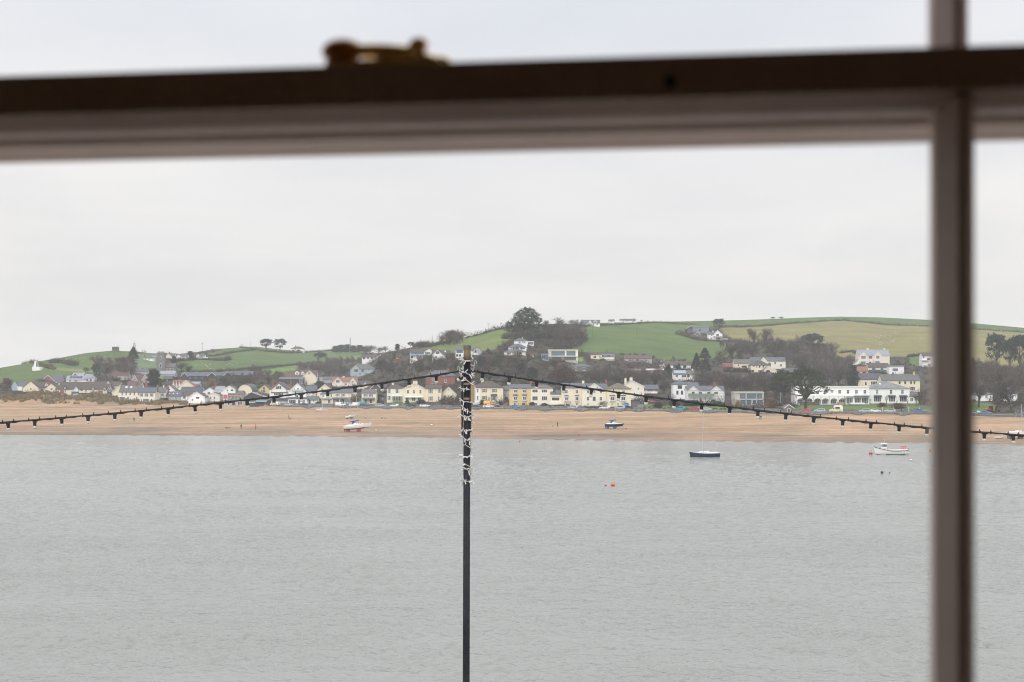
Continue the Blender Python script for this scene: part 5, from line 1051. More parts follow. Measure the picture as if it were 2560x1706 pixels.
hedge('hedge line of straggling trees left of the huge pine', [(1165,846),(1200,838),(1240,826),(1290,818)], 4.2, 2.6, (0.075,0.066,0.058))
hedge('hedge line climbing left of tall bare trees', [(1035,866),(1075,868),(1110,860),(1135,853)], 4.0, 2.6, (0.085,0.075,0.062))
hedge('dark wood edge right of the huge pine', [(1365,828),(1410,834),(1455,846),(1440,862),(1400,874)], 6.5, 5.5, (0.085,0.07,0.064))
hedge('dark brambles under the huge pine', [(1262,846),(1300,848),(1350,845),(1400,850)], 5.0, 4.5, (0.07,0.062,0.055))
hedge('dark clipped hedge below the red shed', [(1810,931),(1845,931),(1878,932)], 4.6, 1.6, DG, .8)
hedge('long dark hedge below the brown roofed hillside bungalow', [(2172,936),(2220,937),(2245,938)], 2.2, 1.2, DG, .8)
hedge('dark hedge right of the pink house', [(2272,893),(2305,890)], 3.0, 2.0, DG, .8)
hedge('dark hedge in front of the small cream gable', [(1104,1001),(1140,1001)], 3.0, 1.4, DG, .8)
hedge('brown clipped hedge before the yellow terrace', [(1302,1019.5),(1364,1020)], 1.8, 1.0, (0.07,0.065,0.035), .6)
hedge('straggly dark hedge in the tan field by the pink house', [(2100,884),(2130,880),(2146,888)], 2.5, 2.0, (0.075,0.062,0.055))
# far blue grove behind the near hill
for i, (px, w_) in enumerate(((838,22),(852,24),(868,26),(884,24),(900,26),(912,20))):
    tree('round', px, 881, (864,861,860,863,862,866)[i], w_, 'far hazy tree in skyline grove, number %s from the left' % ('one','two','three','four','five','six')[i], 'far skyline grove by the lattice mast')
for i, px in enumerate((1932, 1953)):
    tree('umbrella', px, 799.5 - i*.8, 792.5 - i*.3, 13, ('left','right')[i] + ' of two tiny flat topped trees on the skyline field')
# ------------------------------------------------------------------ dunes and strand
items = []
PROT[0:0] = []
def tuft(n):
    v = []
    for _ in range(n):
        a = R.uniform(0, 6.28); r_ = R.uniform(0,.35); b0 = np.array((math.cos(a)*r_, math.sin(a)*r_, 0)); t_ = b0*2.2 + np.array((R.gauss(0,.15), R.gauss(0,.15), R.uniform(.6,1.15))); sd = np.array((-math.sin(a), math.cos(a), 0))*.05
        v += [b0-sd, b0+sd, t_]
    return np.array(v)
K0 = len(PROT); PROT += [tuft(22) for _ in range(4)]
for _ in range(6500):
    px = R.uniform(-60, 470); d = float(dr(px)) + R.uniform(-14, 20)
    x, y, z = P(px, d, zt(px, d)); q = math.exp(-((d - float(dr(px)) - 4)/11)**2)*min(1, dune_amp(px)/3) + .55*fbm(x, y, 7, 6.6)
    if q > .30: sz = R.uniform(.9, 1.8); items.append((x, y, z, sz, sz*1.05, R.choice(((0.27,0.205,0.105),(0.21,0.165,0.085),(0.32,0.25,0.14),(0.15,0.125,0.07))), K0 + R.randrange(4)))
mass('dune_grass', 'tawny marram grass covering the dunes at left', 'dune grass', items, mat('marram', (1,1,1), .9, .2, 1.5, attr=True, spec=.1))
# line of seaweed left by the tide
items = []
for px in np.arange(-40, 900, .55):
    d = ground_at(px, np.interp(px, [-40, 0, 200, 500, 900], [1018, 1017.5, 1020, 1023, 1026]) + .35*math.sin(px*.03) + R.gauss(0,.12)); x, y, z = P(px, d, zt(px, d))
    if fbm(px, 0, 40, 2) > -.25: items.append((x, y, z+.1, R.uniform(.25,.6), .10, (0.07,0.05,0.04), R.randrange(4,8)))
for _ in range(330):
    px = R.uniform(0, 2560); d = ground_at(px, R.uniform(1040, 1092)); x, y, z = P(px, d, zt(px, d)); items.append((x, y, z+.08, R.uniform(.2,.7), .12, (0.11,0.075,0.055), R.randrange(4,8)))
mass('seaweed', 'dark seaweed strands along the tide line on the sand', 'seaweed', items, BUSHM)
# rock armour spilling from the sea wall
def rocks(px0, px1, drop, label):
    mb = MB()
    for _ in range(int((px1-px0)*4.5)):
        px = R.uniform(px0, px1); t_ = 1 - abs((px - (px0+px1)/2)/((px1-px0)/2)); dd = R.uniform(0, max(.1, t_))*drop
        d = float(dr(px)) - .8 - dd; s_ = R.uniform(.22, .5); x, y, z = P(px, d, zt(px, d) + max(0, .35*(1-dd/drop)))
        b0 = len(mb.v); mb.box(-s_, s_, -s_*.8, s_*.8, -s_*.6, s_*.6); m3 = Matrix.Rotation(R.uniform(0,6.28), 3, 'Z') @ Matrix.Rotation(R.uniform(-.5,.5), 3, 'X')
        for i in range(b0, len(mb.v)): q = m3 @ (Vector(mb.v[i])*R.uniform(.75,1.2)); mb.v[i] = (q.x+x, q.y+y, q.z+z)
    o = build('rock_armour', mb, mat('armour_rock', (0.155,0.15,0.145), .95, .4, .7)); o['kind'] = 'stuff'; o['label'] = label; o['category'] = 'rocks'
for a_, b_, dp_, lab in ((755,785,16,'by the beached white dinghy sloop'),(845,880,8,'below the white vans'),(905,925,16,'left below the blue van'),(955,980,14,'below the silver estate car'),(1008,1030,14,'below the black people carrier'),(1072,1100,12,'below the villa wing'),(1112,1140,10,'left of the pole'),(1180,1200,12,'right of the pole'),(1290,1318,12,'below the blue car'),(1345,1382,15,'before the terrace steps'),(1435,1470,13,'below the pedimented house'),(1540,1560,10,'beside the beached blue sloop mast'),(1580,1608,10,'below the black van'),(1665,1710,11,'below the teal car'),(1750,1790,9,'below the silver hatchback'),(1860,1960,10,'long, below the modernist house'),(2000,2080,9,'long, below the ice cream van'),(2130,2165,9,'left below the hotel lawn'),(2240,2275,12,'below the two standing walkers')):
    rocks(a_, b_, dp_, 'grey boulders at the foot of the sea wall ' + lab)
# ------------------------------------------------------------------ vehicles
TYRE = mat('tyre_rubber', (0.02,0.02,0.02), .9, .1); RIM = mat('wheel_rim', (0.4,0.4,0.41), .4, .1, metal=.7)
CGLASS = mat('car_glass', (0.02,0.025,0.03), .1, .1, spec=.6); LAMP = mat('lamp_lens', (0.75,0.75,0.72), .2, .05); RLAMP = mat('tail_lens', (0.35,0.02,0.02), .3, .05)
TRIMK = mat('black_trim', (0.025,0.025,0.027), .6, .1)
def paint(name, c): return mat('car_paint_' + name, c, .3, .03, 2, spec=.6)
VM = {}
def car_meshes(kind):
    """side profile (x along the car, z up) lofted to a tapered body"""
    if kind in VM: return VM[kind]
    if kind == 'hatch': low = [(-2.05,.35),(2.05,.35),(2.1,.62),(2.0,.80),(1.15,.95),(-1.95,.98),(-2.1,.75)]; top = [(1.15,.95),(.45,1.42),(-1.2,1.46),(-1.85,1.05),(-1.95,.98)]; wb, wr = 1.28, .31; wd = .85
    elif kind == 'estate': low = [(-2.3,.38),(2.25,.38),(2.32,.66),(2.2,.86),(1.25,1.0),(-2.2,1.04),(-2.34,.8)]; top = [(1.25,1.0),(.5,1.50),(-1.85,1.52),(-2.2,1.04)]; wb, wr = 1.40, .33; wd = .9
    elif kind == 'suv': low = [(-2.2,.42),(2.2,.42),(2.28,.75),(2.15,1.0),(1.2,1.12),(-2.15,1.15),(-2.25,.85)]; top = [(1.2,1.12),(.6,1.70),(-1.95,1.74),(-2.15,1.15)]; wb, wr = 1.35, .37; wd = .92
    elif kind == 'van': low = [(-2.5,.40),(2.4,.40),(2.5,.75),(2.35,1.08),(1.65,1.22),(-2.5,1.22)]; top = [(1.65,1.22),(1.0,1.92),(.7,1.98),(-2.45,1.98),(-2.5,1.22)]; wb, wr = 1.5, .35; wd = .98
    elif kind == 'pickup': low = [(-2.6,.45),(2.4,.45),(2.5,.8),(2.35,1.02),(1.2,1.12),(-2.6,1.12)]; top = [(1.2,1.12),(.65,1.72),(-.55,1.72),(-.7,1.12)]; wb, wr = 1.55, .38; wd = .92
    body = MB(); n = len(low)
    body.prism(low, -wd, wd, 'y')
    # cabin tapers inwards to the roof
    zmin = min(z for x, z in top); zmax = max(z for x, z in top); k = len(top)
    L_ = [(x, -wd + .02 + .22*(z-zmin)/(zmax-zmin), z) for x, z in top]; Rr = [(x, wd - .02 - .22*(z-zmin)/(zmax-zmin), z) for x, z in top]
    body.add(L_ + Rr, [tuple(range(k)), tuple(reversed(range(k, 2*k)))] + [(i, i+k, (i+1) % k + k, (i+1) % k) for i in range(k)])
    # side glass, windscreen
    gl = MB()
    def gy(z, s): return s*(wd - .005 - .22*(z-zmin)/(zmax-zmin))
    xs = [p[0] for p in top]; f0, r0 = max(xs), min(xs); z0, z1 = zmin+.06, zmax-.12
    front_top = top[1][0]; rear_top = top[-2][0] if kind != 'hatch' else top[2][0]
    x_end = r0 + .35 if kind not in ('van',) else .55
    for s in (-1, 1):
        q = [(f0-.22, z0), (x_end, z0), (max(x_end, rear_top+.15), z1), (front_top-.05, z1)]
        mid = [(x, gy(z, s), z) for x, z in q]; inn = [(x, gy(z, s) - s*.03, z) for x, z in q]
        gl.add(mid + inn, [(0,1,2,3),(7,6,5,4),(0,4,5,1),(1,5,6,2),(2,6,7,3),(3,7,4,0)])
    a, b_ = top[0], top[1]; wx = lambda t_: (a[0]+(b_[0]-a[0])*t_ + .02, a[1]+(b_[1]-a[1])*t_ + .02)
    p, q = wx(.1), wx(.9); gl.add([(p[0],-wd+.14,p[1]),(p[0],wd-.14,p[1]),(q[0],wd-.28,q[1]),(q[0],-wd+.28,q[1])], [(0,1,2,3)])
    wh = MB().tube([(0,-.1,0),(0,.1,0)], wr, 14); rm = MB().tube([(0,-.115,0),(0,.115,0)], wr*.62, 10)
    lamp = MB().box(-.06,.06,-.2,.2,-.07,.07)
    bm = MB().box(low[1][0]-.05, low[1][0]+.14, -wd*.95, wd*.95, .30, .50).box(low[0][0]-.14, low[0][0]+.05, -wd*.95, wd*.95, .32, .52)
    me = body.mesh('body', [paint('white', (.75,.75,.75))]); VM[kind] = (me, gl.mesh('window_glass', [CGLASS]), wh.mesh('wheel', [TYRE]), rm.mesh('rim', [RIM]), lamp.mesh('headlight', [LAMP]), lamp.mesh('tail_light', [RLAMP]), bm.mesh('bumper', [TRIMK]), wb, wr, wd, low)
    return VM[kind]
def shore_yaw(px):
    a, b_ = P(px-10, float(dr(px-10)), 0), P(px+10, float(dr(px+10)), 0); return math.atan2(b_[1]-a[1], b_[0]-a[0])
def vehicle(kind, px, pcol, label, flip=False, pos=None, yaw=None, name=None, group='cars parked along the beach road', z=None):
    body, gl, wh, rm, hl, tl, bm, wb, wr, wd, low = car_meshes(kind)
    if pos is None: d = float(dr(px)) + 2.6; pos = P(px, d, ZR + .012)
    y = (shore_yaw(px) if yaw is None else yaw) + (math.pi if flip else 0)
    o = thing(name or ('van' if kind == 'van' else 'pickup_truck' if kind == 'pickup' else 'parked_car'), label, 'van' if kind == 'van' else 'pickup' if kind == 'pickup' else 'car', pos, y, group)
    b = ob('body', body, o); b.material_slots[0].link = 'OBJECT'; b.material_slots[0].material = paint(*pcol)
    ob('window_glass', gl, o); ob('bumper', bm, o)
    for sx in (-1, 1):
        for sy in (-1, 1):
            w_ = ob('wheel', wh, o, (sx*wb, sy*(wd-.07), wr)); ob('rim', rm, w_)
    for sy in (-1, 1):
        ob('headlight', hl, o, (low[1][0]+.0, sy*wd*.68, low[2][1]+.06)); ob('tail_light', tl, o, (low[0][0]-.02, sy*wd*.72, low[-1][1]+.06))
    return o
WHT, SIL, BLK, GRY = ('white', (.75,.75,.75)), ('silver', (.45,.47,.49)), ('black', (.025,.027,.03)), ('grey', (.16,.17,.18))
BLU, RED, TEAL, DRK, ORG = ('blue', (.06,.18,.36)), ('red', (.42,.05,.07)), ('teal', (.05,.28,.33)), ('dark_blue', (.05,.065,.09)), ('orange', (.75,.33,.02))
for k_, px, c_, lab, fl in (('hatch',598,SIL,'pale silver hatchback before the low dark shopfronts',0),('van',631,RED,'small red van in front of the striped awning',0),('hatch',656,DRK,'dark hatchback right of the red van',0),
   ('van',688,WHT,'white van before the red ridged white house',1),('hatch',722,SIL,'silver hatchback before the glass conservatory',0),('hatch',759,DRK,'dark blue hatchback right of the conservatory',1),('van',852,WHT,'left of two white vans before the long veranda',0),('van',886,WHT,'right of two white vans, with orange rear corner, below gazebo',1),
   ('estate',912,DRK,'dark estate car behind the beached yacht mast',0),('estate',951,SIL,'silver estate car below the low stone shed',0),('hatch',986,WHT,'white car below the left villa wing',1),('suv',1028,BLK,'black people carrier below the villa awning',1),('estate',1062,WHT,'white estate car below the villa right wing',0),
   ('hatch',1194,DRK,'dark car just right of the wrapped pole',0),('pickup',1222,WHT,'white pickup below the orange van',0),('hatch',1288,BLU,'bright blue car below the yellow terrace',0),('estate',1433,SIL,'silver car below the stacked bay house',1),('estate',1480,BLK,'black car below the pedimented house',1),
   ('estate',1512,WHT,'white car below the mossy roofed house',1),('suv',1550,SIL,'silver four by four left of the blue van',1),('van',1598,GRY,'large dark grey van beside the driveway',1),('suv',1700,TEAL,'teal blue car below the pyramid roofed house',1),('estate',1736,RED,'dark red car below the scaffolding',1),('hatch',1768,SIL,'silver hatchback right of the dark red car',0),
   ('hatch',2015,('bright_red',(.55,.04,.04)),'bright red car at the foot of the great cypress',1),('estate',2049,SIL,'silver estate car left of the ice cream van',1),('estate',2162,SIL,'silver car below the middle of the hotel lawn',1),('hatch',2189,WHT,'white car below the hotel lawn shrub',0),('estate',2224,SIL,'silver estate car left of the two standing walkers',1),('estate',2302,BLU,'blue car right of the two standing walkers',0),('hatch',2334,SIL,'silver car half hidden by the window bar',1),
   ('hatch',2438,SIL,'silver car right of the window bar behind the wall',1),('hatch',2466,BLU,'blue car below the red excavator',0),('suv',2553,GRY,'grey car at right picture edge behind the wall',0)):
    vehicle(k_, px, c_, lab, bool(fl))
def car_at(kind, px, py, c_, lab, yaw=0.0, grp='cars parked off the beach road'):
    g, d = G(px, py); vehicle(kind, px, c_, lab, False, g, yaw, group=grp)
car_at('van', 1222, 1014, ORG, 'bright orange van parked before the white and cream pair')
car_at('suv', 1242, 1017, GRY, 'grey four by four facing out beside the orange van', -1.4)
car_at('van', 1566, 1018, BLU, 'blue van parked nose out on the driveway', -1.5)
car_at('suv', 1612, 1009, DRK, 'dark car on the lawn above the dark grey van', .2)
car_at('hatch', 1626, 1008, ('pink_red', (.45,.12,.14)), 'pinkish red car beside the dark car on the lawn', .5)
car_at('hatch', 1041, 898, WHT, 'white car outside the teal balcony house', 2.9)
car_at('hatch', 997, 899, ORG, 'orange car on the drive beside the white bungalow', .1)
car_at('van', 909, 1014, TEAL, 'dark teal van behind the beached yacht mast', .3)
# ice cream van
d = float(dr(2090)) + 2.8
o = thing('ice_cream_van', 'yellow and white ice cream van with open serving hatch', 'van', P(2090, d, ZR+.012), shore_yaw(2090)+math.pi)
PY_ = paint('pale_yellow', (.72,.68,.30))
build('body', MB().prism([(-2.7,.38),(2.6,.38),(2.72,.8),(2.5,1.12),(1.7,1.28),(1.5,1.3),(-2.7,1.3)], -1, 1, 'y'), PY_, o)
build('upper_body', MB().prism([(-2.7,1.303),(1.55,1.303),(1.0,2.1),(.8,2.45),(-2.7,2.45)], -.97, .97, 'y'), paint('white', (.75,.75,.75)), o)
build('roof_sign', MB().prism([(-2.5,2.453),(.9,2.453),(.7,2.85),(-2.4,2.85)], -.9, .9, 'y'), paint('white', (.75,.75,.75)), o)
build('serving_hatch', MB().box(-1.5,.3,.965,.99,1.45,2.2).box(-1.5,.3,-.99,-.965,1.45,2.2), CGLASS, o)
build('counter', MB().box(-1.6,.4,.99,1.2,1.36,1.42).box(-1.6,.4,-1.2,-.99,1.36,1.42), paint('white', (.75,.75,.75)), o)
build('windscreen', MB().add([(1.58,-.8,1.36),(1.58,.8,1.36),(1.12,.75,2.02),(1.12,-.75,2.02)], [(0,1,2,3)]), CGLASS, o)
build('cab_window', MB().prism([(1.35,1.4),(.65,1.4),(.65,2.0),(.98,2.0)], .972, .985, 'y').prism([(1.35,1.4),(.65,1.4),(.65,2.0),(.98,2.0)], -.985, -.972, 'y'), CGLASS, o)
_, _, wh, rm, hl, tl = car_meshes('van')[:6]
for sx in (-1.6, 1.6):
    for sy in (-.9, .9): w_ = ob('wheel', wh, o, (sx, sy, .35)); ob('rim', rm, w_)
for sy in (-.65, .65): ob('headlight', hl, o, (2.68, sy, .85))
# red mini excavator
g, d = G(2474, 1031)
o = thing('excavator', 'small red excavator by the bare trees right of window bar', 'excavator', g, .2); XR = paint('digger_red', (.50,.05,.04))
for sy in (-.8, .8): build('track', MB().prism([(-1.3,0),(1.3,0),(1.5,.3),(1.3,.6),(-1.3,.6),(-1.5,.3)], sy-.25, sy+.25, 'y'), TYRE, o)
build('chassis', MB().box(-.9,.9,-.55,.55,.35,.7), TRIMK, o)
build('engine_cover', MB().prism([(-1.5,.72),(.3,.72),(.3,1.35),(-1.2,1.5),(-1.5,1.2)], -.85, .85, 'y'), XR, o)
build('cab', MB().prism([(.1,.72),(1.2,.72),(1.2,1.5),(.95,2.5),(-.2,2.5),(-.2,1.5),(.1,1.4)], -.75, .2, 'y'), CGLASS, o)
build('cab_roof', MB().box(-.3,1.05,-.8,.25,2.503,2.6), XR, o)
build('boom', MB().tube([(1.0,.55,1.0),(2.4,.55,2.6),(3.8,.55,2.4)], [.2,.22,.15], 6), XR, o)
build('dipper_arm', MB().tube([(3.8,.55,2.5),(4.3,.55,.9)], [.15,.1], 6), XR, o)
build('bucket', MB().prism([(4.1,.9),(4.6,.8),(4.5,.2),(4.0,.1),(4.2,.5)], .2, .9, 'y'), TRIMK, o)
build('dozer_blade', MB().box(1.6,1.75,-1,1,.05,.55), XR, o)

# ------------------------------------------------------------------ boats
def hull_mesh(Lh, beam, free, draft, sheer=.18, name='hull'):
    """stations lofted from stern to bow"""
    st = 11; ring = 9; mb = MB(); vs = []
    for i in range(st):
        t_ = i/(st-1); x = -Lh/2 + Lh*t_; b = beam/2*(math.sin(math.pi*min(1, .30 + t_*.70)**1.0)**.75 if t_ < 1 else 0.0)
        b = beam/2*max(.02, (1 - max(0, (t_-.42)/.58)**2.2))*(0.78 + .22*min(1, t_/.42)); z1 = free*(1 + sheer*(2*t_-.9)**2*(1.7 if t_ > .5 else .5)); kz = -draft*(1 - max(0, (t_-.55)/.45)**2)*(.55+.45*min(1,t_/.35))
        xo = .07*Lh*max(0, t_-.7)/.3
        for j in range(ring):
            u = j/(ring-1)*2-1; a = abs(u); yy = math.copysign(b*(1-(1-a)**2.2)**.9 if a > 0 else 0, u); zz = kz + (z1-kz)*a**1.7
            vs.append((x + xo*a**1.5, yy, zz))
    fs = [(i*ring+j, (i+1)*ring+j, (i+1)*ring+j+1, i*ring+j+1) for i in range(st-1) for j in range(ring-1)]
    mi = [1 if (max(vs[f[0]][2], vs[f[1]][2], vs[f[2]][2], vs[f[3]][2]) < free*.22) else 0 for f in fs]
    fs.append(tuple(reversed(range(ring)))); mi.append(0)
    deck = [(i*ring, i*ring+ring-1, (i+1)*ring+ring-1, (i+1)*ring) for i in range(st-1)]
    return vs, fs + deck, mi + [2]*len(deck)
ALU = mat('mast_alloy', (0.50,0.48,0.43), .4, .05, metal=.3); WIRE = mat('rigging_wire', (0.30,0.31,0.32), .5, .05); PORT = mat('portlight', (0.03,0.035,0.04), .2, .05)
def boat(label, px, py, Lpx, hullc, botc, kind='yacht', cover=None, heel=0.0, pitch=0.0, rz=0.0, mast=None, keel=True, free=None, water=False, cabin=1.0, stripe=None, rake=0.0, boom=True, sink=0.0, name='sailing_boat', lean=0.0):
    if water: d = H*F/(py-YH); z = 0.0
    else: d = ground_at(px, py); z = zt(px, d)
    s = d/F; L_ = Lpx*s; beam = L_*.33; fr = free or L_*.12; dr_ = L_*.05
    kh = L_*.13 if (keel and not water) else 0
    o = thing(name, label, 'boat', P(px, d, z + (kh + dr_*.3 if not water else -dr_*.35) - sink), rz); o.rotation_euler = (heel, pitch, rz)
    vs, fs, mi = hull_mesh(L_, beam, fr, dr_ + .25*s*0)
    q = MB(); q.v = vs; q.f = fs; q.m = mi; DK = mat('boat_deck', (.70,.69,.66), .6, .06, 1)
    build('hull', q, [hullc, botc, DK], o, smooth=False)
    build('rubbing_strake', MB().tube([(vs[i*9][0], vs[i*9][1]-.02, vs[i*9][2]-.05) for i in range(11)], .035, 4).tube([(vs[i*9+8][0], vs[i*9+8][1]+.02, vs[i*9+8][2]-.05) for i in range(11)], .035, 4), stripe or TRIM, o)
    if kind == 'yacht':
        c0, c1 = -L_*.12, L_*.26; ch = L_*.075*cabin
        cb = build('cabin', MB().prism([(c0, fr*.95), (c1, fr*1.0), (c1-L_*.08, fr+ch*.7), (c0+.02, fr+ch*1.05)], -beam*.28, beam*.28, 'y'), TRIM, o)
        for x in (.28, .52, .72):
            for sy in (-1, 1): build('portlight', MB().box(c0+(c1-c0)*x-.17, c0+(c1-c0)*x+.17, sy*beam*.285-.012, sy*beam*.285+.012, fr+ch*.38, fr+ch*.66), PORT, cb)
        build('cockpit_coaming', MB().box(-L_*.40, c0, -beam*.30, -beam*.26, fr*.95, fr+ch*.45).box(-L_*.40, c0, beam*.26, beam*.30, fr*.95, fr+ch*.45), TRIM, o)
        mh = mast or L_*1.1; mxx = L_*.10; mt = (mxx + rake*mh, 0, fr+ch+mh)
        build('mast', MB().tube([(mxx,0,fr+ch*.6), mt], [.08,.06], 7), ALU, o)
        st = MB().tube([(L_*.52,0,fr*1.2), mt], .02, 4).tube([(-L_*.48,0,fr), mt], .02, 4)
        for sy in (-1, 1): st.tube([(mxx-.1, sy*beam*.42, fr), (mt[0]*.6+mxx*.4, 0, fr+ch+mh*.62)], .016, 4)
        build('rigging', st, WIRE, o)
        if boom:
            build('boom', MB().tube([(mxx-.1,0,fr+ch+.55), (mxx-L_*.42,0,fr+ch+.45)], .05, 6), ALU, o)
            if cover: build('sail_cover', MB().tube([(mxx-.05,0,fr+ch+1.25),(mxx-.1,0,fr+ch+.75),(mxx-L_*.2,0,fr+ch+.66),(mxx-L_*.4,0,fr+ch+.55)], [.08,.2,.17,.10], 7), cover, o)
            if cover: build('spray_hood', MB().prism([(c0-.5, fr+ch*.4), (c0+.5, fr+ch*.9), (c0+.25, fr+ch+.5), (c0-.35, fr+ch+.45)], -beam*.27, beam*.27, 'y'), cover, o)
        rail = MB()
        for x in (-.46, -.2, .1, .35, .47):
            for sy in (-1, 1): i_ = min(10, max(0, round((x+.5)*10))); yb = abs(vs[i_*9][1])*.95; rail.tube([(x*L_, sy*yb, fr), (x*L_, sy*yb, fr+.55)], .014, 4)
        rail.tube([(L_*.40,-beam*.15,fr*1.15+.5),(L_*.52,0,fr*1.2+.5),(L_*.40,beam*.15,fr*1.15+.5)], .018, 4).tube([(-L_*.46,-beam*.34,fr+.5),(-L_*.49,0,fr+.5),(-L_*.46,beam*.34,fr+.5)], .018, 4)
        build('guard_rail', rail, WIRE, o)
        if kh:
            for sy in (-1, 1): build('keel', MB().prism([(-L_*.02, -dr_*.2), (L_*.16, -dr_*.2), (L_*.12, -dr_*.3-kh), (-L_*.04, -dr_*.3-kh)], sy*beam*.2-.06, sy*beam*.2+.06, 'y'), botc, o)
            build('skeg', MB().prism([(-L_*.42, fr*.1), (-L_*.26, -dr_*.2), (-L_*.30, -dr_*.3-kh), (-L_*.42, -dr_*.3-kh)], -.05, .05, 'y'), botc, o)
        build('rudder', MB().prism([(-L_*.5, fr*.5), (-L_*.46, fr*.5), (-L_*.44, -dr_*.3-kh*.9), (-L_*.50, -dr_*.3-kh*.9)], -.04, .04, 'y'), stripe or botc, o)
    return o, L_, fr, beam, s
HW = mat('hull_white', (.72,.71,.68), .4, .05, 1); HN = mat('hull_navy', (.010,.028,.060), .6, .08, 1, spec=.15); AF = mat('antifoul_red', (.30,.09,.085), .8, .15, 1); AFB = mat('antifoul_blue', (.05,.10,.20), .8, .15, 1); AFD = mat('antifoul_dark', (.09,.055,.05), .8, .15, 1)
CVB = mat('royal_blue_canvas', (.02,.05,.26), .85, .1, 2); CVT = mat('blue_canvas', (.03,.13,.26), .85, .1, 2)
boat('white yacht with royal blue sail cover on red keels, on the sand', 893, 1080, 66, HW, AF, cover=CVB, pitch=-.09, rz=0.05, mast=11.5, rake=-.03)
boat('white yacht with thin red stripe aground behind the blue covered yacht', 877, 1047, 26, HW, AFD, heel=.14, pitch=-.16, rz=.35, mast=9.0, stripe=mat('red_stripe', (.35,.06,.05)), boom=False)
boat('small white boat with blue bottom and cream cabin by the rocks', 803, 1028, 29, HW, AFB, pitch=0, rz=.15, mast=6.0, keel=False, cabin=1.2, stripe=AFB, boom=False, rake=.02)
boat('navy blue sloop with blue sail cover beached on the sand', 1535, 1072, 45, HN, AFB, cover=CVT, rz=.12, mast=8.5, cabin=1.25)
boat('navy sloop with white cabin moored afloat on grey water', 1763, 1143, 72, HN, HN, water=True, rz=math.pi+.05, mast=9.3, cabin=.9, free=1.12, boom=False, rake=-.035)
boat('white yacht beached at the right edge under festoon bulbs', 2548, 1097, 62, HW, AFD, rz=.1, mast=8.0, cabin=.9, boom=False)
# white motor boat with wheelhouse
d = H*F/(1136.5-YH); s = d/F; Lm = 80*s
o = thing('motor_boat', 'white open motor boat with wheelhouse and red lifebuoys, moored afloat', 'boat', P(2229, d, .05), math.pi)
vs, fs, mi = hull_mesh(Lm, Lm*.32, Lm*.135, Lm*.045, .45)
q = MB(); q.v = vs; q.f = fs; q.m = mi; build('hull', q, [HW, mat('green_boot_top', (.04,.16,.13)), mat('boat_deck', (.70,.69,.66))], o)
fr = Lm*.135; BM = Lm*.32
q = MB()
for i in range(1, 11):
    if i < 11: q.tube([(vs[(i-1)*9][0]+.1, vs[(i-1)*9][1]-.03, vs[(i-1)*9][2]-.16), ((vs[(i-1)*9][0]+vs[i*9][0])/2, (vs[(i-1)*9][1]+vs[i*9][1])/2-.05, vs[i*9][2]-.32), (vs[i*9][0]-.1, vs[i*9][1]-.03, vs[i*9][2]-.16)], .10, 5)
    q.tube([(vs[(i-1)*9+8][0]+.1, vs[(i-1)*9+8][1]+.03, vs[(i-1)*9+8][2]-.16), ((vs[(i-1)*9+8][0]+vs[i*9+8][0])/2, (vs[(i-1)*9+8][1]+vs[i*9+8][1])/2+.05, vs[i*9+8][2]-.32), (vs[i*9+8][0]-.1, vs[i*9+8][1]+.03, vs[i*9+8][2]-.16)], .10, 5)
build('rope_fender', q, mat('navy_rope', (.03,.05,.10)), o)
for x in (-.12, -.05, .02): build('yellow_fender', MB().ball((x*Lm, BM*.5+.02, fr*.62), .12, 7), mat('yellow_fender', (.62,.42,.03)), o)
wh_ = build('wheelhouse', MB().prism([(Lm*.16,fr*.9),(Lm*.34,fr*1.0),(Lm*.30,fr+.75),(Lm*.17,fr+.75)], -BM*.24, BM*.24, 'y'), TRIM, o)
build('windscreen', MB().prism([(Lm*.17,fr+.76),(Lm*.30,fr+.76),(Lm*.27,fr+1.45),(Lm*.17,fr+1.45)], -BM*.22, BM*.22, 'y'), BGLASS, wh_)
for x in (.172, .225, .29):
    for sy in (-1,1): build('window_post', MB().tube([(Lm*x, sy*BM*.225, fr+.75),(Lm*(x-.01), sy*BM*.225, fr+1.46)], .03, 4), TRIM, wh_)
build('wheelhouse_roof', MB().prism([(Lm*.13,fr+1.46),(Lm*.33,fr+1.46),(Lm*.31,fr+1.62),(Lm*.15,fr+1.66)], -BM*.28, BM*.28, 'y'), TRIM, wh_)
# red lettering too small to read in the photograph: a row of letter-sized marks
q = MB()
for i in range(6):
    x = (i-2.5)*.24; q.box(x-.09, x-.04, -.012, 0, 0, .32).box(x-.04, x+.07, -.012, 0, (.26, .0, .13, .26, .13, .26)[i], (.32, .06, .19, .32, .19, .32)[i]).box(x+.03, x+.07, -.012, 0, (.13, 0, 0, .1, 0, .13)[i], (.26, .26, .26, .26, .13, .32)[i])
me = q.mesh('name_lettering', [mat('red_lettering', (.55,.05,.04))])
for sy, rz_ in ((1, math.pi), (-1, 0)):
    l_ = ob('name_lettering', me, wh_, (Lm*.245, sy*(BM*.24+.004), fr+.25)); l_.rotation_euler = (0, 0, rz_)
LBM = mat('lifebuoy_red', (.62,.10,.06), .6, .1, 2)
for x in (-.34, -.40):
    q = MB(); n = 14; pts = [(Lm*x + .36*math.cos(2*math.pi*i/n), 0, fr+.62+.36*math.sin(2*math.pi*i/n)) for i in range(n+1)]; q.tube(pts, .085, 6); build('lifebuoy', q, LBM, o)
build('stern_rack', MB().tube([(-Lm*.44,0,fr),(-Lm*.44,0,fr+.95),(-Lm*.29,0,fr+.95),(-Lm*.29,0,fr)], .035, 5), LBM, o)
build('aerial', MB().tube([(Lm*.22,0,fr+1.6),(Lm*.21,0,fr+3.4)], [.02,.008], 5), TRIM, o)
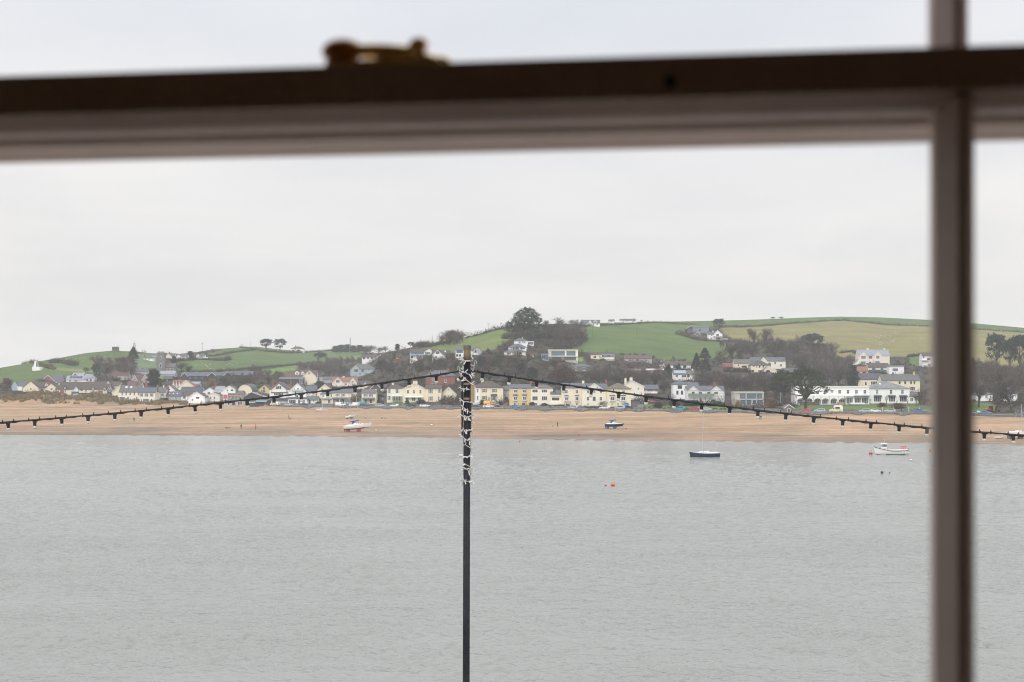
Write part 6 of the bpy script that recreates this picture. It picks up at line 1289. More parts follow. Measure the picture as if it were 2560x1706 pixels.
build('outboard_motor', MB().box(-Lm*.535,-Lm*.50,-.2,.2,fr*.5,fr+.35).box(-Lm*.525,-Lm*.51,-.08,.08,-.5,fr*.5), TRIMK, o)
build('bow_rope', MB().tube([(Lm*.54,0,fr*1.5),(Lm*.60,0,.1)], .03, 4), WIRE, o)
g, d = G(2498, 1097)
o = thing('dinghy', 'small white dinghy on the sand at right under bulbs', 'boat', g + Vector((0,0,.12)), .1)
vs, fs, mi = hull_mesh(2.6, 1.2, .42, .12); q = MB(); q.v = vs; q.f = fs; q.m = mi; build('hull', q, [HW, HW, mat('grey_cover', (.45,.46,.48))], o); build('thwart', MB().box(-.2,.1,-.5,.5,.40,.46), TRIM, o)
# buoys
OR_, RD_, PK_, BKB, WB_ = mat('orange_buoy', (.66,.17,.04), .5, .1, 3), mat('red_buoy', (.55,.05,.03), .5, .1, 3), mat('pink_buoy', (.60,.16,.14), .5, .1, 3), mat('black_buoy', (.02,.02,.022), .7, .1, 3), mat('white_buoy', (.72,.70,.62), .5, .1, 3)
def buoy(label, px, py, wpx, m, water=True):
    if water: d = H*F/(py-YH); z = 0
    else: d = ground_at(px, py); z = zt(px, d)
    r_ = wpx*1.25*d/F/2; o = thing('mooring_buoy', label, 'buoy', P(px, d, z + (r_*.6 if water else r_*.9)), 0, 'mooring buoys')
    build('float', MB().ball((0,0,0), r_, 12), m, o, smooth=True)
    build('top_eye', MB().tube([(-.08*r_,0,r_*.95),(-.05*r_,0,r_*1.18),(.05*r_,0,r_*1.18),(.08*r_,0,r_*.95)], .05*r_, 5), TRIMK, o)
    build('waterline_band', MB().lathe([(r_*.93,-.38*r_),(r_*.985,-.3*r_),(r_*1.005,-.12*r_),(r_*.98,-.1*r_)], 12), TRIMK, o); return o
buoy('large orange buoy floating in mid estuary', 1532, 1215, 8, OR_); buoy('small red buoy left of the large orange buoy', 1514, 1216, 4.5, RD_)
buoy('pinkish red buoy at the bow of the white motor boat', 2177, 1136, 7.5, PK_); buoy('orange buoy near the window bar right of motor boat', 2326, 1128.5, 5.5, OR_)
buoy('white pear shaped buoy below the motor boat stern', 2277, 1153, 5, WB_); buoy('larger of two black floats below the motor boat', 2205, 1184, 5.5, BKB); buoy('smaller of two black floats below the motor boat', 2224, 1183.5, 3, BKB)
buoy('pale orange buoy at the stern of the moored navy sloop', 1728, 1142.5, 6.5, mat('faded_orange_buoy', (.62,.28,.16))); buoy('tiny red buoy near the shoreline right of pole', 1299, 1104.5, 3, RD_)
buoy('orange buoy on sand at the bow of the beached navy sloop', 1565, 1073, 3.5, OR_, False); buoy('white buoy on sand right of the blue covered yacht', 940, 1079, 4, WB_, False)
buoy('white buoy on sand left of the pole', 1079, 1066, 4.5, WB_, False); buoy('faded orange buoy on sand right of the pole', 1257, 1074, 3, MATS['faded_orange_buoy'], False); buoy('orange buoy with rope at the water edge', 1448, 1088, 3.5, OR_, False)

# ------------------------------------------------------------------ people and animals
def skin_mesh(name, J, E, root=0, sub=1):
    """J: joints (x,y,z,r); E: edges -> one continuous body"""
    me = bpy.data.meshes.new(name); me.from_pydata([j[:3] for j in J], E, []); o = bpy.data.objects.new('tmp', me); col.objects.link(o)
    m = o.modifiers.new('s', 'SKIN'); m.use_smooth_shade = True
    for i, j in enumerate(J): v = me.skin_vertices[0].data[i]; r_ = j[3]; v.radius = (r_, r_ if len(j) < 5 else j[4]); v.use_root = (i == root)
    ss = o.modifiers.new('d', 'SUBSURF'); ss.levels = sub; ss.render_levels = sub
    dg = bpy.context.evaluated_depsgraph_get(); out_ = bpy.data.meshes.new_from_object(o.evaluated_get(dg)); bpy.data.objects.remove(o); out_.name = name; return out_
def body_joints(pose):
    J = [(0,0,.95,.15),(0,0,1.15,.14),(0,0,1.38,.17),(0,0,1.50,.065),(0,-.01,1.58,.085),(0,-.01,1.70,.085)]; E = [(0,1),(1,2),(2,3),(3,4),(4,5)]
    for s in (-1, 1):
        sw = {'stand': 0, 'walk': .30*s, 'run': .38*s}[pose]; k = len(J)
        knee = (.09*s, -sw*.5-.02, .52); ank = (.09*s, -sw + (.16 if pose != 'stand' and sw < 0 else 0)*1.0, .09 if sw >= 0 or pose == 'stand' else .16)
        J += [(.10*s,0,.88,.095),(*knee,.065),(*ank,.045),(ank[0], ank[1]-.16, .04 if ank[2] < .12 else .09,.04)]; E += [(0,k),(k,k+1),(k+1,k+2),(k+2,k+3)]
        k = len(J); a = sw*-.7; J += [(.20*s,0,1.42,.065),(.25*s,-a*.45+.02,1.16,.048),(.25*s,-a-.10,.94,.038),(.25*s,-a-.13,.86,.03)]; E += [(2,k),(k,k+1),(k+1,k+2),(k+2,k+3)]
    return J, E
PM = {}
SKIN, HAIR = mat('skin', (.45,.28,.2), .7, .05), mat('hair', (.06,.045,.035), .9, .1)
def person(label, px, py, pose, top, legs, rz=0.0, scale=1.0, group='walkers'):
    key = (pose, top.name, legs.name)
    if key not in PM:
        J, E = body_joints(pose); me = skin_mesh('body', J, E); me.materials.clear()
        for m in (top, legs, SKIN, HAIR, TRIMK): me.materials.append(m)
        for p in me.polygons:
            c = p.center; p.material_index = 4 if c.z < .10 else 1 if c.z < .90 and abs(c.x) < .205 else 2 if (c.z > 1.52 and c.y < -.03 and c.z < 1.72) or (c.z < .93 and abs(c.x) >= .205) else 3 if c.z > 1.56 else 2 if c.z > 1.50 else 0
        PM[key] = me
    g, d = G(px, py); o = thing('person', label, 'person', g, rz, group); o.scale = (scale,)*3
    b = ob('body', PM[key], o)
    build('hood', MB().ball((0,.02,1.66), .11, 8, (1,1,1.15)), HAIR if pose != 'stand' else top, o, smooth=True); return o
NV, BKC, ORC, WHC, JN, GRC = mat('navy_coat', (.02,.025,.05), .9, .1), mat('black_cloth', (.015,.015,.018), .9, .1), mat('orange_jacket', (.62,.13,.04), .9, .05), mat('white_top', (.62,.61,.58), .9, .05), mat('jeans', (.04,.06,.12), .9, .1), mat('grey_coat', (.16,.16,.17), .9, .1)
person('person in dark coat standing alone on the left beach', 335, 1055, 'stand', NV, BKC, .4)
person('person in navy coat near the water beside two dogs', 603, 1073, 'stand', NV, NV, -.5, 1.05)
person('person in orange jacket walking near the water', 639, 1074, 'walk', ORC, BKC, 2.6)
person('person in blue jeans walking across the mid beach', 722, 1049, 'walk', NV, JN, 1.6)
person('person in white top and dark trousers walking a dog', 955, 1048.5, 'walk', WHC, BKC, 1.5)
person('person in black coat standing on sand right of pole', 1394, 1067.5, 'stand', BKC, BKC, .9)
person('left of two walkers beside the pale sand patch', 1899, 1049.5, 'walk', GRC, JN, 2.9); person('right of two walkers beside the pale sand patch', 1902.5, 1049.8, 'stand', NV, BKC, .3)
def road_person(label, px, off, top, legs, rz):
    o = person(label, px, 1010, 'stand', top, legs, rz); d = float(dr(px)) + off; o.location = P(px, d, ZR + (.13 if off > 7.6 else .012)); return o
road_person('left of two people standing behind the sea wall by the drive', 2254, 1.8, NV, JN, 2.0); road_person('right of two people standing behind the sea wall by the drive', 2259, 2.0, GRC, BKC, -1.8)
road_person('person in grey standing on the pavement below the villa', 1080, 8.5, GRC, BKC, .2); road_person('person in black standing at the terrace steps', 1375, 8.6, BKC, BKC, 3.0)
def dog_mesh(stretch=1.0):
    J = [(-.28,0,.42,.10),(0,0,.43,.105),(.25,0,.45,.115),(.42,0,.58,.06),(.50,0,.66,.075),(.62,0,.63,.045),(-.42,0,.50,.025),(-.55,0,.60,.015)]; E = [(0,1),(1,2),(2,3),(3,4),(4,5),(0,6),(6,7)]
    for s in (-1, 1):
        k = len(J); J += [(.26,.08*s,.34,.055),(.27,.09*s,.18,.03),(.26,.09*s,.03,.03)]; E += [(2,k),(k,k+1),(k+1,k+2)]
        k = len(J); J += [(-.24,.08*s,.33,.065),(-.36,.09*s,.20,.032),(-.32,.09*s,.03,.03)]; E += [(0,k),(k,k+1),(k+1,k+2)]
    return skin_mesh('body', J, E, 1)
DM = dog_mesh()
def dog(label, px, py, m, rz, sc=1.0):
    g, d = G(px, py); o = thing('dog', label, 'dog', g, rz, 'dogs on the beach'); o.scale = (sc,)*3; b = ob('body', DM.copy(), o); b.data.materials.clear(); b.data.materials.append(m)
    for sy in (-1, 1): build('ear', MB().add([(.47,.05*sy,.72),(.53,.06*sy,.72),(.49,.08*sy,.80)], [(0,1,2),(2,1,0)]), m, o)
BDG, TDG = mat('black_fur', (.02,.018,.016), .9, .1), mat('tan_fur', (.22,.12,.06), .9, .1)
dog('black dog left of the navy coated person', 567, 1073.5, BDG, 3.1, 1.15); dog('brown dog close to the black dog near the water', 573, 1073.2, TDG, 0.3, 1.1); dog('small brown dog ahead of the white topped walker', 963, 1048.8, TDG, 0.1, .8)
dog('small dark dog left of the white topped walker', 914, 1047, BDG, 3.0, .7); dog('tiny dark dog beside the blue jeans walker', 725.5, 1049.5, BDG, .2, .8); dog('small black dog left of black coated person', 1383, 1067.5, BDG, 3.1, .7)
# sheep
J = [(-.45,0,.62,.26),(-.1,0,.64,.30),(.3,0,.62,.27),(.52,0,.66,.13),(.68,0,.60,.10),(.82,0,.50,.06)]; E = [(0,1),(1,2),(2,3),(3,4),(4,5)]
for s in (-1, 1):
    k = len(J); J += [(.3,.14*s,.32,.07),(.3,.14*s,.04,.05)]; E += [(2,k),(k,k+1)]; k = len(J); J += [(-.42,.14*s,.32,.07),(-.42,.14*s,.04,.05)]; E += [(0,k),(k,k+1)]
SM = skin_mesh('fleece', J, E, 1); SM.materials.clear(); SM.materials.append(mat('fleece', (.50,.45,.34), .95, .1, 3)); SM.materials.append(mat('sheep_face', (.30,.25,.19), .9, .1))
for p in SM.polygons: p.material_index = 1 if p.center.x > .58 or p.center.z < .28 else 0
S_R = [(1040,293),(1355,308),(1470,320),(1545,318),(1325,323),(1385,355),(1430,355),(1213,398),(1250,390),(1258,408),(1290,382),(1112,415),(1115,445),(1180,433),(1048,425),(995,438),(1035,457),(885,462),(908,478),(815,492),(762,497),(990,497),(1058,502),(1070,522),(1082,528),(1062,545),(1138,517),(1175,513),(1205,503),(1217,490),(1222,505),(1228,478),(1255,472),(1477,485),(1490,480),(1535,475),(1575,470),(1637,463),(1675,292),(1540,290),(910,515),(1045,540)]
S_X = [(2300+x/4.127, 760+y/4.127) for x, y in ((645,293),(715,293),(765,270),(830,285),(845,288),(885,288),(905,290),(930,298),(950,300),(1000,305),(1030,312),(1060,318),(1010,380),(640,258),(730,268),(800,275))]
S_L = [(1250,620),(1347,597),(1400,620),(1420,638),(1428,652),(1470,682),(1690,685),(1830,618),(1732,618),(1775,600),(1915,600),(1465,615)]
S_F = [(1145,425),(1310,418),(1432,455)]
for grp, pts, lab, fx in (('sheep grazing on the tan field', [(2000+x/5.226, 760+y/5.226) for x, y in S_R] + S_X, 'pale sheep grazing on the tan hillside field', 1), ('sheep on the far left slope', [(300+x/6.53, 820+y/6.53) for x, y in S_L], 'white sheep grazing on the green slope right of church', 1), ('sheep on the left hill', [(x/6.92, 840+y/6.92) for x, y in S_F], 'sheep grazing on the green hill below stone tower', 1)):
    for x, y in pts:
        if y < float(skyl(x)) + 3: y = float(skyl(x)) + 3
        g, d = G(x, y); o = tag(ob('sheep', SM, None, g), lab, 'sheep', grp); o.rotation_euler = (0,0,R.uniform(0,6.28)); o.scale = (1.15,)*3
# ------------------------------------------------------------------ utility poles and masts
POLEM = mat('weathered_pole', (.16,.14,.125), .9, .15, 2); STEEL = mat('galvanised_steel', (.33,.34,.36), .6, .1, 2)
def upole(label, px, base, top, arms=1, m=POLEM, r_=.13, name='utility_pole', grp='utility poles'):
    g, d = G(px, base); h = (base-top)*d/F; o = thing(name, label, 'pole', g, 0, grp)
    build('shaft', MB().tube([(0,0,-.5),(0,0,h)], [r_, r_*.7], 7), m, o)
    for i in range(arms):
        z = h*(.97-.07*i); w = 1.1
        build('crossarm', MB().box(-w, w, -.07, .07, z-.08, z+.06), m, o)
        for x in (-w*.9, 0, w*.9): build('insulator', MB().lathe([(.05,0),(.09,.06),(.05,.18)], 6), TRIM, o, (x, 0, z+.06))
    if not arms: build('cap', MB().lathe([(r_*.75,0),(r_*.9,.06),(r_*.4,.16)], 7), m, o, (0,0,h))
    return o
for px, b_, t_, a_, lab in ((506,878,857,2,'utility pole on the green ridge right of church'),(605,882,860,2,'utility pole below the twin skyline pines'),(533,876,866,0,'short pole on the far green skyline'),(627,868,857,1,'small pole left of the twin pines'),(398,884,875,0,'thin pole above the church tower'),(1081,862,840,1,'utility pole on skyline above teal balcony house'),(1077.5,862,844,0,'thin pole left of the skyline utility pole'),(1222,829,808,1,'utility pole left of the huge pine'),(1258,862,843,0,'pole in the hill field left of hillside houses'),(1482,846,818,1,'pole in the left part of big green field'),(1591,838,806,0,'pole in the middle of big green field'),
   (945,952,919,0,'pole below the white bungalow'),(1033,944,916,0,'pole above the cream villa'),(1081,932,910,0,'pole above the red brick house roof'),(1240,936,916,0,'pole right of the wrapped pole'),(1550,956,926,0,'pole below the grey bungalow'),(2037,916,893,0,'pole above the great cypress'),(2015,915,899,0,'left pole above the cypress'),(2303,975,929,0,'tall pole right of the long cream house'),(2311,978,941,0,'second pole right of the long cream house'),(478,916,897,0,'lamp pole on green slope right of church'),(812,944,925,0,'pole in the bare wood above dark glass house'),(565,962,932,0,'pole before the middle school block'),(328,962,936,0,'pole left of the brown gabled house')):
    upole(lab, px, b_, t_, a_)
upole('white flagpole right of the modernist concrete house', 1951, 1008, 982, 0, TRIM, .11, 'flagpole', None)
upole('tall dark lamp post beside the bunting pub', 570, 1015, 975, 0, TRIMK, .11, 'lamp_post', None)
def lattice(label, px, base, top, wpx):
    g, d = G(px, base); s = d/F; h = (base-top)*s; w = wpx*s/2; o = thing('lattice_mast', label, 'mast', g); q = MB(); n = 6
    for sx in (-1, 1):
        for sy in (-1, 1): q.tube([(sx*w, sy*w, -.5), (sx*w*.4, sy*w*.4, h)], .12, 4)
    build('leg_frame', q, STEEL, o); q = MB()
    for i in range(n):
        a, b_ = i/n, (i+1)/n; wa, wb_ = w*(1-.6*a), w*(1-.6*b_)
        for sy in (-1, 1): q.tube([(-wa, sy*wa, h*a), (wb_, sy*wb_, h*b_)], .07, 4).tube([(wa, sy*wa, h*a), (-wb_, sy*wb_, h*b_)], .07, 4)
    build('bracing', q, STEEL, o); build('antenna', MB().tube([(0,0,h),(0,0,h+1.6)], .08, 5).box(-w*1.1, w*1.1, -.1, .1, h*.93, h*.95), STEEL, o)
lattice('lattice radio mast rising above the far grove', 876, 882, 846, 4.5); lattice('lattice mast above the tall ridge evergreen', 336, 884, 858, 7)
# white posts beside the drive, sign post
for px, lab in ((2206, 'white post left of the drive entrance'), (2233, 'white post at the hotel drive entrance'), (2272, 'white post before the hotel drive path'), (2299, 'blue topped sign post right of drive')):
    d = float(dr(px)) + 9.0; o = thing('marker_post', lab, 'post', P(px, d, ZR+.13), 0, 'posts along the hotel frontage'); build('shaft', MB().tube([(0,0,-.2),(0,0,1.9)], .09, 6), TRIM, o); build('cap', MB().box(-.12,.12,-.12,.12,1.9,2.0), BGLASS if 'blue' in lab else TRIM, o)
# drive up to the right, slipway paths
def path(name, pts, w, m):
    vs, fs = [], []
    for i, (px, py) in enumerate(pts):
        g, d = G(px, py); nx = w*F/d/2; 
        for sx in (-1, 1): x, y, _ = P(px + sx*nx, d, 0); vs.append((x, y, zt(px + sx*nx, d) + .05))
    for i in range(len(pts)-1): fs.append((2*i, 2*i+1, 2*i+3, 2*i+2))
    structure(build(name, MB().add(vs, fs), m))
path('driveway', [(1568,1023.5),(1575,1018),(1585,1012),(1597,1006),(1603,1002)], 5, ASPH)
path('driveway', [(1245,1020),(1251,1016),(1257,1011),(1262,1006),(1264,1003)], 4.5, mat('brick_paving', (.22,.15,.12), .9, .2, .8))
path('driveway', [(2262,1032),(2275,1026),(2300,1021),(2325,1018),(2345,1014)], 4.5, ASPH)
path('slipway', [(1375,1022.5),(1378,1018),(1382,1016)], 6, mat('pale_concrete', (.30,.285,.26)))
# bunting on the pub
g, d = G(589, 1003); s = d/F
o = thing('bunting', 'strings of small coloured bunting flags across the pub front', 'bunting', (g.x, d-1.2, H-(990-YH)*s))
FLG = [mat('flag_%s' % n, c) for n, c in (('white',(.7,.7,.7)),('yellow',(.65,.5,.05)),('red',(.5,.05,.05)),('black',(.03,.03,.03)))]
for r_ in range(3):
    zz = (2.5 - r_*3)*s; build('cord', MB().tube([(-18*s,0,zz),(0,0,zz-.3),(18*s,0,zz)], .02, 4), TRIMK, o)
    for i in range(14):
        x = (-17 + i*2.6)*s; zf = zz - .3*(1-abs(x)/(18*s)); build('flag', MB().prism([(x-.2,zf),(x+.2,zf),(x,zf-.55)], -.02, .02, 'y'), FLG[R.randrange(4)] if r_ else FLG[R.choice((1,2,0))], o)
# ------------------------------------------------------------------ pole, fairy lights, festoon strings
DP = 24.0; SP = DP/F
def PP(px, py, d=DP): return Vector(((px-1280)*d/F, d, H - (py-YH)*d/F))
TERR = 11.6
PB = mat('pole_black_paint', (.011,.011,.016), .6, .5, 6, bump=.15, spec=.15); PWOOD = mat('pole_weathered_wood', (.15,.115,.07), .9, .3, 6)
base = PP(1166, 1706); pr = 8.6*SP
o = thing('festoon_pole', 'tall black painted pole wrapped with white fairy lights', 'pole', (PP(1166,1300).x, DP, TERR)); zz = lambda py: PP(0, py).z - TERR
xo = lambda py: (1168.5 - (py-865)*.003 - 1166.6)*SP
build('shaft', MB().tube([(xo(2100),0,-.05),(xo(1300),0,zz(1300)),(xo(902),0,zz(902))], [pr*1.05,pr,pr*1.02], 18), PB, o, smooth=True)
build('wooden_top', MB().tube([(xo(902),0,zz(902)+.001),(xo(874),0,zz(874))], pr*1.05, 18), PWOOD, o, smooth=True)
build('end_cap', MB().tube([(xo(873.8),0,zz(873.8)),(xo(864),0,zz(864))], pr*1.10, 18), mat('pole_cap', (.12,.105,.085), .8, .2, 8), o)
for py in (960, 997, 1050): build('clamp_band', MB().tube([(xo(py),0,zz(py+2.5)),(xo(py),0,zz(py-2.5))], pr*1.08, 18), mat('clamp_rust', (.20,.16,.12), .8, .3, 10), o)
build('lamp_housing', MB().box(11*SP, 20*SP, -.05, .07, zz(1006), zz(958)).box(9*SP, 13*SP, -.04, .04, zz(990), zz(975)), mat('tan_plastic', (.30,.23,.13), .7, .15, 4), o)
build('lamp_lens', MB().box(18*SP, 22.5*SP, -.045, .045, zz(1000), zz(964)), mat('pale_lens', (.5,.47,.38), .4, .1, 4), o)
build('side_cable', MB().tube([(-9.6*SP,-.02,zz(930)),(-10.6*SP,-.02,zz(985)),(-10.2*SP,-.02,zz(1090))], .018, 6).tube([(9.8*SP,-.03,zz(925)),(10.4*SP,-.03,zz(1010)),(10*SP,-.03,zz(1080))], .018, 6), TRIMK, o)
# fairy lights
LEDM = mat('white_light_tube', (.62,.60,.57), .5, .08, 8); WIREW = mat('white_flex', (.50,.485,.46), .6, .1, 8)
fx = thing('fairy_light_string', 'white fairy light string wound round the top of the pole', 'string lights', (o.location.x, DP, TERR)); RF = random.Random(3)
led = MB().tube([(0,0,0),(.02,0,.004),(.085,0,0)], [.007,.0098,.008], 5).mesh('light', [LEDM]); n = 0; wire = []; a = 0.0
py = 888.0
while py < 1216:
    rr_ = pr*1.10 + RF.uniform(0, .02); wire.append((xo(py) + rr_*math.cos(a), rr_*math.sin(a), zz(py + 7*math.sin(a*.5+py*.05)*RF.uniform(.5,1)))); 
    dense = 1.0 if not (1100 < py < 1130 or 905 < py < 915) else .4
    if RF.random() < .95*dense:
        for _ in range(2 if RF.random() < .62 else 1):
            l = ob('light', led, fx, wire[-1]); l.rotation_euler = (RF.uniform(0,6.28), RF.uniform(-.9,1.1), a + RF.gauss(0,.6)); k_ = RF.uniform(.6,1.05); l.scale = (k_, 1, 1); n += 1
    a += .52 + RF.uniform(-.1,.15); py += 2.05 if py < 1110 else 1.75
build('wire', MB().tube(wire, .0065, 4), WIREW, fx)
for py_, sgn in ((935, -1), (920, 1)):
    pts = [(xo(py_) + sgn*(pr + .02 + .012*i), -.03, zz(py_ + 12*math.sin(i*.9) - i*1.5)) for i in range(8)]; build('loose_wire', MB().tube(pts, .006, 4), WIREW, fx)
# festoon strings
CABLE = mat('black_cable', (.012,.012,.013), .6, .1, 8); SOCK = mat('black_lampholder', (.014,.014,.016), .55, .1, 8)
BULB = bpy.data.materials.new('opal_bulb'); BULB.use_nodes = True; bb = BULB.node_tree.nodes['Principled BSDF']; bb.inputs['Base Color'].default_value = (.74,.70,.58,1); bb.inputs['Roughness'].default_value = .15; bb.inputs['Transmission Weight'].default_value = .4; bb.inputs['Subsurface Weight'].default_value = .2
hold = MB().prism([(-.068,.008),(-.060,-.002),(-.028,-.014),(-.024,-.05),(.024,-.05),(.028,-.014),(.060,-.002),(.068,.008)], -.018, .018, 'y').lathe([(.024,-.088),(.027,-.084),(.027,-.046),(.024,-.03)], 12).mesh('lamp_holder', [SOCK])
bulbm = MB().lathe([(.004,-.133),(.017,-.130),(.027,-.121),(.032,-.108),(.031,-.097),(.027,-.088)], 14).mesh('bulb', [BULB], True)
tie = MB().box(-.006,.006,-.02,.02,-.022,.024).box(-.005,.005,-.004,.004,.024,.046).mesh('cable_tie', [CABLE])
def festoon(label, cx, cyy, bulbs, dfun):
    x0 = cx[0]; o = thing('festoon_light_string', label, 'string lights', PP(cx[0], cyy[0], dfun(cx[0])), 0, 'festoon light strings'); org = o.location.copy()
    co = np.polyfit(cx, cyy, 3); yy = lambda px: float(np.polyval(co, px))
    xs = np.linspace(cx[0], cx[-1], 90); pts = [PP(x, yy(x), dfun(x)) - org for x in xs]
    build('support_wire', MB().tube(pts, .0135, 6), CABLE, o)
    q = []; 
    for i, x in enumerate(np.linspace(cx[0], cx[-1], 420)): q.append(PP(x, yy(x) + 1.6 + 1.5*math.sin(x*.047+1)*abs(math.sin(x*.0235)) + .8*math.sin(x*.21), dfun(x)) - org + Vector((0,-.016,0)))
    build('cable', MB().tube(q, .0105, 5), CABLE, o)
    for i, x in enumerate(bulbs):
        p = PP(x, yy(x) + 2.2, dfun(x)) - org; h = ob('lamp_holder', hold, o, p); sl = -math.atan(np.polyval(np.polyder(co), x)); h.rotation_euler = (RF.uniform(-.12,.12), -sl*.55 + RF.uniform(-.06,.06), RF.uniform(-.25,.25)); ob('bulb', bulbm, h)
        for k_ in (-14, 14): t_ = ob('cable_tie', tie, o, PP(x+k_+RF.uniform(-2,2), yy(x+k_), dfun(x+k_)) - org); t_.rotation_euler = (0, -sl, 0)
    return o
fl = festoon('black festoon string of bulbs sloping down left from the pole', [-520,-300,0,170,340,490,640,790,940,1050,1158], [1092,1078,1057,1043.5,1028,1013,997,979,960,944.5,926], [20,87,154,220,287,353,420,487,551,618,685,753,819,887,954,1022,1090], lambda x: 24.0)
fr_ = festoon('black festoon string of bulbs sloping down right from the pole', [1178,1240,1330,1460,1630,1800,1940,2080,2210,2340,2560,2800,3000], [926,936.5,950.5,970,991.5,1013.5,1031,1047,1060,1071,1088,1103,1112], [1207,1274,1342,1410,1479,1547,1616,1686,1755,1825,1895,1965,2035,2107,2177.5,2248,2318,2390,2461,2533,2606], lambda x: 24.0 - 1.4*(x-1178)/1382.0)
h = ob('lamp_holder', hold, fl, PP(1157, 938) - fl.location); h.rotation_euler = (0, .75, 0); ob('bulb', bulbm, h)
# terrace that carries the pole (below the frame)
structure(build('terrace', MB().box(-40, 40, -8, 27, -4, TERR), mat('terrace_stone', (.22,.21,.20), .9, .2, .8)))
# ------------------------------------------------------------------ the room and its sash window
YAW = math.atan(-0.141); D0 = 0.8; ca, sa = math.cos(YAW), math.sin(YAW)
win = thing('sash_window', 'dark backlit sash window with meeting rail and glazing bar', 'window', (0, D0, H), YAW)
def UZ(px, py, v=0.0):
    """local (along window, height) where the pixel's ray meets the plane v metres outside the inner face"""
    a, b = (px-1280)/F, (YH-py)/F; nx, ny = -sa, ca      # outward normal
    t_ = (D0*ny + v)/(a*nx + ny); x, y = a*t_, t_; return x*ca + (y-D0)*sa, b*t_
WP = mat('window_paint', (.56,.45,.395), .55, .12, 9, spec=.35, bump=.05)
U0, U1 = -.95, .85
zt_, zb_ = UZ(1280,151)[1], UZ(1280,256)[1]
z3 = UZ(1280,300,.016)[1]; z4 = UZ(1280,318,.040)[1]
top_rail = MB().prism([(0,zt_),(.040,zt_),(.040,z4),(.026,z3-.001),(.016,z3),(.004,zb_),(0,zb_)], U0, U1, 'x')
build('meeting_rail', top_rail, WP, win)
z5 = UZ(1280,338,.046)[1]; z6 = UZ(1280,352,.062)[1]; z7 = UZ(1280,366,.086)[1]; z8 = UZ(1280,381,.112)[1]
build('upper_sash_rail', MB().prism([(.046,zt_-.004),(.112,zt_-.012),(.112,z8),(.090,z7-.002),(.086,z7),(.066,z6-.001),(.062,z6),(.046,z5)], U0, U1, 'x'), WP, win)
def bar(name, pxl, pxr, py, v0, zlo, zhi):
    ul, ur = UZ(pxl, py, v0+.018)[0], UZ(pxr, py, v0+.018)[0]; um = ul*.42 + ur*.58; nose = .0022
    build(name, MB().prism([(um-nose,v0),(um+nose,v0),(ur-.001,v0+.007),(ur,v0+.020),(ur,v0+.038),(ul,v0+.038),(ul,v0+.020),(ul+.002,v0+.016)], zlo, zhi, 'z'), WP, win)
    return (ul+ur)/2
ZB, ZT = -.62, .80
uc = bar('glazing_bar', 2338, 2432, 900, 0.001, ZB, z4+.004); uc2 = bar('glazing_bar', 2332, 2416, 40, .048, zt_-.02, ZT)
for k_, (c_, v0, a, b_) in enumerate(((uc-.66, .001, ZB, z4+.004), (uc2-.66, .048, zt_-.02, ZT))):
    build('glazing_bar', MB().prism([(c_-.0045,v0),(c_+.0045,v0),(c_+.010,v0+.018),(c_+.010,v0+.038),(c_-.010,v0+.038),(c_-.010,v0+.018)], a, b_, 'z'), WP, win)
for u_ in (U0-.05, U1): build('stile', MB().box(u_, u_+.05, 0, .112, ZB-.08, ZT+.05), WP, win)
build('bottom_rail', MB().box(U0, U1, 0, .04, ZB-.08, ZB), WP, win); build('top_rail', MB().box(U0, U1, .046, .112, ZT, ZT+.05), WP, win)
build('sill', MB().box(U0-.06, U1+.06, -.10, .20, ZB-.12, ZB-.081), WP, win)
# panes of glass
GP = bpy.data.materials.new('clear_pane'); GP.use_nodes = True; t = GP.node_tree; t.nodes.remove(t.nodes['Principled BSDF'])
tr_ = t.nodes.new('ShaderNodeBsdfTransparent'); gl_ = t.nodes.new('ShaderNodeBsdfGlossy'); gl_.inputs['Roughness'].default_value = .02; mxs = t.nodes.new('ShaderNodeMixShader'); tr_.inputs[0].default_value = (.985,.99,.988,1)
lw = t.nodes.new('ShaderNodeFresnel'); lw.inputs[0].default_value = 1.45; t.links.new(lw.outputs[0], mxs.inputs[0]); t.links.new(tr_.outputs[0], mxs.inputs[1]); t.links.new(gl_.outputs[0], mxs.inputs[2]); # faint salt smears on the glass
tl_ = t.nodes.new('ShaderNodeBsdfTranslucent'); tl_.inputs[0].default_value = (.9,.9,.9,1); sn = t.nodes.new('ShaderNodeTexNoise'); sn.inputs['Scale'].default_value = 9; sn.inputs['Detail'].default_value = 4; sc_ = t.nodes.new('ShaderNodeTexCoord'); t.links.new(sc_.outputs['Object'], sn.inputs['Vector'])
sm = t.nodes.new('ShaderNodeMapRange'); sm.inputs[1].default_value = .55; sm.inputs[2].default_value = .78; sm.inputs[3].default_value = .004; sm.inputs[4].default_value = .055; t.links.new(sn.outputs[0], sm.inputs[0])
mx3 = t.nodes.new('ShaderNodeMixShader'); t.links.new(sm.outputs[0], mx3.inputs[0]); t.links.new(mxs.outputs[0], mx3.inputs[1]); t.links.new(tl_.outputs[0], mx3.inputs[2]); t.links.new(mx3.outputs[0], t.nodes['Material Output'].inputs[0])
for (a, b_) in ((U0, uc-.67), (uc-.65, uc-.011), (uc+.011, U1)):
    build('pane', MB().add([(a,.024,ZB),(b_,.024,ZB),(b_,.024,z4-.001),(a,.024,z4-.001)], [(0,1,2,3)]), GP, win)
for (a, b_) in ((U0, uc2-.67), (uc2-.65, uc2-.011), (uc2+.011, U1)):
    build('pane', MB().add([(a,.070,zt_-.001),(b_,.070,zt_-.001),(b_,.070,ZT),(a,.070,ZT)], [(0,1,2,3)]), GP, win)
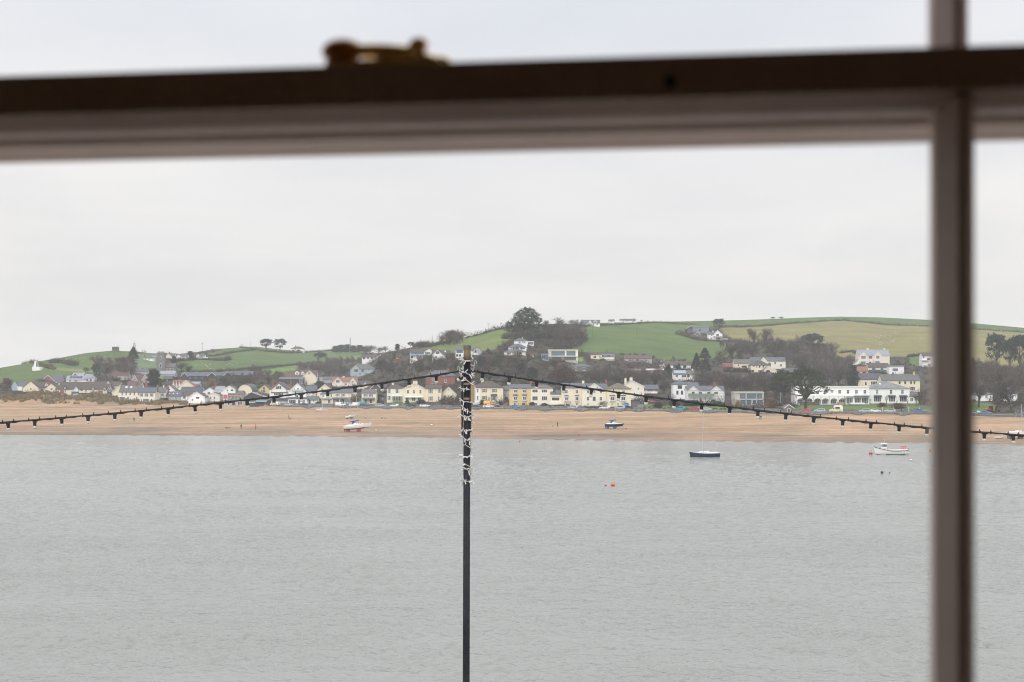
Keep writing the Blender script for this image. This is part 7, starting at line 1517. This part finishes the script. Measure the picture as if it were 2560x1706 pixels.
# brass fastener on the meeting rail
BRASS = mat('aged_brass', (.80,.55,.22), .35, .4, 40, metal=.35); KNOB = mat('dark_bronze', (.55,.24,.05), .3, .5, 60, metal=.4)
POL = mat('polished_brass', (.95,.72,.36), .2, .15, 30, metal=.9)
ua, ub = UZ(806,150)[0], UZ(1092,150)[0]; W_ = ub-ua
lk = build('fastener_plate', MB().box(ua, ub, .006, .034, zt_+.0003, zt_+.0045), BRASS, win)
build('fastener_body', MB().tube([(ua+W_*.40,.020,zt_+.0052),(ua+W_*.55,.020,zt_+.0062),(ua+W_*.8,.020,zt_+.0060),(ub-W_*.06,.020,zt_+.0048)], [.0040,.0062,.0060,.0036], 16), POL, lk, smooth=True)
build('pivot_post', MB().lathe([(.0055,0),(.0045,.007),(.0060,.0095),(.004,.0125)], 12, (ua+W_*.78, .020, zt_+.006)), KNOB, lk, smooth=True)
build('lever_arm', MB().tube([(ua+W_*.78,.018,zt_+.0095),(ua+W_*.5,.016,zt_+.012),(ua+W_*.2,.014,zt_+.0115)], [.0046,.0036,.0044], 16), POL, lk, smooth=True)
build('lever_knob', MB().ball((ua+W_*.12, .014, zt_+.0115), .0086, 12, (1.45,1,.85)), KNOB, lk, smooth=True)
build('highlight_ball', MB().ball((ua+W_*.33,.020,zt_+.0125), .0052, 12, (1.3,1,.9)), POL, lk, smooth=True)  # added ball, not a fastener part: its upper rim catches a sky highlight
build('end_highlight_ball', MB().ball((ub-W_*.02,.020,zt_+.0045), .0050, 12, (1.2,1,.8)), POL, lk, smooth=True)  # second added ball, there only for the highlight at the right end
us, zs = UZ(1675,205); build('screw_plug', MB().tube([(us,-.0012,zs),(us,.001,zs)], .0034, 12), TRIMK, win)
# room shell, aligned with the window
ROOM = mat('room_plaster', (.80,.62,.46), .9, .08, 2); ROOMF = mat('room_floor', (.36,.24,.14), .7, .2, 3)
M_ = Matrix.Translation((0, D0, H)) @ Matrix.Rotation(YAW, 4, 'Z')
def room(name, mb, m): o = build(name, mb, m); o.matrix_world = M_; structure(o)
RX, RB, RF_, RC = 2.2, -4.2, -1.45, 1.35
room('floor', MB().box(-RX, RX, RB, .0, RF_-.25, RF_), ROOMF); room('ceiling', MB().box(-RX, RX, RB, .0, RC, RC+.25), ROOM)
room('wall_left', MB().box(-RX-.3, -RX, RB-.3, .30, TERR-H, RC+.25), ROOM); room('wall_right', MB().box(RX, RX+.3, RB-.3, .30, TERR-H, RC+.25), ROOM); room('wall_back', MB().box(-RX, RX, RB-.3, RB, TERR-H, RC+.25), ROOM)
room('wall_window', MB().box(-RX, U0-.05, 0, .30, TERR-H, RC+.25).box(U1+.05, RX, 0, .30, TERR-H, RC+.25).box(U0-.05, U1+.05, 0.001, .30, ZT+.051, RC+.25).box(U0-.05, U1+.05, 0.001, .299, TERR-H, ZB-.121), ROOM)
# ------------------------------------------------------------------ haze
hz = bpy.data.materials.new('haze'); hz.use_nodes = True; t = hz.node_tree; t.nodes.remove(t.nodes['Principled BSDF'])
pv = t.nodes.new('ShaderNodeVolumePrincipled'); pv.inputs['Color'].default_value = (.975,.975,.985,1); pv.inputs['Density'].default_value = 0.00014; pv.inputs['Anisotropy'].default_value = 0.0
t.links.new(pv.outputs[0], t.nodes['Material Output'].inputs['Volume'])
zmax = max(150.0, float(V[..., 2].max()) + 45)
hb = build('haze', MB().box(-2600, 2600, -40, 3500, -20, zmax), hz); stuff(hb, 'pale grey haze in the air over the estuary', 'haze')
hb['kind'] = 'stuff'
for lab, v in LABELS.items():
    if len(v) > 1 and (len({g for _, g in v}) > 1 or v[0][1] is None): print('DUP LABEL', lab, v)
print('objects', len(bpy.data.objects), 'tris', sum(len(m.loop_triangles) if False else sum(max(1, p.loop_total-2) for p in m.polygons) if len(m.polygons) < 3000 else len(m.polygons) for m in bpy.data.meshes))
